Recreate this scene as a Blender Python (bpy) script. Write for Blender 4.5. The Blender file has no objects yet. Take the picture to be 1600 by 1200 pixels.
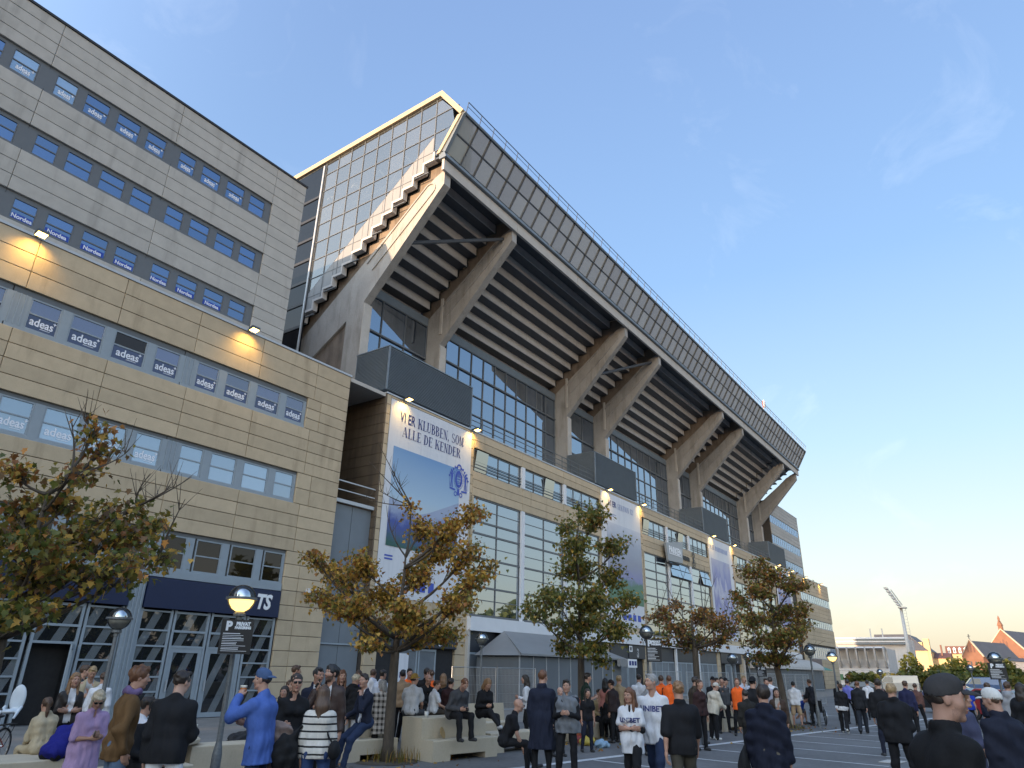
import bpy, math, random
import numpy as np
from mathutils import Vector, Matrix

S = bpy.context.scene
COL = S.collection
rnd = random.Random(7)

# ---------------------------------------------------------------- camera
cd = bpy.data.cameras.new('camera')
cam = bpy.data.objects.new('camera', cd)
COL.objects.link(cam)
S.camera = cam
YAW, PITCH, ROLL = math.radians(54.845), math.radians(22.363), math.radians(1.131)
fw = Vector((math.sin(YAW) * math.cos(PITCH), math.cos(YAW) * math.cos(PITCH), math.sin(PITCH)))
rt = Vector((math.cos(YAW), -math.sin(YAW), 0))
up = rt.cross(fw)
rt2 = rt * math.cos(ROLL) + up * math.sin(ROLL)
up2 = -rt * math.sin(ROLL) + up * math.cos(ROLL)
M = Matrix((rt2, up2, -fw)).transposed().to_4x4()
M.translation = Vector((0, 0, 1.95))
cam.matrix_world = M
cd.sensor_width = 36.0
cd.lens = 36.0 * 1082.87 / 1600.0
cd.clip_start = 0.1
cd.clip_end = 5000

# ---------------------------------------------------------------- sky, sun, exposure
SUN_EL, SUN_AZ = math.radians(5.0), math.radians(2.5)      # sun stands low behind the left building
SUN_DIR = Vector((-math.cos(SUN_EL) * math.cos(SUN_AZ), math.cos(SUN_EL) * math.sin(SUN_AZ), math.sin(SUN_EL)))
w = bpy.data.worlds.new('World')
S.world = w
w.use_nodes = True
nt = w.node_tree
nt.nodes.clear()
out = nt.nodes.new('ShaderNodeOutputWorld')
bg = nt.nodes.new('ShaderNodeBackground')
sky = nt.nodes.new('ShaderNodeTexSky')
sky.sky_type = 'NISHITA'
sky.sun_disc = False
sky.sun_elevation = SUN_EL
# Blender: rotation 0 puts the sun at +Y, positive turns towards +X
sky.sun_rotation = math.atan2(SUN_DIR.x, SUN_DIR.y)
sky.altitude = 0
sky.air_density = 1.0
sky.dust_density = 1.6
sky.ozone_density = 2.2
bg.inputs['Strength'].default_value = 0.15
tc = nt.nodes.new('ShaderNodeTexCoord')
# thin wisps of cloud
mp = nt.nodes.new('ShaderNodeMapping')
mp.inputs['Scale'].default_value = (1.5, 2.6, 3.0)
mp.inputs['Rotation'].default_value = (0.3, 0.2, 0.9)
nz = nt.nodes.new('ShaderNodeTexNoise')
nz.inputs['Scale'].default_value = 2.3
nz.inputs['Detail'].default_value = 9
nz.inputs['Roughness'].default_value = 0.62
nz.inputs['Distortion'].default_value = 0.7
cr = nt.nodes.new('ShaderNodeValToRGB')
cr.color_ramp.elements[0].position = 0.60
cr.color_ramp.elements[0].color = (0, 0, 0, 1)
cr.color_ramp.elements[1].position = 0.82
cr.color_ramp.elements[1].color = (0.32, 0.32, 0.32, 1)
hsv = nt.nodes.new('ShaderNodeHueSaturation')
hsv.inputs['Saturation'].default_value = 0.55
hsv.inputs['Value'].default_value = 1.3
mx = nt.nodes.new('ShaderNodeMixRGB')
tint = nt.nodes.new('ShaderNodeMixRGB')
tint.blend_type = 'MULTIPLY'
tint.inputs[0].default_value = 1.0
tint.inputs[2].default_value = (1.0, 1.0, 1.0, 1)
nt.links.new(tc.outputs['Generated'], mp.inputs[0])
nt.links.new(mp.outputs[0], nz.inputs['Vector'])
nt.links.new(nz.outputs[0], cr.inputs[0])
nt.links.new(sky.outputs[0], tint.inputs[1])
# evening haze: a pale warm band at the horizon that turns blue with height, the same all round
sep = nt.nodes.new('ShaderNodeSeparateXYZ')
nt.links.new(tc.outputs['Generated'], sep.inputs[0])
ramp = nt.nodes.new('ShaderNodeValToRGB')
els = [(0.0, (1.66, 1.38, 1.16)), (0.06, (1.62, 1.42, 1.24)), (0.14, (1.50, 1.47, 1.40)), (0.28, (1.06, 1.36, 1.68)), (0.5, (0.65, 1.03, 1.70)), (0.8, (0.53, 0.82, 1.50))]
ramp.color_ramp.elements[0].position = els[0][0]; ramp.color_ramp.elements[0].color = (*els[0][1], 1)
ramp.color_ramp.elements[1].position = els[-1][0]; ramp.color_ramp.elements[1].color = (*els[-1][1], 1)
for p_, c_ in els[1:-1]:
    e_ = ramp.color_ramp.elements.new(p_); e_.color = (*c_, 1)
nt.links.new(sep.outputs['Z'], ramp.inputs[0])
hz = nt.nodes.new('ShaderNodeMixRGB'); hz.inputs[0].default_value = 0.78
# the half of the sky towards the sunset is brighter
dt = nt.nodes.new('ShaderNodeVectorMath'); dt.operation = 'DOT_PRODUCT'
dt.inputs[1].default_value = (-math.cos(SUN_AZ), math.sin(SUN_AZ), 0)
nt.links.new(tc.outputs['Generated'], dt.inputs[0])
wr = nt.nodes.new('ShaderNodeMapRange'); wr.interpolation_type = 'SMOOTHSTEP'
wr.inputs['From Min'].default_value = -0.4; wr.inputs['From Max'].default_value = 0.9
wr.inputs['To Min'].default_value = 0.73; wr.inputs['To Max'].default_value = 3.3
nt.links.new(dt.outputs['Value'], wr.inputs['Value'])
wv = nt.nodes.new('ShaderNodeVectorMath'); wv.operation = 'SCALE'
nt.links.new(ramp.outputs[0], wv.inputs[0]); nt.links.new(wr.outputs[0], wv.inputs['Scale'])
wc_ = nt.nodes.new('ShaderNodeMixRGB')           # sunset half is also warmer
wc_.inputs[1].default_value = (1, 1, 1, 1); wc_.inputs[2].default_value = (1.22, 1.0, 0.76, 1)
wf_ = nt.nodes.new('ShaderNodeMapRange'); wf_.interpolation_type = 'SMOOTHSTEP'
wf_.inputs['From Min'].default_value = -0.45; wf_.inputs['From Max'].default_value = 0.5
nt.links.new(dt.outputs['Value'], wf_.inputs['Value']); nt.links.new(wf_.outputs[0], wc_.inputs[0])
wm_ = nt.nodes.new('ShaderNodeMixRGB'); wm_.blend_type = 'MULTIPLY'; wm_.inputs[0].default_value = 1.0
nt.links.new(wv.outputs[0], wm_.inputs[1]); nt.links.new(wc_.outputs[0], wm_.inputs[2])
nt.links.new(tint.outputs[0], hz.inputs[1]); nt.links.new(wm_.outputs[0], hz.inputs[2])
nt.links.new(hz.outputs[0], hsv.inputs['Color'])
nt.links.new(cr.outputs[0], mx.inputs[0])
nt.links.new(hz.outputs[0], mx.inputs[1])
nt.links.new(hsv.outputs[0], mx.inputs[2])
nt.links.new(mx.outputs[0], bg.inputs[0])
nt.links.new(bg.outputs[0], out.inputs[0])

sl = bpy.data.lights.new('sun', 'SUN')
sl.energy = 2.0
sl.angle = math.radians(0.6)
sl.color = (1.0, 0.68, 0.42)
so = bpy.data.objects.new('sun', sl)
COL.objects.link(so)
so.rotation_euler = SUN_DIR.to_track_quat('Z', 'Y').to_euler()
so.location = (-60, 20, 60)

S.view_settings.view_transform = 'Standard'
S.view_settings.look = 'None'
S.view_settings.gamma = 1
S.view_settings.use_curve_mapping = False
S.view_settings.exposure = 2.3

# ---------------------------------------------------------------- helpers
class MB:
    """collects shapes into one mesh"""
    def __init__(s):
        s.v, s.f, s.m = [], [], []
    def add(s, vs, fs, m=0):
        o = len(s.v)
        s.v += [tuple(p) for p in vs]
        s.f += [tuple(i + o for i in f) for f in fs]
        s.m += [m] * len(fs)
        return s
    def box(s, x0, x1, y0, y1, z0, z1, m=0):
        return s.add([(x0, y0, z0), (x1, y0, z0), (x1, y1, z0), (x0, y1, z0), (x0, y0, z1), (x1, y0, z1), (x1, y1, z1), (x0, y1, z1)],
                     [(0, 3, 2, 1), (4, 5, 6, 7), (0, 1, 5, 4), (1, 2, 6, 5), (2, 3, 7, 6), (3, 0, 4, 7)], m)
    def prism(s, pts, axis, a, b, m=0):
        """closed outline pts (2-D) swept along axis from a to b; axis x: (y,z), y: (x,z), z: (x,y)"""
        n = len(pts)
        def P(p, t):
            return (t, p[0], p[1]) if axis == 'x' else (p[0], t, p[1]) if axis == 'y' else (p[0], p[1], t)
        vs = [P(p, a) for p in pts] + [P(p, b) for p in pts]
        fs = [tuple(range(n)), tuple(range(2 * n - 1, n - 1, -1))]
        fs += [(i, i + n, (i + 1) % n + n, (i + 1) % n) for i in range(n)]
        return s.add(vs, fs, m)
    def tube(s, p0, p1, r0, r1=None, n=6, m=0, cap=True):
        r1 = r0 if r1 is None else r1
        p0, p1 = Vector(p0), Vector(p1)
        d = (p1 - p0)
        if d.length < 1e-6: return s
        d.normalize()
        a = d.orthogonal().normalized(); b = d.cross(a)
        vs = []
        for p, r in ((p0, r0), (p1, r1)):
            for i in range(n):
                t = 2 * math.pi * i / n
                vs.append(p + a * (math.cos(t) * r) + b * (math.sin(t) * r))
        fs = [(i, (i + 1) % n, (i + 1) % n + n, i + n) for i in range(n)]
        if cap: fs += [tuple(range(n - 1, -1, -1)), tuple(range(n, 2 * n))]
        return s.add(vs, fs, m)
    def path(s, pts, rs, n=6, m=0):
        pts = [Vector(p) for p in pts]
        if not hasattr(rs, '__len__'): rs = [rs] * len(pts)
        rings = []
        a = None
        for i, p in enumerate(pts):
            d = (pts[min(i + 1, len(pts) - 1)] - pts[max(i - 1, 0)]).normalized()
            if a is None: a = d.orthogonal().normalized()
            a = (a - d * a.dot(d))
            a = a.normalized() if a.length > 1e-5 else d.orthogonal().normalized()
            b = d.cross(a)
            rings.append([p + a * (math.cos(2 * math.pi * k / n) * rs[i]) + b * (math.sin(2 * math.pi * k / n) * rs[i]) for k in range(n)])
        vs = [q for r in rings for q in r]
        fs = []
        for i in range(len(pts) - 1):
            for k in range(n):
                fs.append((i * n + k, i * n + (k + 1) % n, (i + 1) * n + (k + 1) % n, (i + 1) * n + k))
        fs += [tuple(range(n - 1, -1, -1)), tuple(range((len(pts) - 1) * n, len(pts) * n))]
        return s.add(vs, fs, m)
    def lathe(s, prof, c=(0, 0, 0), n=16, m=0):
        c = Vector(c)
        vs, fs = [], []
        for r, z in prof:
            for k in range(n):
                t = 2 * math.pi * k / n
                vs.append(c + Vector((r * math.cos(t), r * math.sin(t), z)))
        for i in range(len(prof) - 1):
            for k in range(n):
                fs.append((i * n + k, i * n + (k + 1) % n, (i + 1) * n + (k + 1) % n, (i + 1) * n + k))
        fs.append(tuple(range(n - 1, -1, -1)))
        fs.append(tuple(range((len(prof) - 1) * n, len(prof) * n)))
        return s.add(vs, fs, m)
    def build(s, name, mat, parent=None, smooth=False, kind=None, off=None, label=None):
        me = bpy.data.meshes.new(name)
        vs = s.v
        o = Vector((0, 0, 0))
        if off is not None: o = Vector(off)
        elif parent is not None: o = base_of(parent)
        if o.length > 0: vs = [(p[0] - o.x, p[1] - o.y, p[2] - o.z) for p in vs]
        me.from_pydata(vs, [], s.f)
        mats = mat if isinstance(mat, (list, tuple)) else [mat]
        for q in mats: me.materials.append(q)
        if len(mats) > 1: me.polygons.foreach_set('material_index', s.m)
        if smooth: me.polygons.foreach_set('use_smooth', [True] * len(s.f))
        me.update()
        return link(name, me, parent, kind=kind, label=label)

BASE = {}
def base_of(o):
    return BASE.get(o.as_pointer(), Vector((0, 0, 0)))
def link(name, me, parent=None, loc=None, kind=None, label=None):
    ob = bpy.data.objects.new(name, me)
    COL.objects.link(ob)
    if parent is not None:
        ob.parent = parent
        BASE[ob.as_pointer()] = base_of(parent) + (Vector(loc) if loc is not None else Vector((0, 0, 0)))
    if loc is not None: ob.location = loc
    if kind: ob['kind'] = kind
    if label: ob['label'] = label
    return ob
def thing(name, label, cat, loc=(0, 0, 0), rotz=0, group=None):
    o = bpy.data.objects.new(name, None)
    COL.objects.link(o)
    o.empty_display_size = 0.2
    o.location = loc
    o.rotation_euler = (0, 0, rotz)
    BASE[o.as_pointer()] = Vector(loc)
    return tag(o, label, cat, group)
def tag(o, label, cat, group=None):
    o['label'] = label; o['category'] = cat
    if group: o['group'] = group
    return o
_bc = {}
def bx(name, mat, parent, x0, x1, y0, y1, z0, z1, bevel=0.0, label=None):
    """a box part that shares its mesh with every box of the same size and material"""
    d = (round(x1 - x0, 3), round(y1 - y0, 3), round(z1 - z0, 3))
    key = (name, d, mat.name, bevel)
    if key not in _bc:
        a, b, c = d[0] / 2, d[1] / 2, d[2] / 2
        m = MB()
        if bevel:
            e = bevel
            # chamfered front edges (towards -y)
            m.add([(-a, b, -c), (a, b, -c), (a, b, c), (-a, b, c), (-a, -b + e, -c), (a, -b + e, -c), (a, -b + e, c), (-a, -b + e, c),
                   (-a + e, -b, -c + e), (a - e, -b, -c + e), (a - e, -b, c - e), (-a + e, -b, c - e)],
                  [(0, 3, 2, 1), (0, 1, 5, 4), (1, 2, 6, 5), (2, 3, 7, 6), (3, 0, 4, 7), (4, 5, 9, 8), (5, 6, 10, 9), (6, 7, 11, 10), (7, 4, 8, 11), (8, 9, 10, 11)])
        else:
            m.box(-a, a, -b, b, -c, c)
        me = bpy.data.meshes.new(name)
        me.from_pydata(m.v, [], m.f)
        me.materials.append(mat)
        _bc[key] = me
    p = base_of(parent) if parent is not None else Vector((0, 0, 0))
    c = Vector(((x0 + x1) / 2, (y0 + y1) / 2, (z0 + z1) / 2)) - p
    return link(name, _bc[key], parent, loc=c, label=label)
def rename_mesh(me, mat):
    me.materials.clear(); me.materials.append(mat)
_tc = {}
def text_mesh(txt, size=1.0, sx=1.0, shear=0.0, bold=0.0, depth=0.004):
    key = (txt, size, sx, shear, bold, depth)
    if key in _tc: return _tc[key]
    cu = bpy.data.curves.new('lettering', 'FONT')
    cu.body = txt; cu.size = size; cu.shear = shear; cu.offset = bold; cu.extrude = depth
    cu.align_x = 'CENTER'; cu.align_y = 'CENTER'
    cu.resolution_u = 3
    ob = bpy.data.objects.new('lettering', cu)
    COL.objects.link(ob)
    dg = bpy.context.evaluated_depsgraph_get()
    me = bpy.data.meshes.new_from_object(ob.evaluated_get(dg))
    bpy.data.objects.remove(ob)
    if sx != 1.0:
        me.transform(Matrix.Diagonal((sx, 1, 1, 1)))
    _tc[key] = me
    return me
def text(name, txt, mat, parent, pos, size, face='-y', **k):
    """flat lettering standing on a face that looks towards -y / -x / a rotation matrix"""
    me = text_mesh(txt, size, **k)
    key = ('t', me.name, mat.name)
    if key not in _bc:
        m2 = me.copy(); m2.materials.clear(); m2.materials.append(mat); _bc[key] = m2
    me = _bc[key]
    ob = link(name, me, parent, loc=Vector(pos) - (base_of(parent) if parent is not None else Vector()))
    if face == '-y': ob.rotation_euler = (math.pi / 2, 0, 0)
    elif face == '-x': ob.rotation_euler = (math.pi / 2, 0, -math.pi / 2)
    else: ob.rotation_euler = face
    return ob

# ---------------------------------------------------------------- materials
def mat(name, col=(0.5, 0.5, 0.5), rough=0.6, metal=0.0, spec=0.5):
    m = bpy.data.materials.new(name)
    m.use_nodes = True
    b = m.node_tree.nodes['Principled BSDF']
    b.inputs['Base Color'].default_value = (*col, 1)
    b.inputs['Roughness'].default_value = rough
    b.inputs['Metallic'].default_value = metal
    b.inputs['Specular IOR Level'].default_value = spec
    return m
def N(m, t, **k):
    n = m.node_tree.nodes.new(t)
    for a, v in k.items(): setattr(n, a, v)
    return n
def L(m, a, b): m.node_tree.links.new(a, b)
def grain(m, col, amt=0.25, scale=6.0, fine=60.0, bump=0.15, rand=0.0, stretch=(1, 1, 1), coords='Object', dist=0.02, stain=None, stain_scale=(0.6, 0.6, 0.12), stain_lo=0.55):
    """mottled colour with relief; rand: brightness that differs from object to object; stain: colour of vertical run-off marks, or of crease shade painted on banner cloth"""
    b = m.node_tree.nodes['Principled BSDF']
    tcn = N(m, 'ShaderNodeTexCoord')
    mpn = N(m, 'ShaderNodeMapping'); mpn.inputs['Scale'].default_value = stretch
    if coords == 'World':
        g = N(m, 'ShaderNodeNewGeometry'); L(m, g.outputs['Position'], mpn.inputs[0])
    else:
        L(m, tcn.outputs[coords], mpn.inputs[0])
    n1 = N(m, 'ShaderNodeTexNoise'); n1.inputs['Scale'].default_value = scale; n1.inputs['Detail'].default_value = 6
    n2 = N(m, 'ShaderNodeTexNoise'); n2.inputs['Scale'].default_value = fine; n2.inputs['Detail'].default_value = 4
    L(m, mpn.outputs[0], n1.inputs['Vector']); L(m, mpn.outputs[0], n2.inputs['Vector'])
    ad = N(m, 'ShaderNodeMath', operation='MULTIPLY_ADD')
    ad.inputs[1].default_value = 0.45
    L(m, n2.outputs[0], ad.inputs[0]); 
    ml = N(m, 'ShaderNodeMath', operation='MULTIPLY'); ml.inputs[1].default_value = 0.55
    L(m, n1.outputs[0], ml.inputs[0]); L(m, ml.outputs[0], ad.inputs[2])
    mr = N(m, 'ShaderNodeMapRange')
    mr.inputs['From Min'].default_value = 0.3; mr.inputs['From Max'].default_value = 0.7
    mr.inputs['To Min'].default_value = 1 - amt; mr.inputs['To Max'].default_value = 1 + amt
    L(m, ad.outputs[0], mr.inputs['Value'])
    fac = mr.outputs[0]
    if rand:
        oi = N(m, 'ShaderNodeObjectInfo')
        m2 = N(m, 'ShaderNodeMapRange'); m2.inputs['To Min'].default_value = 1 - rand; m2.inputs['To Max'].default_value = 1 + rand
        L(m, oi.outputs['Random'], m2.inputs['Value'])
        mm = N(m, 'ShaderNodeMath', operation='MULTIPLY'); L(m, fac, mm.inputs[0]); L(m, m2.outputs[0], mm.inputs[1])
        fac = mm.outputs[0]
    vm = N(m, 'ShaderNodeVectorMath', operation='SCALE')
    vm.inputs[0].default_value = col
    L(m, fac, vm.inputs['Scale'])
    outc = vm.outputs[0]
    if stain is not None:
        g = N(m, 'ShaderNodeNewGeometry')
        ms = N(m, 'ShaderNodeMapping'); ms.inputs['Scale'].default_value = stain_scale
        L(m, g.outputs['Position'], ms.inputs[0])
        ns = N(m, 'ShaderNodeTexNoise'); ns.inputs['Scale'].default_value = 1.6; ns.inputs['Detail'].default_value = 7; ns.inputs['Roughness'].default_value = 0.65
        L(m, ms.outputs[0], ns.inputs['Vector'])
        rp = N(m, 'ShaderNodeMapRange'); rp.inputs['From Min'].default_value = stain_lo; rp.inputs['From Max'].default_value = stain_lo + 0.25; rp.inputs['To Max'].default_value = 0.75
        L(m, ns.outputs[0], rp.inputs['Value'])
        mxs = N(m, 'ShaderNodeMixRGB'); mxs.inputs[2].default_value = (*stain, 1)
        L(m, rp.outputs[0], mxs.inputs[0]); L(m, outc, mxs.inputs[1])
        outc = mxs.outputs[0]
    L(m, outc, b.inputs['Base Color'])
    if bump:
        bn = N(m, 'ShaderNodeBump'); bn.inputs['Strength'].default_value = bump; bn.inputs['Distance'].default_value = dist
        L(m, ad.outputs[0], bn.inputs['Height']); L(m, bn.outputs[0], b.inputs['Normal'])
    return m
def G(name, col, rough=0.7, metal=0.0, **k):
    return grain(mat(name, col, rough, metal), col, **k)
def glass(name, tint=(0.02, 0.03, 0.05), mirror=0.3, rand=0.35, rough=0.015, refl=(1, 1, 1), wob=0.01, clear=0.0, fk=0.9):
    """coated window glass: a dark room behind plus a mirror layer; clear > 0 lets that much light through"""
    m = bpy.data.materials.new(name); m.use_nodes = True
    t = m.node_tree; t.nodes.clear()
    o = N(m, 'ShaderNodeOutputMaterial')
    d = N(m, 'ShaderNodeBsdfDiffuse')
    oi = N(m, 'ShaderNodeObjectInfo')
    mr = N(m, 'ShaderNodeMapRange'); mr.inputs['To Min'].default_value = 1 - rand; mr.inputs['To Max'].default_value = 1 + rand * 2
    L(m, oi.outputs['Random'], mr.inputs['Value'])
    vm = N(m, 'ShaderNodeVectorMath', operation='SCALE'); vm.inputs[0].default_value = tint
    L(m, mr.outputs[0], vm.inputs['Scale']); L(m, vm.outputs[0], d.inputs['Color'])
    g = N(m, 'ShaderNodeBsdfGlossy'); g.inputs['Roughness'].default_value = rough; g.inputs['Color'].default_value = (*refl, 1)
    fr = N(m, 'ShaderNodeFresnel'); fr.inputs['IOR'].default_value = 1.5
    ma = N(m, 'ShaderNodeMath', operation='MULTIPLY_ADD'); ma.inputs[1].default_value = fk; ma.inputs[2].default_value = mirror
    ma.use_clamp = True
    L(m, fr.outputs[0], ma.inputs[0])
    mxs = N(m, 'ShaderNodeMixShader')
    L(m, ma.outputs[0], mxs.inputs[0]); L(m, g.outputs[0], mxs.inputs[2])
    inner = d.outputs[0]
    if clear:
        tr = N(m, 'ShaderNodeBsdfTransparent'); tr.inputs['Color'].default_value = (0.85, 0.9, 0.9, 1)
        mi = N(m, 'ShaderNodeMixShader'); mi.inputs[0].default_value = clear
        L(m, d.outputs[0], mi.inputs[1]); L(m, tr.outputs[0], mi.inputs[2]); inner = mi.outputs[0]
    L(m, inner, mxs.inputs[1]); L(m, mxs.outputs[0], o.inputs[0])
    if wob:
        gn = N(m, 'ShaderNodeNewGeometry')
        nz = N(m, 'ShaderNodeTexNoise'); nz.inputs['Scale'].default_value = 0.7; nz.inputs['Detail'].default_value = 1
        L(m, gn.outputs['Position'], nz.inputs['Vector'])
        bn = N(m, 'ShaderNodeBump'); bn.inputs['Strength'].default_value = 0.25; bn.inputs['Distance'].default_value = wob
        L(m, nz.outputs[0], bn.inputs['Height']); L(m, bn.outputs[0], g.inputs['Normal'])
    return m
def emit(name, col, st):
    m = bpy.data.materials.new(name); m.use_nodes = True
    b = m.node_tree.nodes['Principled BSDF']
    b.inputs['Base Color'].default_value = (*col, 1)
    b.inputs['Emission Color'].default_value = (*col, 1)
    b.inputs['Emission Strength'].default_value = st
    return m
M_SAND = G('sandstone_panel', (0.45, 0.362, 0.245), 0.75, amt=0.12, scale=2.2, fine=55, bump=0.15, rand=0.085, coords='World', stain=(0.23, 0.175, 0.11), stain_lo=0.55, stain_scale=(0.9, 0.9, 0.13))
M_GREYP = G('grey_concrete_panel', (0.38, 0.37, 0.345), 0.8, amt=0.13, scale=2.0, fine=60, bump=0.12, rand=0.06, coords='World', stain=(0.21, 0.205, 0.19), stain_lo=0.54, stain_scale=(0.9, 0.9, 0.12))
M_JOINT = G('dark_joint', (0.055, 0.05, 0.045), 0.9, amt=0.2, bump=0)
M_CONC = G('raw_concrete', (0.315, 0.305, 0.29), 0.85, amt=0.2, scale=0.9, fine=18, bump=0.25, coords='World', stain=(0.17, 0.155, 0.135), stain_lo=0.49, stain_scale=(1.3, 1.3, 0.22))
M_CONCL = G('pale_concrete', (0.42, 0.40, 0.37), 0.8, amt=0.15, scale=1.4, fine=25, bump=0.12, coords='World', stain=(0.25, 0.24, 0.22), stain_lo=0.62)
M_TERR = G('terrace_concrete', (0.45, 0.445, 0.44), 0.85, amt=0.15, scale=1.2, fine=20, bump=0.15, coords='World', stain=(0.17, 0.155, 0.14), stain_lo=0.58)
M_FRAME = G('grey_blue_frame', (0.25, 0.295, 0.335), 0.45, amt=0.08, scale=3, bump=0.02)
M_FRAMED = G('dark_window_frame', (0.105, 0.115, 0.125), 0.45, amt=0.08, scale=3, bump=0.02)
M_METAL = G('pale_metal', (0.42, 0.44, 0.46), 0.4, metal=0.3, amt=0.08, scale=3, bump=0.02)
M_WHITE = G('white_paint', (0.62, 0.64, 0.67), 0.5, amt=0.06, scale=2, bump=0.02, coords='World', stain=(0.45, 0.46, 0.47), stain_lo=0.66)
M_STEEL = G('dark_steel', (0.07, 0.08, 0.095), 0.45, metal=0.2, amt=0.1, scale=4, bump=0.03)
M_BLUEG = G('blue_grey_metal', (0.155, 0.19, 0.225), 0.5, metal=0.15, amt=0.1, scale=2, bump=0.03)
M_DARK = G('dark_interior', (0.018, 0.018, 0.02), 0.8, amt=0.3, bump=0)
M_GLASS = glass('office_glass', (0.02, 0.045, 0.13), 0.26, refl=(0.62, 0.78, 1.0))
M_GLASSL = glass('pale_office_glass', (0.15, 0.22, 0.31), 0.28, rand=0.2, refl=(0.78, 0.9, 1.0))
M_GLASSD = glass('dark_shop_glass', (0.016, 0.011, 0.008), 0.02, rand=0.4, fk=0.6)
M_GLASSF = glass('hall_glass', (0.015, 0.02, 0.03), 0.36, rand=0.3, refl=(0.82, 0.92, 1.0))
M_GLASSU = glass('concourse_glass', (0.02, 0.03, 0.05), 0.32, rand=0.3, refl=(0.75, 0.87, 1.0))
M_GLASSG = glass('gable_glass', (0.075, 0.077, 0.078), 0.045, rand=0.3, clear=0.5, fk=0.35, refl=(0.55, 0.54, 0.52))
M_GLASSR = glass('roof_glass', (0.36, 0.375, 0.335), 0.06, rand=0.25, clear=0.2, fk=0.6)
M_NAVY = G('navy_sign', (0.008, 0.016, 0.055), 0.4, amt=0.1, bump=0.02)
M_LETTER = mat('white_lettering', (0.75, 0.77, 0.8), 0.5)
M_LAMP = emit('floodlight_glow', (1.0, 0.58, 0.13), 4.0)
M_BLACK = mat('black_metal', (0.015, 0.015, 0.017), 0.5)
# ================================================================ ground
m_asph = G('asphalt', (0.125, 0.123, 0.122), 0.85, amt=0.35, scale=0.55, fine=9, bump=0.35, coords='World', dist=0.03, stain=(0.078, 0.077, 0.077), stain_scale=(0.25, 0.25, 0.25), stain_lo=0.52)
m_pave = G('paving_grit', (0.19, 0.18, 0.165), 0.9, amt=0.25, scale=1.2, fine=14, bump=0.3, coords='World')
m_line = G('road_paint', (0.52, 0.52, 0.52), 0.7, amt=0.3, scale=3, fine=22, bump=0.1, coords='World', stain=(0.12, 0.12, 0.12), stain_scale=(1.2, 1.2, 1.2), stain_lo=0.6)
MB().add([(-900, -900, 0), (2500, -900, 0), (2500, 900, 0), (-900, 900, 0)], [(0, 1, 2, 3)]).build('ground', m_asph, kind='structure')
# forecourt paving in front of the buildings
MB().add([(-40, 17.2, 0.004), (130, 17.2, 0.004), (130, 26.5, 0.004), (-40, 26.5, 0.004)], [(0, 1, 2, 3)]).build('pavement', m_pave, kind='structure')
def stripe(p, q, wd, z=0.008):
    p, q = Vector((*p, z)), Vector((*q, z)); d = (q - p).normalized(); n = Vector((-d.y, d.x, 0)) * wd / 2
    return [p - n, q - n, q + n, p + n]
pk = MB()
pk.add(stripe((6.0, 10.6), (48.0, 4.2), 0.22), [(0, 1, 2, 3)])
def on_main(x): return 10.6 - (x - 6.0) * (6.4 / 42.0)
for x in (14.0, 16.3, 18.6, 20.9, 23.2, 25.5, 27.8, 30.1, 32.4, 34.7, 37.0, 39.3):
    y = on_main(x) - 0.13
    pk.add(stripe((x, y), (x - 0.75, y - 5.0), 0.11), [(0, 1, 2, 3)])
pk.add(stripe((42.6, 9.6), (41.9, 6.4), 0.12), [(0, 1, 2, 3)])
pk.build('road_marking', m_line, kind='structure')
# ================================================================ unseen block added behind the photographer (keeps the square in shade, shows in reflections)
ab = thing('shade_block', 'unseen long brick block added behind the camera to shade the square', 'building', (-80, -20, 0))
M_BRICKA = G('brown_brick', (0.16, 0.09, 0.06), 0.85, amt=0.2, scale=3, bump=0.1, coords='World')
m = MB(); m.box(-92, -80, -70, 26, 0, 19.5); m.build('wall', M_BRICKA, ab)
m = MB(); m.prism([(-92.4, 19.5), (-79.6, 19.5), (-86, 23.0)], 'y', -70.3, 26.3); m.build('roof', M_STEEL, ab)
for k in range(24):
    for j in range(6):
        bx('window', M_GLASSL, ab, -80.0, -79.94, -68 + 3.9 * k, -66.4 + 3.9 * k, 1.4 + 3.05 * j, 3.0 + 3.05 * j)
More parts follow.
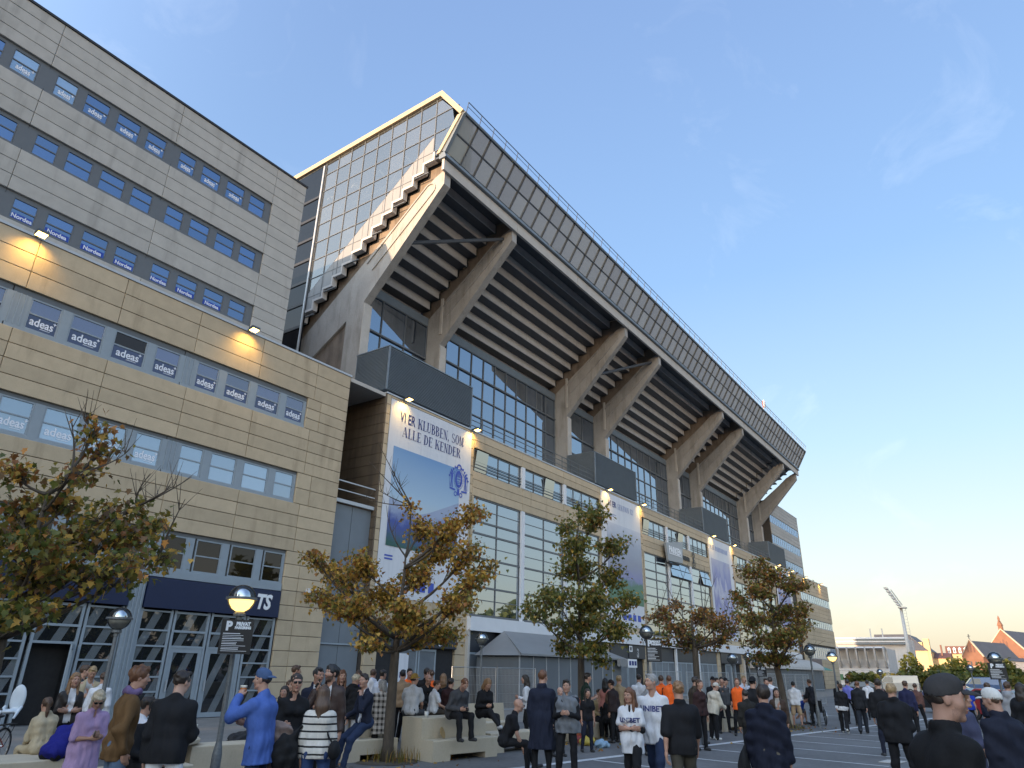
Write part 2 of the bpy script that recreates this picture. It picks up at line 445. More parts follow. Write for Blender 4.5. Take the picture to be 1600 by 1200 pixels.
# ================================================================ office building (left) and its mirror at the far end
YF = 26.3
def panel_rows(z0, z1, h=0.585):
    n = max(1, round((z1 - z0) / h))
    return [(z0 + (z1 - z0) * i / n, z0 + (z1 - z0) * (i + 1) / n) for i in range(n)]
def clad(parent, mt, x0, x1, joints, z0, z1, y=YF, h=0.585, gap=0.022, th=0.1, name='panel'):
    xs = [x0] + [j for j in joints if x0 + 0.15 < j < x1 - 0.15] + [x1]
    for a, b in zip(xs[:-1], xs[1:]):
        for c, d in panel_rows(z0, z1, h):
            bx(name, mt, parent, a + gap / 2, b - gap / 2, y, y + th, c + gap / 2, d - gap / 2, bevel=0.012)
def office_window(parent, x0, x1, z0, z1, y, fm, gm, sticker=None, rail=0.52, lower=None):
    """frame part with an upper and a lower pane as sub-parts"""
    f = MB(); t = 0.055 if y < 27 else 0.032
    f.box(x0, x1, y, y + 0.09, z0, z0 + t); f.box(x0, x1, y, y + 0.09, z1 - t, z1)
    f.box(x0, x0 + t, y + 0.001, y + 0.09, z0 + t, z1 - t); f.box(x1 - t, x1, y + 0.001, y + 0.09, z0 + t, z1 - t)
    zm = z0 + (z1 - z0) * rail
    f.box(x0 + t, x1 - t, y + 0.01, y + 0.08, zm - 0.025, zm + 0.025)
    c = ((x0 + x1) / 2, y, z0)
    me_key = ('win', round(x1 - x0, 2), round(z1 - z0, 2), round(rail, 2), fm.name)
    p = base_of(parent)
    if me_key not in _bc:
        o = f.build('window', fm, None, off=c)
        _bc[me_key] = o.data; bpy.data.objects.remove(o)
    wobj = link('window', _bc[me_key], parent, loc=Vector(c) - p)
    bx('pane', gm, wobj, x0 + t, x1 - t, y + 0.035, y + 0.05, zm + 0.025, z1 - t)
    bx('pane', lower or gm, wobj, x0 + t, x1 - t, y + 0.036, y + 0.051, z0 + t, zm - 0.025)
    if sticker: sticker(wobj, (x0 + x1) / 2, y + 0.028, z0, zm, x1 - x0)
    return wobj
M_STICK = mat('white_window_film', (0.7, 0.73, 0.8), 0.5)
M_NBLUE = mat('blue_window_film', (0.012, 0.045, 0.32), 0.35)
M_FILM = glass('navy_window_film', (0.012, 0.018, 0.075), 0.06, rand=0.2)
M_FILMU = glass('violet_glass', (0.03, 0.035, 0.10), 0.16, rand=0.3)
def st_ad(wobj, xc, y, z0, zm, wd, size=0.40):
    text('sticker', 'adeas', M_STICK, wobj, (xc, y, z0 + (zm - z0) * 0.56), size * 1.06, sx=0.95 * min(1, wd / 1.2), bold=0.008, depth=0.002)
    text('sticker', '+', M_STICK, wobj, (xc + 0.46 * min(1, wd / 1.2), y, z0 + (zm - z0) * 0.80), 0.2, bold=0.006, depth=0.002)
    bx('sticker', M_STICK, wobj, xc - 0.02, xc + 0.36 * min(1, wd / 1.2), y, y + 0.004, z0 + (zm - z0) * 0.245, z0 + (zm - z0) * 0.275)
def st_ad_s(wobj, xc, y, z0, zm, wd): st_ad(wobj, xc, y, z0, zm, wd * 0.92, 0.33)
def st_no(wobj, xc, y, z0, zm, wd):
    bx('sticker_band', M_NBLUE, wobj, xc - wd / 2 + 0.06, xc + wd / 2 - 0.06, y, y + 0.005, z0 + 0.06, z0 + 0.29)
    text('sticker', 'Nordea', M_STICK, wobj, (xc, y - 0.003, z0 + 0.17), 0.24, sx=0.95, bold=0.006, depth=0.002)

LOW_W = [(7.9, 8.95), (9.28, 10.52), (10.86, 12.17), (12.5, 13.58)]
UP_W = [(1.42, 2.26), (2.6, 3.6), (3.95, 4.97), (5.28, 6.2)]
ob = thing('office_building', 'stepped office block with beige lower storeys and grey upper storeys left of the stadium stand', 'building', (2, 30, 0))
# structural walls behind the cladding (dark in the joints)
mb = MB(); mb.box(-24, 22.6, 26.44, 44, 5.0, 16.0); mb.box(-24, 22.6, 27.3, 44, 0, 5.0); mb.box(20.1, 22.6, 26.44, 27.3, 0, 5.0); mb.box(-24, 1.2, 26.44, 27.3, 0, 5.0)
mb.build('lower_wall', M_JOINT, ob)
mb = MB(); mb.box(-80, 19.3, 28.26, 44.1, 15.9, 26.75); mb.build('upper_wall', M_JOINT, ob)
mb = MB(); mb.box(-80, -24.02, 26.4, 44, 0, 15.9); mb.build('corner_wing', M_SAND, ob)
JL = [7.59 + 3.22 * k for k in range(-10, 5)]
for z0, z1 in ((14.02, 16.0), (10.28, 12.48), (6.68, 8.84)):
    clad(ob, M_SAND, -11.73, 22.65, JL, z0, z1)
for z0, z1 in ((12.48, 14.02), (8.84, 10.28), (4.98, 6.68)):
    clad(ob, M_SAND, 20.13, 22.65, [20.95], z0, z1)
clad(ob, M_SAND, 20.13, 22.65, [20.95], 0.02, 4.98)
bx('coping', M_METAL, ob, -24, 22.68, 26.26, 26.62, 16.0, 16.1)
mb = MB(); mb.box(-24, 22.6, 26.62, 28.1, 15.95, 16.03); mb.build('terrace', M_CONCL, ob)
for k in range(-2, 2):
    for i, (a, b) in enumerate(LOW_W):
        x0, x1 = a + 6.44 * k, b + 6.44 * k
        if x1 < -9: continue
        opened = (k == 0 and i == 2)
        office_window(ob, x0, x1, 12.62, 13.8, YF + 0.1, M_FRAME, M_GLASSD if opened else M_FILMU, st_ad, lower=M_FILM)
        office_window(ob, x0, x1, 8.95, 10.15, YF + 0.1, M_FRAME, M_GLASSL, st_ad if (x1 < 13.8) else None)
        if k >= 0: office_window(ob, x0 + 0.1, x1 + 0.02, 5.26, 6.54, YF + 0.1, M_FRAME, M_GLASSD, rail=0.5)
    # grey posts and sills of the window bands
    for z0, z1 in ((12.48, 14.02), (8.84, 10.28)) + (((4.98, 6.68),) if k >= 0 else ()):
        off = 6.44 * k
        zs, zt = (12.62, 13.8) if z0 > 12 else (8.95, 10.15) if z0 > 8 else (5.26, 6.54)
        bx('window_sill', M_FRAME, ob, 7.3 + off, 13.7 + off, YF + 0.06, YF + 0.14, z0, zs)
        bx('window_head', M_FRAMED, ob, 7.3 + off, 13.7 + off, YF + 0.1, YF + 0.14, zt, z1)
        edges = [7.14] + [e for w_ in LOW_W for e in w_] + [13.58 + 0.76]
        for a, b in ((7.12, 7.9), (8.95, 9.28), (10.52, 10.86), (12.17, 12.5)):
            bx('window_post', M_FRAME, ob, a + off, b + off, YF + 0.08, YF + 0.16, zs, zt)
            if b - a > 0.5:
                for g in (0.22, 0.4, 0.58):
                    bx('post_rib', M_FRAME, ob, a + off + g, a + off + g + 0.05, YF + 0.05, YF + 0.08, zs, zt)
for z0, zs, zt, z1 in ((12.48, 12.62, 13.8, 14.02), (8.84, 8.95, 10.15, 10.28), (4.98, 5.26, 6.54, 6.68)):
    bx('window_post', M_FRAME, ob, 20.02, 20.12, YF + 0.08, YF + 0.16, zs, zt)
    bx('window_post', M_FRAME, ob, 13.56, 14.36, YF + 0.079, YF + 0.159, zs, zt)
# upper storeys, set back
JU = [6.52 + 5.445 * k for k in range(-5, 3)]
YU = 28.0
for z0, z1 in ((24.5, 26.75), (21.42, 23.2), (18.38, 20.2)):
    clad(ob, M_GREYP, -15.2, 19.35, JU, z0, z1, y=YU, h=0.6, gap=0.018)
for z0, z1 in ((23.2, 24.5), (20.2, 21.42), (17.2, 18.38)):
    clad(ob, M_GREYP, 17.45, 19.35, [], z0, z1, y=YU, h=0.6, gap=0.018)
clad(ob, M_GREYP, -15.2, 19.35, JU, 16.04, 17.2, y=YU, h=0.6, gap=0.018)
bx('coping', M_BLACK, ob, -80, 19.4, 27.95, 28.3, 26.75, 26.86)
mb = MB(); mb.prism([(28.1, 16.0), (44.1, 16.0), (44.1, 26.74), (28.1, 26.74)], 'x', 19.3, 19.36); mb.build('end_wall', M_GREYP, ob)
nj = 0
for k in range(-2, 4):
    for i, (a, b) in enumerate(UP_W):
        x0, x1 = a + 5.445 * (k - 0) , b + 5.445 * (k - 0)
        if x1 < -9 or x1 > 17.5: continue
        pale = (x0 > 4 and x0 < 7.5)
        office_window(ob, x0, x1, 23.35, 24.36, YU + 0.1, M_FRAMED, M_GLASSL if pale else M_GLASS, st_ad_s if 4 < x0 < 16 else None)
        office_window(ob, x0, x1, 20.3, 21.27, YU + 0.1, M_FRAMED, M_GLASS)
        office_window(ob, x0, x1, 17.3, 18.2, YU + 0.1, M_FRAMED, M_GLASS, st_no if x0 < 16 else None)
    off = 5.445 * k
    if off + 6.9 < -9 or off > 17: continue
    for z0, zs, zt, z1 in ((23.2, 23.35, 24.36, 24.5), (20.2, 20.3, 21.27, 21.42), (17.2, 17.3, 18.2, 18.38)):
        e1 = min(6.53 + off, 17.4)
        bx('window_sill', M_FRAMED, ob, 1.1 + off, e1, YU + 0.07, YU + 0.14, z0, zs)
        bx('window_head', M_FRAMED, ob, 1.1 + off, e1, YU + 0.1, YU + 0.14, zt, z1)
        for a, b in ((0.76, 1.42), (2.26, 2.6), (3.6, 3.95), (4.97, 5.28)):
            if a + off < 17: bx('window_post', M_FRAMED, ob, a + off, b + off, YU + 0.08, YU + 0.16, zs, zt)
        bx('window_post', M_FRAMED, ob, 17.09, 17.45, YU + 0.081, YU + 0.161, zs, zt)

# ---- shop front
M_STRIPE = glass('striped_shop_glass', (0.012, 0.014, 0.017), 0.05, rand=0.3)
def add_stripes(m):
    d = [n for n in m.node_tree.nodes if n.type == 'BSDF_DIFFUSE'][0]
    g = N(m, 'ShaderNodeNewGeometry'); sp = N(m, 'ShaderNodeSeparateXYZ'); L(m, g.outputs['Position'], sp.inputs[0])
    a = N(m, 'ShaderNodeMath', operation='MULTIPLY_ADD'); a.inputs[1].default_value = -0.42; L(m, sp.outputs['Z'], a.inputs[0]); L(m, sp.outputs['X'], a.inputs[2])
    b = N(m, 'ShaderNodeMath', operation='PINGPONG'); b.inputs[1].default_value = 0.36; L(m, a.outputs[0], b.inputs[0])
    c = N(m, 'ShaderNodeMath', operation='GREATER_THAN'); c.inputs[1].default_value = 0.2; L(m, b.outputs[0], c.inputs[0])
    # dotted print of the bands
    v = N(m, 'ShaderNodeTexWave'); v.inputs['Scale'].default_value = 14; v.inputs['Distortion'].default_value = 0; L(m, g.outputs['Position'], v.inputs['Vector'])
    q = N(m, 'ShaderNodeMath', operation='MULTIPLY'); L(m, c.outputs[0], q.inputs[0]); L(m, v.outputs['Fac'], q.inputs[1])
    x = N(m, 'ShaderNodeMixRGB'); x.inputs[1].default_value = (0.012, 0.014, 0.017, 1); x.inputs[2].default_value = (0.23, 0.26, 0.28, 1)
    L(m, q.outputs[0], x.inputs[0]); L(m, x.outputs[0], d.inputs['Color'])
add_stripes(M_STRIPE)
def shop_bay(x0, secs):
    """secs: (a, b, kind) along the bay"""
    for a, b, kind in secs:
        f = MB(); y = YF + 0.12
        t = 0.09
        if kind == 'window':
            zs = [0.12, 0.95, 1.45, 1.98, 2.5, 3.05, 3.72]
            for z in zs: f.box(a, b, y - 0.02, y + 0.08, z - 0.03, z + 0.03)
            f.box(a, a + t, y - 0.03, y + 0.07, 0.0, 3.8); f.box(b - t, b, y - 0.03, y + 0.07, 0.0, 3.8)
            o = f.build('shop_window', M_FRAME, ob)
            for c, d in zip(zs[:-1], zs[1:]):
                bx('pane', M_STRIPE, o, a + t, b - t, y + 0.02, y + 0.035, c + 0.03, d - 0.03)
        else:
            for z in (2.5, 3.05, 3.72): f.box(a, b, y - 0.02, y + 0.08, z - 0.04, z + 0.04)
            f.box(a, a + t, y - 0.03, y + 0.07, 0, 3.8); f.box(b - t, b, y - 0.03, y + 0.07, 0, 3.8)
            o = f.build('door_frame', M_FRAME, ob)
            for c, d in ((2.54, 3.01), (3.09, 3.68)):
                bx('pane', M_STRIPE, o, a + t, b - t, y + 0.02, y + 0.035, c, d)
            g = MB(); u = 0.15
            if kind == 'open':
                # leaf swung out
                hx = b - t
                th = math.radians(118)
                for (p, q, z0, z1) in ((0, 1.0, 0.05, 0.2), (0, 1.0, 2.3, 2.46), (0, 0.13, 0.2, 2.3), (0.87, 1.0, 0.2, 2.3)):
                    pa = Vector((hx + math.cos(-th) * p * 1.0, y + math.sin(-th) * p * 1.0, 0)); pb = Vector((hx + math.cos(-th) * q, y + math.sin(-th) * q, 0))
                    nrm = Vector((math.sin(th), math.cos(th), 0)) * 0.025
                    g.add([pa - nrm + Vector((0, 0, z0)), pb - nrm + Vector((0, 0, z0)), pb + nrm + Vector((0, 0, z0)), pa + nrm + Vector((0, 0, z0)),
                           pa - nrm + Vector((0, 0, z1)), pb - nrm + Vector((0, 0, z1)), pb + nrm + Vector((0, 0, z1)), pa + nrm + Vector((0, 0, z1))],
                          [(0, 3, 2, 1), (4, 5, 6, 7), (0, 1, 5, 4), (1, 2, 6, 5), (2, 3, 7, 6), (3, 0, 4, 7)])
                dr = g.build('door', M_FRAME, ob)
                bx('entrance_recess', M_DARK, ob, a + t, b - t, y + 0.5, y + 0.55, 0.02, 2.46)
            else:
                g.box(a + t, a + t + u, y, y + 0.05, 0.03, 2.46); g.box(b - t - u, b - t, y, y + 0.05, 0.03, 2.46)
                g.box(a + t + u, b - t - u, y, y + 0.05, 0.03, 0.2); g.box(a + t + u, b - t - u, y, y + 0.05, 2.3, 2.46)
                dr = g.build('door', M_FRAME, ob)
                bx('pane', M_STRIPE, dr, a + t + u, b - t - u, y + 0.02, y + 0.035, 0.2, 2.3)
                bx('handle', M_METAL, dr, a + t + 0.05, a + t + 0.09, y - 0.07, y - 0.03, 0.95, 1.35)
shop_bay(14.1, [(14.14, 15.42, 'window'), (15.48, 16.98, 'door'), (17.04, 18.62, 'door'), (18.68, 20.08, 'window')])
shop_bay(7.66, [(7.7, 9.0, 'window'), (9.06, 10.6, 'window'), (10.72, 12.2, 'open'), (12.26, 13.54, 'window')])
shop_bay(1.2, [(1.26, 2.5, 'window'), (2.56, 4.1, 'door'), (4.2, 5.76, 'window'), (5.82, 7.1, 'window')])
for a in (7.15, 13.58):
    bx('shop_pillar', M_FRAME, ob, a, a + 0.52, YF + 0.02, YF + 0.3, 0, 4.94)
    for g in (0.12, 0.26, 0.4): bx('post_rib', M_FRAME, ob, a + g, a + g + 0.05, YF - 0.02, YF + 0.018, 0, 4.94)
bx('shop_back_wall', M_DARK, ob, 1.2, 20.1, YF + 0.72, YF + 0.76, 0, 4.9)
for a, b in ((1.22, 7.12), (7.7, 13.55), (14.13, 20.08)):
    bx('sign_board', M_NAVY, ob, a, b, YF - 0.06, YF + 0.06, 3.82, 4.9)
    bx('sign_sill', M_FRAME, ob, a, b, YF - 0.02, YF + 0.16, 4.93, 5.2)
text('sign_letters', 'TS', M_LETTER, ob, (19.2, YF - 0.075, 4.37), 0.82, sx=0.85, shear=0.22, bold=0.03, depth=0.01)

# mirror block at the far end of the stadium
rb = thing('office_building', 'far stepped office block with rows of narrow windows beyond the stadium stand', 'building', (122, 30, 0))
mb = MB(); mb.box(111.7, 133.5, 26.44, 40, 0, 16.0); mb.build('lower_wall', M_JOINT, rb)
mb = MB(); mb.box(108.6, 125.5, 28.12, 40.1, 15.9, 26.75); mb.build('upper_wall', M_JOINT, rb)
JR = [111.6 + 3.22 * k for k in range(0, 8)]
for z0, z1 in ((13.7, 16.0), (10.0, 12.4), (6.3, 8.8), (0.02, 4.2)):
    clad(rb, M_SAND, 111.6, 133.6, JR[::2], z0, z1)
for z0, z1 in ((12.4, 13.7), (8.8, 10.0), (4.2, 6.3)):
    clad(rb, M_SAND, 111.6, 114.2, [], z0, z1)
for z0, z1 in ((24.6, 26.75), (21.6, 23.3), (18.5, 20.2), (16.04, 17.2)):
    clad(rb, M_GREYP, 108.55, 125.6, [114.2, 120.2], z0, z1, y=YU, h=0.6)
bx('coping', M_METAL, rb, 111.6, 133.7, 26.26, 26.62, 16.0, 16.1)
bx('coping', M_METAL, rb, 108.5, 125.7, 27.95, 28.3, 26.75, 26.86)
mb = MB(); mb.box(125.5, 125.62, 28.0, 40, 16, 26.74); mb.box(133.5, 133.62, 26.4, 40, 0, 15.99); mb.build('end_wall', M_SAND, rb)
def window_row(parent, x0, x1, n, z0, z1, y, fm, gm):
    wd = (x1 - x0) / n
    for i in range(n):
        a = x0 + wd * i
        o = bx('window', fm, parent, a, a + wd * 0.98, y + 0.08, y + 0.14, z0, z1)
        bx('pane', gm, o, a + wd * 0.16, a + wd * 0.86, y + 0.06, y + 0.075, z0 + 0.1, z1 - 0.1)
for z0, z1 in ((12.4, 13.7), (8.8, 10.0), (4.2, 6.0)): window_row(rb, 114.2, 133.5, 14, z0, z1, YF, M_FRAME, M_GLASSL)
for z0, z1 in ((23.3, 24.6), (20.2, 21.6), (17.2, 18.5)): window_row(rb, 108.7, 125.5, 15, z0, z1, YU, M_FRAME, M_GLASS)
# shop at the foot of it
bx('sign_board', M_NAVY, rb, 114.5, 121.5, YF - 0.08, YF - 0.01, 3.2, 4.2)
M_GREEN = mat('green_awning', (0.02, 0.22, 0.16), 0.5)
bx('shop_window', M_GLASSD, rb, 114.5, 121.5, YF - 0.05, YF - 0.012, 0.1, 3.1)
mb = MB(); mb.prism([(YF - 0.1, 2.75), (YF - 0.1, 3.15), (YF - 1.4, 2.7), (YF - 1.4, 2.62)], 'x', 114.4, 121.6); mb.build('awning', M_GREEN, rb)
# ================================================================ stadium stand
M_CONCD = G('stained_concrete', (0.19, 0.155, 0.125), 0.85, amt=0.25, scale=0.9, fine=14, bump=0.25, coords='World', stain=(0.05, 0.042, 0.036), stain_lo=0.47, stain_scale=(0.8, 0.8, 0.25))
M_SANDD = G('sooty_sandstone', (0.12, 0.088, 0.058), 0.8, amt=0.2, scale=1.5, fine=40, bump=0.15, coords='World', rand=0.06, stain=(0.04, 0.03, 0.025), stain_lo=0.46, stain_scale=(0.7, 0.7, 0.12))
st = thing('stadium', 'stadium grandstand with slanting concrete rakers, stepped underside and glazed roof band', 'stadium', (67, 30, 0))
ROFF = [25.35, 32.52, 49.78, 56.93, 74.66, 81.86, 100.06, 107.1]   # left faces of the rakers
RW = 0.56
def zst(y): return 30.84 - 0.775 * (y - 23.83)                        # line of the step edges
def ztop(y): return zst(y) - 0.95
def raker(x0):
    b = MB()
    # closed side outline (y, z)
    front = [(23.15, 30.0), (23.15, 28.95), (29.1, 22.65), (29.1, 16.0), (30.5, 16.0), (30.5, 21.7), (33.4, 19.85), (40.0, 15.9), (42.0, 15.9), (36.5, ztop(36.5)), (29.7, ztop(29.7)), (24.0, ztop(24.0) - 0.12)]
    b.prism(front, 'x', x0, x0 + RW)
    o = b.build('raker', M_CONC, st)
    # recessed slot with rounded ends on the near side, shown by its raised rim
    rim = MB()
    p0, p1 = Vector((24.25, 28.95)), Vector((28.9, 25.05))
    d = (p1 - p0).normalized(); n = Vector((-d.y, d.x))
    outer, inner = [], []
    for k in range(9):
        t = math.pi * k / 8
        outer.append(p0 + (-d * math.sin(t) - n * -math.cos(t)) * 0.46)
        inner.append(p0 + (-d * math.sin(t) - n * -math.cos(t)) * 0.36)
    low = [Vector((29.0, 23.5)), Vector((30.3, 24.2))]
    outer = [Vector((28.95, 24.85)) + n * 0.46 * -1] [:0] + outer
    side_a, side_b = p1 + n * 0.46, p1 - n * 0.46
    outl = [side_a] + outer[::1] + [side_b]
    if (outer[0] - side_a).length > (outer[-1] - side_a).length: outl = [side_a] + outer[::-1] + [side_b]
    inl = []
    for q in outl:
        inl.append(q)
    # rim: a narrow strip proud of the face, following the slot
    m = len(outl)
    cx = sum((q for q in outl), Vector((0, 0))) / m
    vs = []
    for q in outl:
        ax = p0 + d * max(0, (q - p0).dot(d)); v = (q - ax)
        i_ = ax + v * 0.80
        vs += [(x0 - 0.07, q.x, q.y), (x0 + 0.002, q.x, q.y), (x0 - 0.07, i_.x, i_.y), (x0 + 0.002, i_.x, i_.y)]
    fs = []
    for i in range(m - 1):
        a, c = 4 * i, 4 * (i + 1)
        fs += [(a, c, c + 2, a + 2), (a, a + 1, c + 1, c), (a + 2, c + 2, c + 3, a + 3)]
    rim.add(vs, fs)
    rim.build('slot_rim', M_CONC, o)
    if x0 > 26: bx('bearing', M_CONCL, st, x0 - 0.08, x0 + 0.04, 28.95, 29.15, 23.4, 26.2)
    bx('column_cap', M_CONCL, st, x0 + 0.02, x0 + RW + 0.09, 29.02, 29.09, 16.05, 22.55)
    return o
for x0 in ROFF:
    raker(x0)
    if x0 < 100:
        up_ = []
        for i in range(14, -1, -1):
            y0_, y1_ = 23.83 + 0.81 * i, 23.83 + 0.81 * (i + 1)
            up_ += [(y1_ - 0.001, zst(y0_) - 0.07), (y0_, zst(y0_) - 0.07)]
        MB().prism([(23.4, 29.95), (24.0, ztop(24.0) - 0.2), (35.9, ztop(35.9) - 0.1)] + up_ + [(23.4, 30.7)], 'x', x0 + 0.2, x0 + 0.34).build('gap_sun_stop', M_CONCD, st)  # added filler, stops sun leaking between the raker top and the deck
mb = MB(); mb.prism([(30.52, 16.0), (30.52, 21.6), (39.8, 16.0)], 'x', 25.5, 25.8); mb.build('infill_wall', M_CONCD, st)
# stepped seating deck seen from below: one slab and one row of riser beams per bay
NST = 9
ys = [23.83 + 0.81 * i for i in range(NST + 1)]
zs_ = [zst(y) for y in ys]
gaps = [(25.0, 25.35)] + [(ROFF[i] + RW, ROFF[i + 1]) for i in range(7)] + [(107.66, 108.3)]
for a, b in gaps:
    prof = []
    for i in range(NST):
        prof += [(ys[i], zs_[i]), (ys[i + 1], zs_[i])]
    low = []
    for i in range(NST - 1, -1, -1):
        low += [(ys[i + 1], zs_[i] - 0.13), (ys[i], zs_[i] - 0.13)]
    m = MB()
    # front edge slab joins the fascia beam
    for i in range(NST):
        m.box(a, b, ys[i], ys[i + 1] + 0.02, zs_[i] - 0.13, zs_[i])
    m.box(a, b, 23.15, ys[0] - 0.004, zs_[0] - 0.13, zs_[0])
    m.build('seating_deck', M_STEEL, st, kind=None)  # near-black colour puts the shade under the treads into the deck
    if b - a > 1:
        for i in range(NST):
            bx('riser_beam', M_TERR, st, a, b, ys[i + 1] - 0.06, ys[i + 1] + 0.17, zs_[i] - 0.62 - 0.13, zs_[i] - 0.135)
# steel braces between two pairs of rakers
for k in (0, 2):
    m = MB(); m.tube((ROFF[k] + RW, 26.2, 26.15), (ROFF[k + 1], 23.9, 29.3), 0.13, n=8); m.build('brace', M_STEEL, st)
# fascia beam, gutter, roof glazing
XE = 108.3
jx = [25.0, 32.9, 41.2, 50.1, 57.2, 66.0, 75.0, 82.2, 91.2, 100.4, XE]
for a, b in zip(jx[:-1], jx[1:]):
    bx('fascia_beam', M_CONCL, st, a + 0.02, b - 0.02, 22.95, 23.13, 29.72, 30.5)
m = MB(); m.prism([(22.75, 30.55), (22.9, 30.95), (23.3, 30.95), (23.3, 30.52), (22.8, 30.52)], 'x', 24.9, XE); m.build('gutter', M_BLUEG, st)
A, B = Vector((22.95, 30.97)), Vector((21.55, 33.4))
def on(t, o=0.0):
    d = (B - A); n_ = Vector((-d.y, d.x)).normalized()
    q = A + d * t + n_ * o
    return q
NC = 62
cw = (XE - 25.12) / NC
rows = (0.015, 0.50, 0.955)
def slanted(name, mt, x0, x1, t0, t1, o0, o1, par=st):
    key = (name, round(x1 - x0, 3), t0, t1, o0, o1, mt.name)
    q = [on(t0, o0), on(t1, o0), on(t1, o1), on(t0, o1)]
    if key not in _bc:
        mm = MB(); mm.prism([(p.x - A.x, p.y - A.y) for p in q], 'x', 0, x1 - x0)
        me = bpy.data.meshes.new(name); me.from_pydata(mm.v, [], mm.f); me.materials.append(mt); _bc[key] = me
    return link(name, _bc[key], par, loc=Vector((x0, A.x, A.y)) - base_of(par))
for i in range(NC):
    for r in range(2):
        slanted('roof_pane', M_GLASSR, 25.12 + cw * i + 0.03, 25.12 + cw * (i + 1) - 0.03, rows[r] + 0.01, rows[r + 1] - 0.01, -0.03, 0.0)
for i in range(NC + 1):
    slanted('mullion', M_STEEL, 25.12 + cw * i - 0.03, 25.12 + cw * i + 0.03, 0.0, 0.97, -0.05, 0.09)
slanted('transom', M_STEEL, 25.0, XE, 0.485, 0.515, -0.06, 0.05)
slanted('eave_board', M_BLUEG, 24.95, XE + 0.05, 0.955, 1.0, -0.25, 0.14)
slanted('corner_post', M_BLUEG, 24.9, 25.12, 0.0, 0.954, -0.25, 0.12)
slanted('corner_post', M_BLUEG, XE - 0.02, XE + 0.2, 0.0, 0.954, -0.25, 0.12)
# railing on the eaves
m = MB()
for i in range(0, NC + 1, 1):
    x = 25.1 + cw * i
    m.tube((x, 21.5, 33.38), (x, 21.34, 34.1), 0.022, n=4)
m.tube((25.1, 21.34, 34.1), (XE, 21.34, 34.1), 0.03, n=5); m.tube((25.1, 21.4, 33.8), (XE, 21.4, 33.8), 0.018, n=4)
m.build('eave_railing', M_STEEL, st)
# fine mesh in the railing
M_MESH = mat('rail_mesh', (0.17, 0.19, 0.24), 0.6)
# roof sheet and its trusses
m = MB(); m.prism([(21.6, 33.42), (23.35, 35.75), (45, 35.2), (45, 34.95), (23.45, 35.5), (21.85, 33.42)], 'x', 25.0, XE); m.build('roof', M_BLUEG, st)
m = MB(); m.prism([(21.5, 33.4), (23.33, 35.92), (45, 35.4), (45, 35.0), (23.45, 35.55), (21.75, 33.2)], 'x', 24.78, 25.0); m.build('roof_edge', M_SAND, st)
m = MB(); m.prism([(21.62, 33.2), (23.2, 30.9), (23.45, 30.9), (21.95, 33.2)], 'x', 24.8, 24.98); m.build('roof_edge', M_SAND, st)
m = MB()
for k in range(7):
    x = 27.5 + 13.4 * k
    for j in range(8):
        y0 = 23.6 + 2.6 * j
        m.tube((x, y0, 35.2), (x, y0 + 1.3, 33.4), 0.09, n=5); m.tube((x, y0 + 1.3, 33.4), (x, y0 + 2.6, 35.1), 0.09, n=5)
    m.tube((x, 23.2, 33.4), (x, 44, 33.2), 0.11, n=5)
m.build('roof_truss', M_WHITE, st)
# back wall and seat rows inside the stand (dim, seen through the gable glass)
m = MB(); m.box(25.3, XE, 45, 45.3, 16, 35); m.box(25.3, XE, 36.0, 45, 15.8, 16.0); m.build('inner_wall', M_JOINT, st)
m = MB(); m.prism([(23.6, 31.0), (45, 16.2), (45, 34.9), (23.6, 35.3), (22.2, 33.4)], 'x', 107.6, 107.8); m.build('end_wall', M_TERR, st)
M_SEAT = G('blue_seat', (0.02, 0.03, 0.20), 0.5, amt=0.2)
m = MB()
for i in range(9, 17):
    y = 23.83 + 0.81 * i; m.box(26.2, 100, y + 0.3, y + 0.45, zst(y), zst(y) + 0.75)
m.build('seat_rows', M_SEAT, st, kind='stuff')
m = MB()
for i in range(9, 18):
    y = 23.83 + 0.81 * i; m.box(26, XE, y, y + 0.83, zst(y) - 0.2, zst(y) - 0.01)
m.build('lower_deck', M_STEEL, st)

# ---- glazed gable (plane x = 25) : panes clipped along the rake, pale stepped panels below
XG = 25.0
def clip(poly, f):
    """keep the part of a (y,z) polygon where f >= 0"""
    o = []
    for i in range(len(poly)):
        a, b = poly[i], poly[(i + 1) % len(poly)]
        fa, fb = f(a), f(b)
        if fa >= 0: o.append(a)
        if (fa >= 0) != (fb >= 0):
            t = fa / (fa - fb); o.append((a[0] + (b[0] - a[0]) * t, a[1] + (b[1] - a[1]) * t))
    return o
def gtop(p): return min((35.5 - 0.02 * (p[0] - 23.4)) - p[1], p[1] - 30.9 if p[0] < 23.2 else 9)
front_line = lambda p: (p[0] - (23.25 - (p[1] - 30.97) * 0.55)) if p[1] < 33.4 else (p[0] - (21.9 + (p[1] - 33.4) * 0.8))
gy = [21.6, 23.83] + [23.83 + 1.29 * k for k in range(1, 9)]
gz = [35.6 - 1.42 * k for k in range(0, 11)]
GP = 0
M_RAKEP = G('pale_rake_panel', (0.215, 0.22, 0.225), 0.5, amt=0.07, scale=1.5, fine=20, bump=0.03, coords='World')
for a, b in zip(gy[:-1], gy[1:]):
    for c, d in zip(gz[1:], gz[:-1]):
        r = [(a + 0.02, c + 0.02), (b - 0.02, c + 0.02), (b - 0.02, d - 0.02), (a + 0.02, d - 0.02)]
        p = clip(r, lambda q: 35.45 - 0.024 * (q[0] - 23.4) - q[1])
        p = clip(p, front_line) if len(p) > 2 else []
        g = clip(p, lambda q: q[1] - (31.0 if b < 24 else zst(q[0]) + 1.78)) if len(p) > 2 else []
        if len(g) > 2:
            MB().prism(g, 'x', XG - 0.03, XG - 0.005).build('gable_pane', M_GLASSG, st)
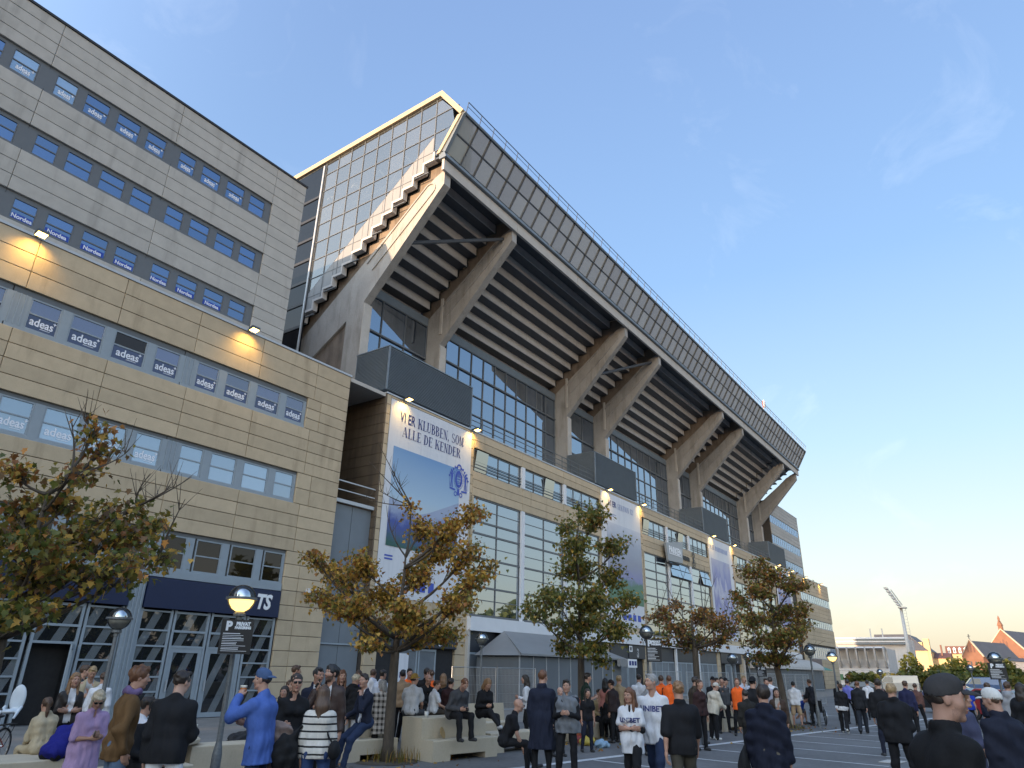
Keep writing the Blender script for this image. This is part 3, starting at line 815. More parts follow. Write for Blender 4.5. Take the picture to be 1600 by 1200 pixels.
for i in range(0, 14):
    y0, y1 = 23.83 + 0.81 * i, 23.83 + 0.81 * (i + 1)
    z = zst(y0)
    for (za, zb, zc) in ((z + 0.02, min(z + 0.93, zst(y0) + 1.74), z + 0.93), ):
        MB().prism([(y0 + 0.012, za), (y1 - 0.012, za), (y1 - 0.012, zst(y1) + 1.72), (y0 + 0.012, zst(y0) + 1.72)], 'x', XG - 0.05, XG - 0.004).build('rake_panel', M_RAKEP, st)
m = MB()
for y in gy[1:]:
    m.box(XG - 0.07, XG + 0.05, y - 0.028, y + 0.028, zst(y) + 0.1, 35.5)
m.build('gable_mullion', M_FRAMED, st, kind=None)
m = MB()
for z in gz[1:]:
    y0 = 23.83 + (30.84 - z) / 0.775
    y1 = 34.15
    ya = max(22.0 if z > 33 else 23.0, y0 - 0.9)
    if ya < y1: m.box(XG - 0.065, XG + 0.04, ya, y1, z - 0.025, z + 0.025)
m.build('gable_transom', M_FRAMED, st)
m = MB()
for i in range(0, 14):
    y = 23.83 + 0.81 * i; z = zst(y)
    m.box(XG - 0.08, XG + 0.3, y - 0.13, y + 0.81, z - 0.16, z + 0.0)
    m.box(XG - 0.082, XG + 0.3, y - 0.131, y, z + 0.001, z + 0.628 - 0.16)
m.build('stepped_edge', M_TERR, st)
# dark service slot between the office block and the gable
M_SLOT = G('sooty_cladding', (0.03, 0.03, 0.032), 0.7, amt=0.5, scale=1.5, fine=12, bump=0.3, coords='World')
M_SLOTG = glass('dark_slot_glass', (0.006, 0.007, 0.010), 0.03, rand=0.3, fk=0.25)
m = MB(); m.box(24.9, 25.0, 34.16, 45, 16, 35.0); m.build('service_wall', M_SLOTG, st)
m = MB(); m.box(24.82, 24.9, 34.2, 34.32, 16, 35); m.build('corner_trim', M_METAL, st)
for k in range(10):
    bx('service_rail', M_BLACK, st, 24.84, 24.89, 34.33, 40, 17 + 1.7 * k, 17.2 + 1.7 * k)

# ---- concourse glazing behind the columns
YG = 30.35
def curtain(x0, x1, n, zrows, name='concourse_pane'):
    wd = (x1 - x0) / n
    for i in range(n):
        for a, b in zip(zrows[:-1], zrows[1:]):
            bx(name, M_GLASSU, st, x0 + wd * i + 0.03, x0 + wd * (i + 1) - 0.03, YG, YG + 0.03, a + 0.03, b - 0.03)
    m = MB()
    for i in range(n + 1):
        m.box(x0 + wd * i - 0.035, x0 + wd * i + 0.035, YG - 0.07, YG + 0.06, zrows[0], zrows[-1])
    m.build('curtain_mullion', M_FRAMED, st)
    m = MB()
    for j, z in enumerate(zrows):
        e = 0.07 if j == len(zrows) - 2 else 0.025
        m.box(x0, x1, YG - 0.06 - e, YG + 0.05, z - 0.03 - e * 0.4, z + 0.03 + e * 0.4)
    m.build('curtain_transom', M_FRAMED, st)
zr = [16.05, 17.9, 19.4, 20.9, 22.5, 24.3]
for i in range(7):
    a, b = ROFF[i] + RW + 0.05, ROFF[i + 1] - 0.05
    wide = b - a > 10
    curtain(a, b, 11 if wide else 3, zr if wide else [16.05, 18.6, 20.2, 21.8, 24.3])
    bx('lintel', M_BLUEG, st, a, b, YG - 0.1, YG + 0.1, 24.33, 24.95)
curt_back = MB(); curt_back.box(26, 108, YG + 1.6, YG + 1.7, 16, 25); curt_back.build('concourse_wall', M_DARK, st)
# warm strip light inside the first glazed opening
M_TUBE = emit('strip_light', (1.0, 0.62, 0.32), 3.0)
# balcony floor, railing
m = MB(); m.box(22.7, 111.6, 26.35, 32, 15.8, 16.0); m.build('balcony_floor', M_CONCL, st)
bx('coping', M_METAL, st, 25.3, 111.58, 26.26, 26.5, 16.0, 16.09)
BOX = [(25.2, 32.9), (49.5, 57.4), (74.2, 82.3), (99.2, 107.6)]
def balcony_rail(x0, x1):
    m = MB(); n = max(2, int((x1 - x0) / 1.25))
    for i in range(n + 1):
        x = x0 + (x1 - x0) * i / n
        m.box(x - 0.02, x + 0.02, 26.38, 26.42, 16.08, 17.12)
    for z in (16.42, 16.78, 17.14): m.box(x0, x1, 26.372, 26.428, z - 0.018, z + 0.018)
    m.build('balcony_railing', M_FRAMED, st)
for a, b in ((32.95, 49.45), (57.45, 74.15), (82.35, 99.15)): balcony_rail(a, b)
# louvred plant boxes on the balcony
for a, b in BOX:
    z0, z1 = 16.25, 18.9
    m = MB(); m.box(a + 0.05, b - 0.05, 26.36, 29.0, z0, z1 - 0.04)
    m.box(a, a + 0.09, 26.28, 26.37, z0, z1); m.box(b - 0.09, b, 26.28, 26.37, z0, z1)
    m.box(a, b, 26.27, 26.37, z1 - 0.035, z1 + 0.03); m.box(a - 0.02, a + 0.08, 26.37, 29.0, z1 - 0.035, z1 + 0.03)
    o = m.build('plant_box', M_BLUEG, st)
    m = MB(); k = 0
    z = z0 + 0.03
    while z < z1 - 0.08:
        m.prism([(26.365, z), (26.30, z + 0.005), (26.30, z + 0.03), (26.365, z + 0.055)], 'x', a + 0.09, b - 0.09)
        m.prism([(a + 0.055, z), (a - 0.0, z + 0.005), (a - 0.0, z + 0.03), (a + 0.055, z + 0.055)], 'y', 26.4, 28.95)
        z += 0.088
    m.build('louvre', M_BLUEG, o, kind='stuff')

# ---- lower front
m = MB(); m.box(25.35, 111.6, 26.5, 45, 0, 15.8); m.build('front_wall', M_JOINT, st)
BL = [(25.38, 33.3), (50.15, 58.2), (75.0, 83.3), (100.2, 108.95)]    # solid blocks that carry the banners
BAY = [(33.3, 50.15), (58.2, 75.0), (83.3, 100.2)]
for i, (a, b) in enumerate(BL):
    jj = [a + 0.32, b - 0.4] if i else [a + 0.32, b - 0.4]
    clad(st, M_SAND, a, a + 0.32, [], 3.95, 16.0)
    clad(st, M_SAND, b - 0.4, b, [], 3.95, 16.0)
    clad(st, M_SAND, a + 0.32, b - 0.4, [], 15.85, 16.0, h=0.15)
    clad(st, M_SAND, a + 0.32, b - 0.4, [], 3.95, 5.3)
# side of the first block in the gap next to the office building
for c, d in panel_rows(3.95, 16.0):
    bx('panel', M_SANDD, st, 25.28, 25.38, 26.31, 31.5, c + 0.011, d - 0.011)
bx('gap_wall', M_JOINT, st, 22.66, 25.3, 31.5, 31.6, 0, 16)
for a, b in BAY:
    clad(st, M_SAND, a, b, [a + 5.55, a + 11.1], 14.98, 16.0, h=0.52)
    clad(st, M_SAND, a, b, [a + 5.55, a + 11.1], 11.9, 13.45, h=0.52)
    sec = (b - a) / 3
    for s in range(3):
        x0, x1 = a + sec * s + 0.2, a + sec * (s + 1) - 0.2
        # strip windows
        o = MB()
        o.box(x0, x1, 26.42, 26.5, 13.46, 13.52); o.box(x0, x1, 26.42, 26.5, 14.88, 14.97)
        for k in range(5):
            x = x0 + (x1 - x0) * k / 4
            o.box(x - 0.03, x + 0.03, 26.4, 26.5, 13.52, 14.88)
        o = o.build('strip_window', M_FRAMED, st)
        for k in range(4):
            p0, p1 = x0 + (x1 - x0) * k / 4 + 0.04, x0 + (x1 - x0) * (k + 1) / 4 - 0.04
            tilt = (s, k) in ((0, 0), (1, 2))
            q = bx('pane', M_GLASSF, o, p0, p1, 26.44, 26.46, 13.54, 14.86)
            if tilt: q.rotation_euler = (0, 0.0, 0); q.rotation_euler.x = math.radians(9); q.location.y -= 0.12
        for z in (13.72, 13.92, 14.12): bx('guard_bar', M_FRAMED, o, x0, x1, 26.33, 26.36, z, z + 0.05)
        # tall hall windows: two panes wide
        zz = [4.86, 5.76, 6.5, 7.48, 8.2, 8.94, 9.67, 10.4, 11.15, 11.86]
        o = MB()
        for k in range(3):
            x = x0 + (x1 - x0) * k / 2
            o.box(x - 0.04, x + 0.04, 26.38, 26.5, zz[0], zz[-1])
        for j, z in enumerate(zz):
            e = 0.055 if j in (0, 2, 4, 6, 7, 9) else 0.025
            o.box(x0, x1, 26.36 if e > 0.03 else 26.4, 26.49, z - e, z + e)
        o = o.build('hall_window', M_FRAMED, st)
        for k in range(2):
            for j, (c, d) in enumerate(zip(zz[:-1], zz[1:])):
                p0, p1 = x0 + (x1 - x0) * k / 2 + 0.05, x0 + (x1 - x0) * (k + 1) / 2 - 0.05
                q = bx('pane', M_GLASSF, o, p0, p1, 26.42, 26.44, c + 0.03, d - 0.03)
                if a > 55 and a < 60 and j in (7, 8) and (s == 1 or (s == 2 and k == 1)):
                    q.rotation_euler.x = math.radians(-14); q.location.y -= 0.25 if j == 7 else 0.07
    for s in range(4):
        x = a + sec * s
        bx('front_post', M_WHITE, st, x - 0.19, x + 0.19, 26.24, 26.42, 4.78, 11.88) if 0 < s < 3 else bx('front_post', M_SAND, st, x - 0.17, x + 0.17, 26.3, 26.42, 4.78, 11.88)
        if 0 < s < 3: bx('front_post', M_WHITE, st, x - 0.19, x + 0.19, 26.25, 26.43, 13.46, 14.96)
    bx('white_band', M_WHITE, st, a - 0.02, b + 0.02, 26.02, 26.4, 3.98, 4.76)
for a, b in BL[1:]: bx('white_band', M_WHITE, st, a + 0.03, b - 0.03, 26.02, 26.28, 3.98, 4.76)
# ground floor
M_DOORF = G('grey_door', (0.15, 0.175, 0.20), 0.5, amt=0.12, scale=1.2, bump=0.03, coords='World', stain=(0.26, 0.29, 0.31), stain_lo=0.66, stain_scale=(1.5, 1.5, 0.4))
M_ANTH = G('anthracite_fascia', (0.028, 0.032, 0.042), 0.45, amt=0.1, bump=0.02)
M_GRILLE = G('grey_grille', (0.13, 0.15, 0.17), 0.6, amt=0.25, scale=1.0, fine=40, bump=0.1, coords='World')
# tall grey gate in the gap
for z0, z1 in ((0.03, 2.85), (2.95, 4.6), (4.7, 9.4)):
    for x0, x1 in ((22.68, 23.95), (23.98, 25.26)):
        bx('gap_gate', M_DOORF, st, x0, x1, 26.6, 26.68, z0, z1)
bx('gap_lintel', M_FRAME, st, 22.66, 25.28, 26.52, 26.6, 2.86, 2.94)
bx('gap_bridge', M_METAL, st, 22.66, 25.27, 26.4, 26.5, 9.45, 9.62); bx('gap_bridge', M_METAL, st, 22.66, 25.27, 26.42, 26.47, 10.5, 10.56); bx('gap_bridge', M_METAL, st, 22.66, 25.27, 26.42, 26.47, 10.05, 10.1)
for a, b in BL:
    for c, d in panel_rows(0.02, 3.95, 0.65):
        bx('panel', M_SAND, st, a, a + 0.85, 26.3, 26.45, c + 0.011, d - 0.011, bevel=0.012)
        bx('panel', M_SAND, st, b - 1.0, b - 0.02, 26.3, 26.45, c + 0.011, d - 0.011, bevel=0.012)
    a2, b2 = a + 0.85, b - 1.0
    for x0, x1 in ((a2, (a2 + b2) / 2 - 0.01), ((a2 + b2) / 2 + 0.01, b2)):
        bx('fascia_board', M_ANTH, st, x0, x1, 26.2, 26.4, 2.9, 3.93)
    bx('entrance_recess', M_DARK, st, a2, b2, 26.45, 26.49, 0.02, 2.88)
    mid = (a2 + b2) / 2
    for x0, x1 in ((mid - 1.75, mid - 0.05), (mid + 0.05, mid + 1.45)):
        f = MB(); t = 0.09
        f.box(x0, x0 + t, 26.3, 26.4, 0, 2.85); f.box(x1 - t, x1, 26.3, 26.4, 0, 2.85); f.box(x0 + t, x1 - t, 26.3, 26.4, 2.74, 2.85); f.box(x0 + t, x1 - t, 26.3, 26.4, 0, 0.14)
        o = f.build('door_frame', M_FRAME, st)
        bx('pane', M_GRILLE, o, x0 + t, x1 - t, 26.34, 26.36, 0.14, 2.74)
for n_, (a, b) in enumerate(BAY):
    sec = (b - a) / 3
    for s in range(3):
        x0, x1 = a + sec * s + 0.12, a + sec * (s + 1) - 0.12
        for k in range(2):
            p0, p1 = x0 + (x1 - x0) * k / 2, x0 + (x1 - x0) * (k + 1) / 2
            bx('fascia_board', M_ANTH if s != 2 else M_STEEL, st, p0 + 0.01, p1 - 0.01, 26.38, 26.46, 2.86, 3.96)
        for k in range(4):
            p0, p1 = x0 + (x1 - x0) * k / 4, x0 + (x1 - x0) * (k + 1) / 4
            f = MB(); t = 0.07
            f.box(p0 + 0.01, p0 + t, 26.36, 26.44, 0, 2.82); f.box(p1 - t, p1 - 0.01, 26.36, 26.44, 0, 2.82)
            f.box(p0 + t, p1 - t, 26.36, 26.44, 2.7, 2.82); f.box(p0 + t, p1 - t, 26.36, 26.44, 0, 0.12)
            o = f.build('door_frame', M_FRAME, st)
            bx('pane', M_DOORF if (s + k) % 3 else M_GRILLE, o, p0 + t, p1 - t, 26.4, 26.42, 0.12, 2.7)
        bx('pillar', M_WHITE if s else M_CONCL, st, a + sec * s - 0.1, a + sec * s + 0.1, 26.1, 26.3, 0, 3.97)
# ================================================================ banners
def ring(cx, cz, rx, rz, t, a0=0, a1=360, n=14, tz=None):
    """flat elliptical band as polygons in (x, z)"""
    tz = t if tz is None else tz
    o = []
    for i in range(n):
        p, q = math.radians(a0 + (a1 - a0) * i / n), math.radians(a0 + (a1 - a0) * (i + 1) / n)
        o.append([(cx + rx * math.cos(p), cz + rz * math.sin(p)), (cx + rx * math.cos(q), cz + rz * math.sin(q)),
                  (cx + (rx - t) * math.cos(q), cz + (rz - tz) * math.sin(q)), (cx + (rx - t) * math.cos(p), cz + (rz - tz) * math.sin(p))])
    return o
def rc(x0, x1, z0, z1): return [(x0, z0), (x1, z0), (x1, z1), (x0, z1)]
T_, H_ = 0.17, 0.045
def stem(x, z0=0, z1=1, sl=0.07, sr=0.07): return [rc(x, x + T_, z0, z1), rc(x - sl, x + T_ + sr, z1 - H_, z1), rc(x - sl, x + T_ + sr, z0, z0 + H_)]
def glyph(c):
    """tall high-contrast serif capitals, outline in a box 0.75 wide and 1 high"""
    if c == 'K': return stem(0.08) + [[(0.25, 0.42), (0.30, 0.42), (0.68, 1.0), (0.62, 1.0)], [(0.36, 0.55), (0.46, 0.68), (0.76, 0.0), (0.56, 0.0)], rc(0.50, 0.80, 0, H_), rc(0.52, 0.78, 1 - H_, 1)]
    if c == 'L': return stem(0.10) + [rc(0.25, 0.68, 0, H_), [(0.62, 0), (0.68, 0), (0.68, 0.28), (0.66, 0.28)]]
    if c == 'U': return [rc(0.08, 0.25, 0.22, 1), rc(0.0, 0.33, 1 - H_, 1), rc(0.60, 0.645, 0.22, 1), rc(0.50, 0.74, 1 - H_, 1)] + ring(0.3625, 0.24, 0.2825, 0.25, 0.10, 180, 360, 8, 0.06)
    if c == 'E': return stem(0.10) + [rc(0.25, 0.66, 0, H_), rc(0.25, 0.64, 1 - H_, 1), rc(0.25, 0.50, 0.49, 0.53), [(0.60, 0), (0.66, 0), (0.66, 0.25), (0.64, 0.25)], [(0.62, 0.77), (0.64, 0.77), (0.64, 1), (0.58, 1)], rc(0.47, 0.50, 0.40, 0.62)]
    if c == 'B': return stem(0.08) + ring(0.28, 0.76, 0.34, 0.24, 0.15, -90, 90, 8, H_) + ring(0.28, 0.27, 0.40, 0.27, 0.16, -90, 90, 8, H_)
    if c == 'D': return stem(0.08) + ring(0.26, 0.5, 0.46, 0.5, 0.16, -90, 90, 10, H_)
    if c == 'R': return stem(0.08) + ring(0.28, 0.74, 0.36, 0.26, 0.15, -90, 90, 8, H_) + [[(0.34, 0.50), (0.50, 0.50), (0.74, 0), (0.55, 0)], rc(0.52, 0.80, 0, H_)]
    if c == 'N': return [rc(0.10, 0.145, 0, 1), rc(0.0, 0.25, 0, H_), rc(0.60, 0.645, 0, 1), rc(0.50, 0.76, 1 - H_, 1), [(0.06, 1), (0.24, 1), (0.645, 0), (0.50, 0)]]
    if c == 'S': return ring(0.36, 0.74, 0.28, 0.26, 0.10, 20, 200, 10, H_) + ring(0.36, 0.26, 0.30, 0.26, 0.11, -160, 20, 10, H_) + [[(0.10, 0.66), (0.22, 0.60), (0.64, 0.38), (0.56, 0.24), (0.50, 0.36), (0.14, 0.56)]]
    if c == 'O': return ring(0.37, 0.5, 0.35, 0.5, 0.15, 0, 360, 20, H_)
    if c == 'M': return [rc(0.07, 0.11, 0, 1), rc(0, 0.2, 0, H_), rc(0.62, 0.78, 0, 1), rc(0.56, 0.84, 0, H_), rc(0.72, 0.84, 1 - H_, 1), [(0.03, 1), (0.20, 1), (0.44, 0), (0.36, 0)], [(0.36, 0), (0.42, 0), (0.66, 1), (0.62, 1)]]
    if c == 'A': return [[(0.02, 0), (0.06, 0), (0.36, 0.98), (0.33, 1)], [(0.30, 1), (0.44, 1), (0.74, 0), (0.56, 0)], rc(0.15, 0.58, 0.30, 0.34), rc(-0.04, 0.18, 0, H_), rc(0.48, 0.82, 0, H_)]
    if c == 'T': return stem(0.29, 0, 1, 0.08, 0.08) + [rc(0.02, 0.73, 1 - H_, 1), rc(0.02, 0.05, 0.76, 1), rc(0.70, 0.73, 0.76, 1)]
    if c == 'I': return stem(0.12)
    if c == '1': return stem(0.26) + [[(0.10, 0.78), (0.26, 0.9), (0.26, 1), (0.10, 0.84)]]
    if c == '2': return ring(0.36, 0.72, 0.28, 0.28, 0.13, -20, 180, 10, H_) + [[(0.05, 0), (0.16, 0), (0.63, 0.62), (0.50, 0.62)], rc(0.05, 0.66, 0, 0.13)]
    if c == ',': return [[(0.05, 0.14), (0.20, 0.14), (0.20, 0.02), (0.08, -0.16), (0.05, -0.14), (0.12, 0.0)]]
    return []
ADV = {'M': 0.92, 'K': 0.84, 'N': 0.80, 'O': 0.80, 'L': 0.74, 'E': 0.74, 'S': 0.74, ',': 0.32, ' ': 0.42, 'U': 0.80, 'B': 0.76, 'D': 0.80, 'R': 0.84, 'A': 0.84, 'T': 0.78, 'I': 0.42, '1': 0.6, '2': 0.74}
def serif_line(txt, x0, x1, z, h, y, mt, parent, name='lettering'):
    tot = sum(ADV.get(c, 0.75) for c in txt)
    k = (x1 - x0) / tot
    m = MB(); x = 0
    e = 0
    for c in txt:
        for poly in glyph(c):
            # tiny step in depth so that strokes never share a plane
            yy = y - 0.0007 * (e % 9); e += 1
            m.add([(x0 + (x + px) * k, yy, z + pz * h) for px, pz in poly], [tuple(range(len(poly)))])
        x += ADV.get(c, 0.75)
    return m.build(name, mt, parent)
M_BANNER = G('white_banner_cloth', (0.60, 0.62, 0.66), 0.6, amt=0.04, scale=0.6, fine=5, bump=0.1, coords='World', dist=0.06, stain=(0.50, 0.52, 0.57), stain_lo=0.48, stain_scale=(3.2, 3.2, 0.16))  # streak colour paints the shade of vertical creases into the cloth
M_INK = mat('navy_ink', (0.02, 0.03, 0.16), 0.6)
M_INK2 = mat('blue_ink', (0.05, 0.09, 0.42), 0.6)
M_INKP = mat('pale_blue_ink', (0.20, 0.26, 0.46), 0.6)
def print_mat(name, stops, noise=0.0, nscale=(0.4, 0.4, 0.4), zspan=(0, 1)):
    """a print: colours set by height, broken up by soft noise"""
    m = mat(name, (0.5, 0.5, 0.5), 0.55)
    b = m.node_tree.nodes['Principled BSDF']
    g = N(m, 'ShaderNodeNewGeometry'); sp = N(m, 'ShaderNodeSeparateXYZ'); L(m, g.outputs['Position'], sp.inputs[0])
    mr = N(m, 'ShaderNodeMapRange'); mr.inputs['From Min'].default_value = zspan[0]; mr.inputs['From Max'].default_value = zspan[1]
    L(m, sp.outputs['Z'], mr.inputs['Value'])
    src = mr.outputs[0]
    if noise:
        mp = N(m, 'ShaderNodeMapping'); mp.inputs['Scale'].default_value = nscale; L(m, g.outputs['Position'], mp.inputs[0])
        nz = N(m, 'ShaderNodeTexNoise'); nz.inputs['Scale'].default_value = 1.0; nz.inputs['Detail'].default_value = 8; nz.inputs['Roughness'].default_value = 0.65
        L(m, mp.outputs[0], nz.inputs['Vector'])
        a = N(m, 'ShaderNodeMath', operation='MULTIPLY_ADD'); a.inputs[1].default_value = noise; L(m, nz.outputs[0], a.inputs[0])
        s = N(m, 'ShaderNodeMath', operation='SUBTRACT'); s.inputs[1].default_value = noise * 0.5; L(m, src, s.inputs[0]); L(m, s.outputs[0], a.inputs[2]); src = a.outputs[0]
    r = N(m, 'ShaderNodeValToRGB')
    e = r.color_ramp.elements
    e[0].position = stops[0][0]; e[0].color = (*stops[0][1], 1); e[1].position = stops[-1][0]; e[1].color = (*stops[-1][1], 1)
    for p, c in stops[1:-1]:
        q = e.new(p); q.color = (*c, 1)
    L(m, src, r.inputs[0]); L(m, r.outputs[0], b.inputs['Base Color'])
    return m
PR1 = print_mat('print_stadium_sky', [(0, (0.50, 0.56, 0.58)), (0.35, (0.36, 0.50, 0.64)), (1, (0.15, 0.29, 0.52))], 0.08, (0.6, 0.6, 0.3), (9.3, 13.2))
PR1B = print_mat('print_stand', [(0, (0.03, 0.10, 0.08)), (0.4, (0.06, 0.09, 0.24)), (0.55, (0.05, 0.08, 0.30)), (1, (0.30, 0.36, 0.50))], 0.9, (1.2, 1.2, 1.6), (7.8, 10.0))
PR2 = print_mat('print_crowd', [(0, (0.10, 0.20, 0.12)), (0.25, (0.10, 0.20, 0.14)), (0.33, (0.24, 0.25, 0.42)), (0.5, (0.27, 0.29, 0.36)), (0.8, (0.34, 0.38, 0.46)), (1, (0.50, 0.53, 0.60))], 0.35, (0.8, 0.8, 1.2), (7.1, 13.4))
PR3 = print_mat('print_players', [(0, (0.42, 0.44, 0.58)), (0.3, (0.20, 0.21, 0.42)), (0.5, (0.48, 0.49, 0.58)), (0.65, (0.22, 0.24, 0.46)), (1, (0.38, 0.40, 0.52))], 1.1, (0.9, 0.9, 0.35), (6.5, 13.6))
def crest(cx, cz, w_, h_, y, parent):
    """oval shield between two supporters under leafy scrolls, above a ribbon"""
    m = MB()
    e = [0]
    def P(poly):
        yy = y - 0.0009 * (e[0] % 11); e[0] += 1
        m.add([(cx + px * w_ / 2, yy, cz + pz * h_ / 2) for px, pz in poly], [tuple(range(len(poly)))])
    for q in ring(0, 0.05, 0.36, 0.50, 0.07): P(q)
    for q in ring(0, 0.05, 0.47, 0.60, 0.03): P(q)
    for i in range(4): P(rc(-0.22 + 0.12 * i, -0.15 + 0.12 * i, 0.15, 0.42 - 0.05 * abs(i - 1.5)))
    P(rc(-0.28, 0.28, 0.02, 0.06))
    for q in ring(0, 0.05, 0.30, 0.44, 0.10): P(q)
    for q in ring(0, 0.78, 0.22, 0.14, 0.1, 0, 180, 8): P(q)
    for i in range(4):
        z0 = -0.08 - 0.09 * i; wd = 0.27 - 0.05 * i
        P([(-wd, z0), (0, z0 - 0.05), (wd, z0), (wd, z0 + 0.035), (0, z0 - 0.01), (-wd, z0 + 0.035)])
    for s in (-1, 1):
        # supporter: head, body, two legs, arm
        for q in ring(s * 0.66, 0.37, 0.085, 0.085, 0.084, n=8): P(q)
        P([(s * 0.56, 0.28), (s * 0.76, 0.28), (s * 0.73, -0.12), (s * 0.60, -0.12)])
        P([(s * 0.60, -0.12), (s * 0.67, -0.12), (s * 0.62, -0.50), (s * 0.55, -0.50)])
        P([(s * 0.67, -0.12), (s * 0.73, -0.12), (s * 0.80, -0.50), (s * 0.72, -0.50)])
        P([(s * 0.58, 0.26), (s * 0.60, 0.18), (s * 0.42, 0.40), (s * 0.45, 0.45)])
        P([(s * 0.84, 0.34), (s * 0.87, 0.34), (s * 0.87, -0.5), (s * 0.84, -0.5)])
        # leafy scrolls above
        for k in range(6):
            a = math.radians(78 - 14 * k); r_ = 0.80 + 0.05 * (k % 2)
            x, z = s * math.cos(a) * r_ * 1.05, math.sin(a) * r_ * 0.86
            P([(x, z + 0.10), (x + 0.07, z + 0.02), (x + 0.02, z - 0.08), (x - 0.08, z - 0.03)])
            P([(x * 1.1 - 0.03, z * 1.1), (x * 1.1 + 0.04, z * 1.1 + 0.05), (x * 1.1 + 0.02, z * 1.1 - 0.05)])
        P([(s * 0.10, 0.70), (s * 0.30, 0.62), (s * 0.34, 0.70), (s * 0.14, 0.80)])
        # ribbon and lower scroll
        P([(s * 0.30, -0.56), (s * 0.85, -0.52), (s * 0.85, -0.62), (s * 0.30, -0.66)])
        for q in ring(s * 0.26, -0.82, 0.16, 0.14, 0.06, n=10): P(q)
    P([(-0.12, -0.55), (0.12, -0.55), (0.10, -0.82), (0, -0.92), (-0.10, -0.82)])
    return m.build('crest', M_INK2, parent)
def sans(txt, x0, x1, zc, h, y, mt, par):
    o = text('lettering', txt, mt, par, ((x0 + x1) / 2, y, zc), h * 1.36, bold=0.014, depth=0.001)
    xs_ = [v.co.x for v in o.data.vertices]; o.scale = ((x1 - x0) / max(0.01, max(xs_) - min(xs_)), 1, 1)
    return o
def banner(x0, x1, z0, z1, label, n):
    b = thing('banner', label, 'banner', ((x0 + x1) / 2, 26.25, z0), 0, 'tall white club banners down the stadium front')
    m = MB(); K = 10
    # cloth with a slight sag between its fixings, edges turned back
    vs, fs = [], []
    for j in range(K + 1):
        for i in range(K + 1):
            vs.append((x0 + (x1 - x0) * i / K, 26.27 + 0.004 * math.sin(i * 1.3) * math.sin(j * 1.1), z0 + (z1 - z0) * j / K))
    fs = [(j * (K + 1) + i, j * (K + 1) + i + 1, (j + 1) * (K + 1) + i + 1, (j + 1) * (K + 1) + i) for j in range(K) for i in range(K)]
    m.add(vs, fs)
    m.box(x0, x1, 26.275, 26.30, z0, z1)
    m.build('cloth', M_BANNER, b)
    y = 26.255
    if n == 0:
        sans('VI ER', 26.45, 27.72, 14.95, 0.62, y, M_INK, b)
        serif_line('KLUBBEN, SOM', 27.95, 32.2, 14.68, 0.60, y, M_INK, b)
        serif_line('ALLE DE KENDER', 26.75, 31.95, 13.88, 0.58, y, M_INK, b)
        bx('picture', PR1, b, 26.15, 31.95, y - 0.003, y + 0.006, 9.7, 13.18)
        m = MB(); m.add([(26.15, y - 0.008, 7.8), (31.95, y - 0.008, 7.8), (31.95, y - 0.008, 11.1), (29.4, y - 0.008, 10.05), (28.6, y - 0.008, 9.8), (26.15, y - 0.008, 10.35)], [(0, 1, 2, 3, 4, 5)])
        m.build('picture', PR1B, b)
        crest(31.85, 12.5, 1.95, 2.15, y - 0.012, b)
        for k in range(2): bx('small_print', M_INK2, b, 26.15, 26.75, y, y + 0.003, 7.1 + 0.16 * k, 7.18 + 0.16 * k)
        [bx('small_print', M_INK2, b, 28.3 + 0.7 * k, 28.75 + 0.7 * k, y, y + 0.003, 5.7, 6.25) for k in range(3)]
    elif n == 1:
        sans('VI ER', x0 + 1.25, x0 + 2.75, 14.98, 0.5, y, M_INK, b)
        serif_line('SEKTION 12', x0 + 2.95, x0 + 6.0, 14.74, 0.46, y, M_INKP, b)
        for k in range(2): bx('small_print', M_INKP, b, x0 + 1.3, x0 + 2.7 - 0.4 * k, y, y + 0.003, 14.1 - 0.14 * k, 14.15 - 0.14 * k)
        bx('picture', PR2, b, x0 + 0.9, x1 - 0.05, y - 0.003, y + 0.006, 7.1, 13.4)
        for k in range(4): bx('small_print', M_INK2, b, x0 + 3.3 + 0.9 * k, x0 + 3.9 + 0.9 * k, y, y + 0.003, 5.8, 6.3)
    else:
        sans('VI ER', x0 + 0.35, x0 + 1.9, 14.8, 0.5, y, M_INKP, b)
        for k in range(9): bx('small_print', M_INKP, b, x0 + 2.15 + 0.45 * k, x0 + 2.4 + 0.45 * k, y, y + 0.003, 14.55, 15.05)
        bx('picture', PR3, b, x0 + 0.5, x1 - 1.2, y - 0.003, y + 0.006, 7.0, 13.6)
        for k in range(4): bx('small_print', M_INK2, b, x0 + 4.0 + 0.6 * k, x0 + 4.4 + 0.6 * k, y, y + 0.003, 5.75, 6.2)
    return b
banner(25.7, 32.98, 5.25, 15.82, 'largest white banner with a blue crest and big serif lettering, beside the office block', 0)
banner(50.3, 57.7, 5.3, 15.82, 'second white banner from the office block, with a crowd and green pitch printed on it', 1)
banner(75.15, 82.8, 5.25, 15.82, 'third white banner, printed with blue figures, right of the slanted grey wall sign', 2)
banner(100.9, 108.6, 5.1, 15.82, 'farthest white banner on the stadium front, partly behind the tree crown', 2)

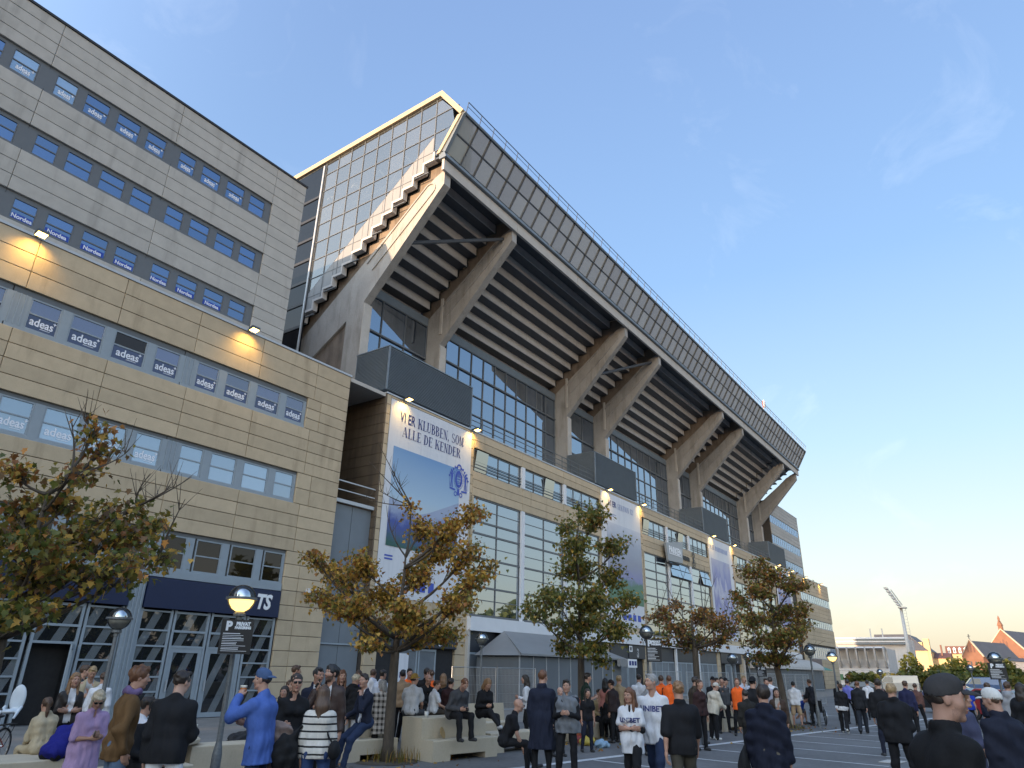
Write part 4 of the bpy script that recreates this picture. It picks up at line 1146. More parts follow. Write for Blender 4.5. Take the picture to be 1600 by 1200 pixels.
# ================================================================ wall floodlights (lit)
def floodlight(x, label, power=26):
    t = thing('floodlight', label, 'floodlight', (x, 26.26, 16.0), 0, 'lit floodlights along the wall top')
    m = MB(); m.box(x - 0.05, x + 0.05, 25.85, 26.28, 16.02, 16.08); m.build('arm', M_STEEL, t)
    m = MB(); m.prism([(25.62, 15.96), (25.96, 15.90), (25.96, 16.04), (25.66, 16.08)], 'x', x - 0.19, x + 0.19); m.build('housing', M_STEEL, t)
    m = MB(); m.prism([(25.66, 15.944), (25.93, 15.896), (25.935, 15.902), (25.665, 15.952)], 'x', x - 0.16, x + 0.16); m.build('lens', M_LAMP, t)
    la = bpy.data.lights.new('floodlight', 'SPOT'); la.energy = power * 1.25; la.color = (1.0, 0.60, 0.13); la.spot_size = math.radians(120); la.spot_blend = 0.9; la.shadow_soft_size = 0.12
    lo = bpy.data.objects.new('lamp', la); COL.objects.link(lo); lo.parent = t; lo.location = (0, -0.55, -0.13)
    lo.rotation_euler = (math.radians(40), 0, 0)
FL = [(7.4, 'lit floodlight over the office block windows, far left'), (16.3, 'lit floodlight near the right end of the office block'),
      (26.6, 'lit floodlight above the left edge of the largest banner'), (32.95, 'lit floodlight above the right edge of the largest banner'),
      (51.2, 'lit floodlight above the left edge of the second banner'), (57.8, 'lit floodlight above the right edge of the second banner'),
      (76.0, 'lit floodlight above the left edge of the third banner'), (82.95, 'lit floodlight above the right edge of the third banner'),
      (101.9, 'lit floodlight above the left edge of the farthest banner'), (108.9, 'lit floodlight above the right edge of the farthest banner'),
      (117.0, 'lit floodlight on the near part of the far office block'), (127.3, 'lit floodlight on the outer part of the far office block')]
for x, l_ in FL: floodlight(x, l_)

# ================================================================ signs on the front
sg = thing('wall_sign', 'slanted grey wall sign with white stadium lettering between second and third banner', 'sign', (64, 26.2, 11.7))
M_SIGNG = G('silver_grey_sign', (0.27, 0.29, 0.31), 0.45, amt=0.06, bump=0.02)
m = MB(); m.prism([(62.1, 13.2), (66.3, 13.85), (66.0, 11.75), (62.5, 11.6)], 'y', 25.75, 25.95); m.build('board', M_SIGNG, sg)
m = MB(); m.box(62.9, 65.6, 25.95, 26.28, 12.1, 12.3); m.box(62.9, 65.6, 25.95, 26.28, 13.0, 13.2); m.build('bracket', M_STEEL, sg)
bx('lettering', M_LETTER, sg, 62.75, 65.75, 25.72, 25.748, 12.28, 12.36)
text('lettering', 'PARKEN', M_LETTER, sg, (64.25, 25.735, 12.68), 0.84, sx=0.98, bold=0.035, depth=0.004)
m = MB(); m.tube((62.6, 25.9, 11.4), (65.2, 25.9, 11.5), 0.1, n=6); m.build('light_bar', M_BLACK, sg)
def logo3(par, cx, cz, h, y, mt, t=0.16):
    m = MB(); e = 0
    for q in ring(cx, cz + h * 0.27, h * 0.20, h * 0.20, h * t * 0.45, -70, 200, 10) + ring(cx, cz - h * 0.20, h * 0.25, h * 0.27, h * t * 0.45, -200, 110, 12) + ring(cx, cz - h * 0.20, h * 0.13, h * 0.14, h * t * 0.35, -160, 100, 10) + ring(cx + 0.02 * h, cz + h * 0.29, h * 0.10, h * 0.10, h * t * 0.35, -60, 180, 8):
        m.add([(px, y - 0.0008 * (e % 7), pz) for px, pz in q], [(0, 1, 2, 3)]); e += 1
    return m.build('emblem', mt, par)
sw = thing('wall_lettering', 'dark lettering and looped dark numeral on the beige wall right of the slanted sign', 'sign', (68.5, 26.28, 11.9))
m = MB()
for k in range(9): m.box(66.55 + 0.29 * k, 66.55 + 0.29 * k + 0.2, 26.2, 26.26, 12.36 - 0.02 * (k % 3), 12.72 + 0.03 * (k % 2))
m.build('lettering', M_BLACK, sw, kind='stuff')
logo3(sw, 70.2, 12.62, 1.75, 26.2, M_BLACK)
bx('emblem_mount', M_STEEL, sw, 70.1, 70.3, 26.21, 26.27, 12.3, 12.9)
for (a, b), nm, lab in zip(BL, (0, 1, 2, 3), ('dark entrance sign with a white looped numeral under the largest banner', 'dark entrance sign with a white looped numeral under the second banner', 'dark entrance sign under the third banner', 'dark entrance sign under the farthest banner')):
    t = thing('entrance_sign', lab, 'sign', ((a + b) / 2, 26.19, 2.95), 0, 'entrance signs under the banners')
    bx('board', M_ANTH, t, b - 4.1, b - 1.05, 26.14, 26.196, 2.93, 3.9)
    logo3(t, b - 2.5, 3.36, 0.72, 26.132, M_LETTER, 0.13)
    m = MB(); m.box(b - 4.05, b - 3.5, 26.125, 26.138, 3.42, 3.86); m.build('pictogram', M_LETTER, t)
    m = MB(); m.prism([(b - 3.95 + 0.16 * math.cos(k * 0.785) + 0.16, 3.64 + 0.16 * math.sin(k * 0.785)) for k in range(8)], 'y', 26.117, 26.124); m.build('pictogram', M_ANTH, t)
    if nm == 0:
        t2 = thing('poster', 'white notice poster on the left entrance door under the largest banner', 'poster', (a + 2.75, 26.28, 0.9))
        bx('sheet', M_BANNER, t2, a + 2.35, a + 3.15, 26.27, 26.285, 0.95, 2.6)
        m = MB()
        for k in range(3): m.box(a + 2.55 + 0.16 * k, a + 2.62 + 0.16 * k, 26.262, 26.268, 1.45 + 0.05 * (k % 2), 1.72)
        m.build('figure_print', M_INK, t2)
tag(text('gate_letter', 'G', M_INK, None, (44.0, 26.0, 4.37), 0.5, bold=0.01, depth=0.01), 'small dark gate letter on the white band left of the second banner', 'sign')
tag(text('gate_letter', 'G', M_INK, None, (84.6, 26.0, 4.37), 0.5, bold=0.01, depth=0.01), 'small dark gate letter on the white band right of the third banner', 'sign')
cc = thing('security_camera', 'white security camera on the corner pillar of the office block', 'security camera', (21.4, 26.28, 5.0))
m = MB(); m.box(21.35, 21.45, 26.0, 26.29, 5.0, 5.06); m.build('bracket', M_METAL, cc)
m = MB(); m.prism([(25.62, 4.86), (26.1, 4.98), (26.1, 5.16), (25.62, 5.08)], 'x', 21.28, 21.56); m.build('housing', M_WHITE, cc)
m = MB(); m.box(21.33, 21.51, 25.60, 25.618, 4.90, 5.05); m.build('lens', M_BLACK, cc)

# ================================================================ kiosks in front of the doors
M_SHEET = G('grey_roof_sheet', (0.21, 0.213, 0.215), 0.55, amt=0.12, scale=0.8, bump=0.05, coords='World', stain=(0.20, 0.2, 0.2), stain_lo=0.6)
M_WALLG = G('grey_kiosk_panel', (0.115, 0.13, 0.145), 0.6, amt=0.12, scale=0.8, bump=0.03, coords='World')
ki = thing('kiosk', 'long closed grey kiosk with sloping grey roof behind the second tree', 'kiosk', (40, 24.5, 0))
n = 9
for k in range(n):
    x0, x1 = 33.9 + 12.4 * k / n, 33.9 + 12.4 * (k + 1) / n
    bx('wall_panel', M_WALLG, ki, x0 + 0.03, x1 - 0.03, 23.0, 23.08, 0.02, 2.62)
    bx('post', M_METAL, ki, x0 - 0.025, x0 + 0.025, 22.97, 23.03, 0, 2.66)
m = MB(); m.box(33.95, 46.2, 23.1, 26.0, 0, 2.6); m.build('core', M_WALLG, ki)
m = MB()
m.add([(33.7, 22.75, 2.66), (46.6, 22.75, 2.66), (44.6, 26.0, 4.0), (36.6, 26.0, 4.0), (33.7, 22.75, 2.76), (46.6, 22.75, 2.76), (44.6, 26.0, 4.1), (36.6, 26.0, 4.1), (33.7, 26.0, 2.66), (46.6, 26.0, 2.66)],
      [(0, 1, 5, 4), (4, 5, 6, 7), (0, 4, 7, 8), (1, 9, 6, 5), (0, 8, 9, 1)]); m.build('roof', M_SHEET, ki)
ks = thing('kiosk_sign', 'small lit box sign with three dark pictograms at the right end of the kiosk', 'sign', (46.6, 22.6, 2.3))
bx('box', M_SHEET, ks, 45.2, 46.3, 22.5, 22.74, 2.25, 2.72); bx('face', M_LETTER, ks, 46.34, 47.7, 22.48, 22.72, 2.2, 2.74)
for k in range(3): bx('pictogram', M_INK, ks, 46.46 + 0.42 * k, 46.74 + 0.42 * k, 22.46, 22.478, 2.34, 2.62)
k2 = thing('kiosk', 'far closed grey kiosk under a curved pale awning left of the far office block', 'kiosk', (95, 24.5, 0))
n = 10
for k in range(n):
    x0, x1 = 84 + 22 * k / n, 84 + 22 * (k + 1) / n
    bx('wall_panel', M_WALLG, k2, x0 + 0.04, x1 - 0.04, 23.0, 23.08, 0.02, 2.5)
m = MB(); m.box(84.1, 105.9, 23.1, 26.0, 0, 2.5); m.build('core', M_WALLG, k2)
arc = [(26.0 - 3.3 * math.sin(t), 2.55 + 1.35 * math.cos(t)) for t in [math.pi / 2 * i / 8 for i in range(9)]]
m = MB(); m.prism(arc + [(26.0, 2.55)], 'x', 83.8, 106.2); m.build('awning', M_CONCL, k2)

# ================================================================ mesh fences
M_GALV = G('galvanised_tube', (0.36, 0.39, 0.41), 0.4, metal=0.5, amt=0.1, bump=0.02)
def fence_mesh(w=3.4, h=2.0, step=0.115):
    f = MB()
    f.path([(0.02, 0, 0.12), (0.02, 0, h), (w - 0.02, 0, h), (w - 0.02, 0, 0.12)], 0.021, 6)
    f.tube((0.02, 0, 0.15), (w - 0.02, 0, 0.15), 0.018, n=6)
    g = MB(); x = step
    while x < w - 0.03:
        g.tube((x, 0, 0.15), (x, 0, h), 0.0042, n=3, cap=False); x += step
    for z in (0.45, 0.85, 1.25, 1.65): g.tube((0.02, 0.004, z), (w - 0.02, 0.004, z), 0.0045, n=3, cap=False)
    ft = MB()
    ft.box(-0.12, 0.12, -0.33, 0.33, 0.0, 0.13)
    return f, g, ft
_f, _g, _ft = fence_mesh()
def fence(x, y, rz, label, first=[None]):
    t = thing('mesh_fence', label, 'fence', (x, y, 0), rz, 'temporary mesh fence panels before the stadium doors')
    if first[0] is None:
        a = _f.build('frame', M_GALV, t, off=(0, 0, 0)); b = _g.build('wire_mesh', M_GALV, t, off=(0, 0, 0), kind='stuff'); c = _ft.build('foot', M_CONC, t, off=(0, 0, 0))
        for o in (a, b, c): o.location = (0, 0, 0)
        first[0] = (a.data, b.data, c.data)
    else:
        for nm, d in zip(('frame', 'wire_mesh', 'foot'), first[0]):
            o = link(nm, d, t, kind='stuff' if nm == 'wire_mesh' else None)
ORD = ['first', 'second', 'third', 'fourth', 'fifth', 'sixth', 'seventh', 'eighth', 'ninth', 'tenth', 'eleventh', 'twelfth', 'thirteenth', 'fourteenth']
for k, x in enumerate((26.0, 29.5)):
    fence(x, 21.3, 0.0, ('mesh fence panel before the entrance doors under the largest banner', 'mesh fence panel directly left of the long grey kiosk')[k])
for k in range(13):
    fence(47.5 + 3.55 * k, 21.8 + 0.1 * math.sin(k * 2.1), math.radians(2.5 * math.sin(k * 1.7)), ORD[k] + ' mesh fence panel to the right of the long grey kiosk, counted from the kiosk')

# ================================================================ street lamps
M_GLOBE = bpy.data.materials.new('clear_globe'); M_GLOBE.use_nodes = True
def _globe(m):
    t = m.node_tree; t.nodes.clear()
    o = N(m, 'ShaderNodeOutputMaterial'); a = N(m, 'ShaderNodeBsdfTransparent'); g = N(m, 'ShaderNodeBsdfGlossy'); g.inputs['Roughness'].default_value = 0.03
    a.inputs['Color'].default_value = (0.86, 0.88, 0.88, 1)
    f = N(m, 'ShaderNodeFresnel'); f.inputs['IOR'].default_value = 1.45
    x = N(m, 'ShaderNodeMixShader'); L(m, f.outputs[0], x.inputs[0]); L(m, a.outputs[0], x.inputs[1]); L(m, g.outputs[0], x.inputs[2]); L(m, x.outputs[0], o.inputs[0])
_globe(M_GLOBE)
M_MIRROR = mat('mirror_dome', (0.75, 0.76, 0.78), 0.12, 1.0)
M_REFLW = emit('lit_reflector', (1.0, 0.66, 0.22), 0.55)
M_REFLD = mat('pale_reflector', (0.55, 0.53, 0.48), 0.4)
M_POLE = G('weathered_pole', (0.17, 0.18, 0.185), 0.5, metal=0.4, amt=0.35, scale=4, fine=30, bump=0.1)
M_SIGNB = mat('black_sign', (0.012, 0.013, 0.016), 0.4)
LAMPM = {}
def lamp(x, y, zc, label, lit=False, r=0.23):
    t = thing('street_lamp', label, 'street lamp', (x, y, 0), 0, 'globe street lamps on the square')
    key = (round(zc, 2), lit)
    m = MB(); m.lathe([(0.075, 0.0), (0.075, 0.62), (0.062, 0.70), (0.045, 0.80), (0.038, zc - r - 0.13), (0.05, zc - r - 0.12), (0.05, zc - r - 0.05)], n=12); m.build('pole', M_POLE, t, smooth=False, off=(0, 0, 0)).location = (0, 0, 0)
    m = MB(); m.lathe([(0.07, zc - r - 0.06), (0.1, zc - r - 0.05), (0.1, zc - r - 0.01), (0.06, zc - r + 0.02)], n=16); m.build('collar', M_POLE, t, off=(0, 0, 0))
    m = MB(); m.lathe([(r + 0.002, zc - 0.022), (r + 0.028, zc - 0.02), (r + 0.028, zc + 0.02), (r + 0.002, zc + 0.022)], n=24); m.build('ring', M_POLE, t, off=(0, 0, 0))
    pr = [(max(0.004, r * math.cos(a)), zc + r * math.sin(a)) for a in [math.radians(-88 + 176 * i / 18) for i in range(19)]]
    m = MB(); m.lathe(pr, n=24); m.build('globe', M_GLOBE, t, smooth=True, off=(0, 0, 0))
    pr = [(0.16, zc - 0.012)] + [(max(0.004, 0.155 * math.cos(a)), zc + 0.02 + 0.16 * math.sin(a)) for a in [math.radians(0 + 88 * i / 8) for i in range(9)]]
    m = MB(); m.lathe(pr, n=20); m.build('dome', M_MIRROR, t, smooth=True, off=(0, 0, 0))
    pr = [(0.07, zc - r + 0.025), (0.14, zc - 0.16), (0.195, zc - 0.06), (0.205, zc - 0.02), (0.15, zc - 0.015)]
    m = MB(); m.lathe(pr, n=20); m.build('reflector', M_REFLW if lit else M_REFLD, t, smooth=True, off=(0, 0, 0))
    if lit:
        la = bpy.data.lights.new('globe_light', 'POINT'); la.energy = 14; la.color = (1.0, 0.72, 0.35); la.shadow_soft_size = 0.1
        lo = bpy.data.objects.new('bulb', la); COL.objects.link(lo); lo.parent = t; lo.location = (0, 0, zc - 0.19)
    return t
def parking_sign(x, y, z, w_, h_, rz, label, dark=True):
    t = thing('parking_sign', label, 'sign', (x, y, z), rz, 'private parking signs on lamp posts')
    m = MB(); m.box(-w_ / 2, w_ / 2, -0.012, 0.012, -h_ / 2, h_ / 2); m.build('board', M_SIGNB, t, off=(0, 0, 0))
    def tx(s_, px, pz, sz, sx=1.0, b=0.006):
        o = text('lettering', s_, M_LETTER, None, (px * w_, -0.017, pz * h_), sz * h_, sx=sx, bold=b * h_, depth=0.001); o.parent = t
    tx('P', -0.27, 0.30, 0.36, 0.95, 0.02); tx('PRIVAT', 0.17, 0.37, 0.15, 0.85, 0.01); tx('PARKERING', 0.17, 0.26, 0.105, 0.85, 0.008)
    m = MB()
    rr = random.Random(3)
    for k in range(11):
        zz = 0.08 - 0.05 * k
        m.box(-0.42 * w_, (-0.42 + rr.uniform(0.45, 0.8)) * w_, -0.0165, -0.0145, zz * h_, (zz + (0.022 if k % 3 == 0 else 0.012)) * h_)
    m.build('small_print', M_LETTER, t, off=(0, 0, 0), kind='stuff')
    m = MB(); m.box(-0.05, 0.05, 0.013, 0.10, -0.03, 0.0); m.box(-0.05, 0.05, 0.013, 0.10, h_ * 0.3, h_ * 0.3 + 0.03); m.build('clamp', M_POLE, t, off=(0, 0, 0))
lamp(7.52, 10.86, 2.98, 'lit globe lamp with mirrored dome at left, carrying a black parking sign', True)
lamp(7.95, 15.62, 2.79, 'unlit globe lamp on a mottled pole before the shop front, left of the lit one')
lamp(22.28, 16.85, 2.99, 'unlit globe lamp between the first and second trees, before the grey doors')
lamp(23.29, 10.58, 3.2, 'globe lamp half hidden by leaves right of the second tree, above a parking sign')
lamp(33.15, 10.95, 2.57, 'globe lamp left of the fourth tree trunk, nearest of three close together')
lamp(38.33, 11.83, 2.74, 'globe lamp behind the fourth tree crown, middle of three close together')
lamp(33.85, 10.07, 2.41, 'lowest globe lamp left of the fourth tree trunk, with a small dark sign')
lamp(32.95, 7.55, 2.92, 'unlit globe lamp just right of the fourth tree, before the far office block')
lamp(38.05, 7.73, 2.79, 'warmly lit globe lamp before the far shop with the green awning', True)
lamp(31.89, 1.01, 2.62, 'unlit globe lamp at the right edge with a parking sign, before the church')
lamp(63.0, 3.6, 2.62, 'small globe lamp among the parked cars, left of the church gable')
lamp(66.0, 10.0, 2.28, 'small globe lamp by the hedge, left of the floodlight mast')
parking_sign(7.36, 10.62, 2.36, 0.50, 0.53, math.radians(-40), 'black private parking sign on the lit lamp post at left')
parking_sign(23.2, 10.3, 2.62, 0.50, 0.72, math.radians(-55), 'black private parking sign below the lamp hidden in leaves')
parking_sign(33.8, 9.9, 2.05, 0.42, 0.40, math.radians(-60), 'small black sign on the low lamp post by the fourth tree')
parking_sign(31.75, 1.0, 2.2, 0.55, 0.55, math.radians(-75), 'private parking sign on the lamp post at the right edge')

# ================================================================ concrete seating blocks
M_BLOCK = G('cast_concrete', (0.50, 0.43, 0.32), 0.8, amt=0.10, scale=1.8, fine=30, bump=0.12, coords='World', stain=(0.30, 0.255, 0.19), stain_lo=0.6, stain_scale=(1.4, 1.4, 0.6))
def block(x, y, deg, ln, tiers, label, feet=True, back=None):
    """tiers: list of (v0, v1, top) along the depth, swept over the length; a recessed toe space underneath"""
    t = thing('concrete_bench', label, 'bench', (x, y, 0), math.radians(deg), 'cast concrete seating blocks on the square')
    for i, (v0, v1, z) in enumerate(tiers):
        m = MB(); e = 0.018
        z0 = 0.13 if feet else 0.0
        m.prism([(v0, z0), (v1, z0), (v1, z - e), (v1 - e, z), (v0 + e, z), (v0, z - e)], 'x', 0, ln)
        m.build('seat_tier', M_BLOCK, t, off=(0, 0, 0))
    if feet:
        d0, d1 = tiers[0][0], tiers[-1][1]
        for a, b in ((0.0, 0.26 * ln), (ln * 0.80, ln)):
            m = MB(); m.box(a + 0.002, b - 0.002, d0 + 0.003, d1 - 0.003, 0, 0.131); m.build('foot', M_BLOCK, t, off=(0, 0, 0))
    if back:
        v0, v1, z = back
        m = MB(); m.prism([(v0, 0.4), (v1, 0.4), (v1 + 0.05, z), (v0 + 0.09, z)], 'x', 0.01, ln - 0.01); m.build('backrest', M_BLOCK, t, off=(0, 0, 0))
    return t
block(13.31, 11.33, -8.5, 2.06, [(0, 0.42, 0.43), (0.424, 1.15, 0.87)], 'stepped concrete bench in the centre where the bald man sits with his phone')
block(11.95, 12.62, -8.5, 1.38, [(0, 0.42, 0.43), (0.424, 1.15, 0.86)], 'stepped concrete bench directly behind the first tree trunk')
block(15.6, 11.42, -8.5, 1.9, [(0, 0.62, 0.45)], 'low concrete bench where the bald man in black sits')
block(16.9, 14.0, -8.5, 3.0, [(0, 0.55, 0.45)], 'concrete bench with backrest behind the man in the long dark coat', back=(0.50, 0.62, 0.95))
block(19.5, 11.75, -8.5, 2.9, [(0, 0.9, 0.45)], 'low pale concrete bench behind the orange hydrant', feet=False)
block(27.3, 9.55, -8.5, 1.9, [(0, 0.5, 0.43), (0.504, 1.2, 0.86)], 'stepped concrete bench beside the man in the cream jacket')
block(31.7, 8.95, -8.5, 1.7, [(0, 0.6, 0.45)], 'low concrete bench beside the wheelchair, right of the fourth tree')
block(8.62, 13.25, -8.5, 1.35, [(0, 0.6, 0.5)], 'beige concrete bench below the round table at left', feet=False)
block(4.75, 13.55, -8.5, 1.75, [(0, 1.15, 0.46)], 'concrete bench at the far left under the seated woman in beige')
block(5.7, 11.15, -8.5, 1.5, [(0, 0.6, 0.5)], 'concrete bench hidden behind the brown jacket and the black sweater')
rt_ = thing('round_table', 'low round pale concrete table top left of the blue shirted man', 'table', (8.2, 13.9, 0))
m = MB(); m.lathe([(0.80, 0.53), (0.83, 0.55), (0.83, 0.60), (0.80, 0.62)], n=36); m.build('table_top', M_BLOCK, rt_, off=(0, 0, 0))
m = MB(); m.lathe([(0.4, 0.0), (0.34, 0.53)], n=20); m.build('pedestal', M_BLOCK, rt_, off=(0, 0, 0))
# hydrant
M_HYD = G('faded_orange_paint', (0.30, 0.085, 0.04), 0.6, amt=0.3, scale=5, fine=30, bump=0.15)
M_HYDR = G('red_paint', (0.26, 0.035, 0.03), 0.5, amt=0.25, scale=5, bump=0.1)
hy = thing('fire_hydrant', 'faded orange hydrant post on a red base before the concrete bench', 'hydrant', (19.75, 11.25, 0))
m = MB(); m.lathe([(0.17, 0), (0.17, 0.10), (0.15, 0.17), (0.10, 0.2)], n=18); m.build('base', M_HYDR, hy, off=(0, 0, 0))
m = MB(); m.lathe([(0.085, 0.2), (0.085, 0.86), (0.10, 0.88), (0.10, 0.98), (0.07, 1.02)], n=16); m.build('barrel', M_HYD, hy, off=(0, 0, 0))
m = MB(); m.lathe([(0.06, 1.0), (0.085, 1.04), (0.07, 1.12), (0.03, 1.15), (0.03, 1.19)], n=12); m.build('cap', M_HYD, hy, off=(0, 0, 0))
for s in (-1, 1):
    m = MB(); m.tube((s * 0.08, -0.02, 0.92), (s * 0.16, -0.05, 0.92), 0.05, n=10); m.tube((s * 0.16, -0.05, 0.92), (s * 0.19, -0.06, 0.92), 0.062, n=6); m.build('outlet', M_HYD, hy, off=(0, 0, 0))
# ================================================================ trees
T1 = {'base': (3.94, 10.26), 'fork': (3.84, 10.3, 2.17), 'cl': [(3.57, 10.61, 4.24, 0.27, 0.17), (4.39, 10.5, 5.1, 0.23, 0.14), (4.6, 10.52, 4.85, 0.23, 0.14), (3.93, 11.03, 3.83, 0.37, 0.33), (4.2, 10.58, 3.92, 0.3, 0.21), (4.57, 10.75, 4.48, 0.19, 0.14), (3.69, 9.54, 3.24, 0.41, 0.29), (4.32, 10.05, 3.46, 0.34, 0.26), (4.92, 10.65, 3.97, 0.31, 0.22), (5.0, 10.11, 3.61, 0.4, 0.27), (5.47, 10.37, 3.83, 0.29, 0.23), (4.62, 9.33, 3.12, 0.44, 0.24), (5.29, 9.69, 3.33, 0.29, 0.2), (4.33, 9.67, 3.02, 0.38, 0.21), (4.21, 10.23, 2.96, 0.33, 0.21), (3.91, 10.4, 2.94, 0.32, 0.24), (3.62, 9.54, 2.43, 0.28, 0.2), (3.97, 9.76, 2.5, 0.24, 0.16), (3.25, 10.14, 3.46, 0.4, 0.4), (3.65, 11.09, 2.95, 0.39, 0.39), (5.12, 10.27, 4.06, 0.2, 0.13), (3.89, 9.69, 4.18, 0.16, 0.1)], 'bare': [(5.13, 10.12, 4.53), (4.55, 9.64, 4.69), (5.57, 9.76, 4.53), (5.3, 9.34, 4.09), (3.75, 9.8, 4.95), (4.2, 10.56, 5.28), (5.16, 9.48, 4.26)]}
T2 = {'base': (12.77, 12.19), 'fork': (12.77, 12.19, 2.28), 'cl': [(10.83, 13.11, 4.24, 0.31, 0.22), (12.56, 14.3, 4.14, 0.56, 0.31), (12.13, 14.32, 3.58, 0.46, 0.24), (11.57, 12.62, 3.25, 0.64, 0.38), (13.34, 13.4, 2.8, 0.57, 0.3), (12.11, 13.03, 4.28, 0.56, 0.34), (12.85, 12.8, 3.59, 0.62, 0.4), (12.37, 11.45, 3.07, 0.69, 0.43), (14.41, 12.2, 2.83, 0.69, 0.31), (13.4, 12.27, 4.0, 0.55, 0.39), (14.27, 12.44, 4.76, 0.61, 0.48), (13.86, 12.59, 5.39, 0.45, 0.32), (13.1, 11.06, 5.05, 0.45, 0.36), (13.63, 10.74, 5.58, 0.43, 0.26), (13.24, 10.39, 4.55, 0.48, 0.32), (13.29, 10.26, 3.89, 0.44, 0.29), (12.88, 10.38, 3.35, 0.59, 0.31), (13.84, 10.29, 4.2, 0.19, 0.16), (13.05, 12.3, 5.81, 0.15, 0.13), (11.36, 11.72, 2.37, 0.33, 0.13), (13.49, 12.13, 2.64, 0.46, 0.21)], 'bare': [(12.05, 12.7, 7.33), (12.06, 12.66, 6.11), (12.14, 13.31, 5.99), (12.45, 12.5, 6.63), (11.91, 12.83, 6.8), (12.41, 12.54, 5.71)]}
T3 = {'base': (19.98, 11.25), 'fork': (19.97, 11.27, 2.45), 'cl': [(20.25, 11.9, 6.44, 0.38, 0.29), (19.2, 10.2, 6.39, 0.63, 0.42), (21.76, 10.7, 5.91, 0.87, 0.33), (18.8, 10.72, 5.5, 0.62, 0.42), (20.5, 11.7, 5.03, 0.86, 0.62), (21.34, 10.73, 4.87, 0.53, 0.49), (18.48, 11.27, 4.02, 0.85, 0.41), (19.89, 12.99, 3.77, 0.53, 0.24), (19.88, 10.69, 3.93, 1.01, 0.6), (20.08, 11.5, 3.21, 0.9, 0.44), (19.3, 9.76, 3.14, 0.6, 0.5), (19.63, 9.37, 3.96, 0.4, 0.24), (19.38, 10.56, 2.53, 0.63, 0.28), (20.74, 12.41, 2.63, 0.51, 0.24), (19.59, 10.27, 2.18, 0.23, 0.16), (20.59, 11.58, 7.17, 0.13, 0.13)], 'bare': [(20.18, 11.77, 7.33), (21.09, 10.18, 4.01)]}
T4 = {'base': (28.93, 11.03), 'fork': (28.93, 11.04, 2.89), 'cl': [(28.06, 12.13, 4.14, 0.8, 0.48), (28.35, 11.46, 3.53, 0.84, 0.53), (28.41, 12.58, 3.12, 0.58, 0.26), (29.79, 10.87, 4.18, 0.95, 0.58), (28.37, 9.53, 3.91, 0.73, 0.57), (29.51, 11.41, 3.08, 0.99, 0.42), (30.02, 10.43, 3.22, 0.78, 0.36), (29.59, 12.03, 4.64, 0.43, 0.27), (28.29, 9.22, 3.5, 0.36, 0.31)], 'bare': [(29.34, 11.22, 6.3), (28.3, 11.55, 5.8), (29.0, 10.4, 6.08), (28.63, 12.13, 5.61), (29.72, 10.14, 5.75), (29.33, 9.55, 4.91), (30.04, 9.32, 4.21)]}
T5 = {'base': (31.11, 8.34), 'fork': (31.08, 8.47, 2.23), 'cl': [(31.01, 9.2, 6.11, 0.72, 0.33), (30.64, 8.14, 5.75, 0.87, 0.38), (30.26, 9.59, 4.87, 0.49, 0.38), (30.14, 8.6, 5.08, 0.87, 0.49), (30.24, 7.2, 5.33, 0.75, 0.38), (29.97, 8.93, 4.07, 0.97, 0.48), (31.68, 8.21, 4.34, 1.01, 0.58), (32.73, 7.5, 4.61, 0.47, 0.37), (30.14, 8.44, 3.22, 1.11, 0.53), (30.1, 7.41, 3.45, 0.73, 0.37), (32.65, 7.67, 3.96, 0.68, 0.29), (31.05, 8.91, 2.52, 0.84, 0.31), (30.91, 8.11, 2.52, 0.57, 0.26), (30.36, 8.39, 6.3, 0.33, 0.22)], 'bare': [(31.68, 6.59, 3.27), (31.3, 8.9, 6.67)]}
M_BARK = G('bark', (0.075, 0.058, 0.042), 0.9, amt=0.35, scale=7, fine=28, bump=0.6, stretch=(1, 1, 0.3), dist=0.02)
def leaf_mat(name):
    m = bpy.data.materials.new(name); m.use_nodes = True
    t = m.node_tree; b = t.nodes['Principled BSDF']
    a = N(m, 'ShaderNodeAttribute'); a.attribute_name = 'leaf_colour'
    L(m, a.outputs['Color'], b.inputs['Base Color']); b.inputs['Roughness'].default_value = 0.55
    tl = N(m, 'ShaderNodeBsdfTranslucent'); L(m, a.outputs['Color'], tl.inputs['Color'])
    mx_ = N(m, 'ShaderNodeMixShader'); mx_.inputs[0].default_value = 0.42
    o = t.nodes['Material Output']
    L(m, b.outputs[0], mx_.inputs[1]); L(m, tl.outputs[0], mx_.inputs[2]); L(m, mx_.outputs[0], o.inputs[0])
    return m
M_LEAF = leaf_mat('leaf')
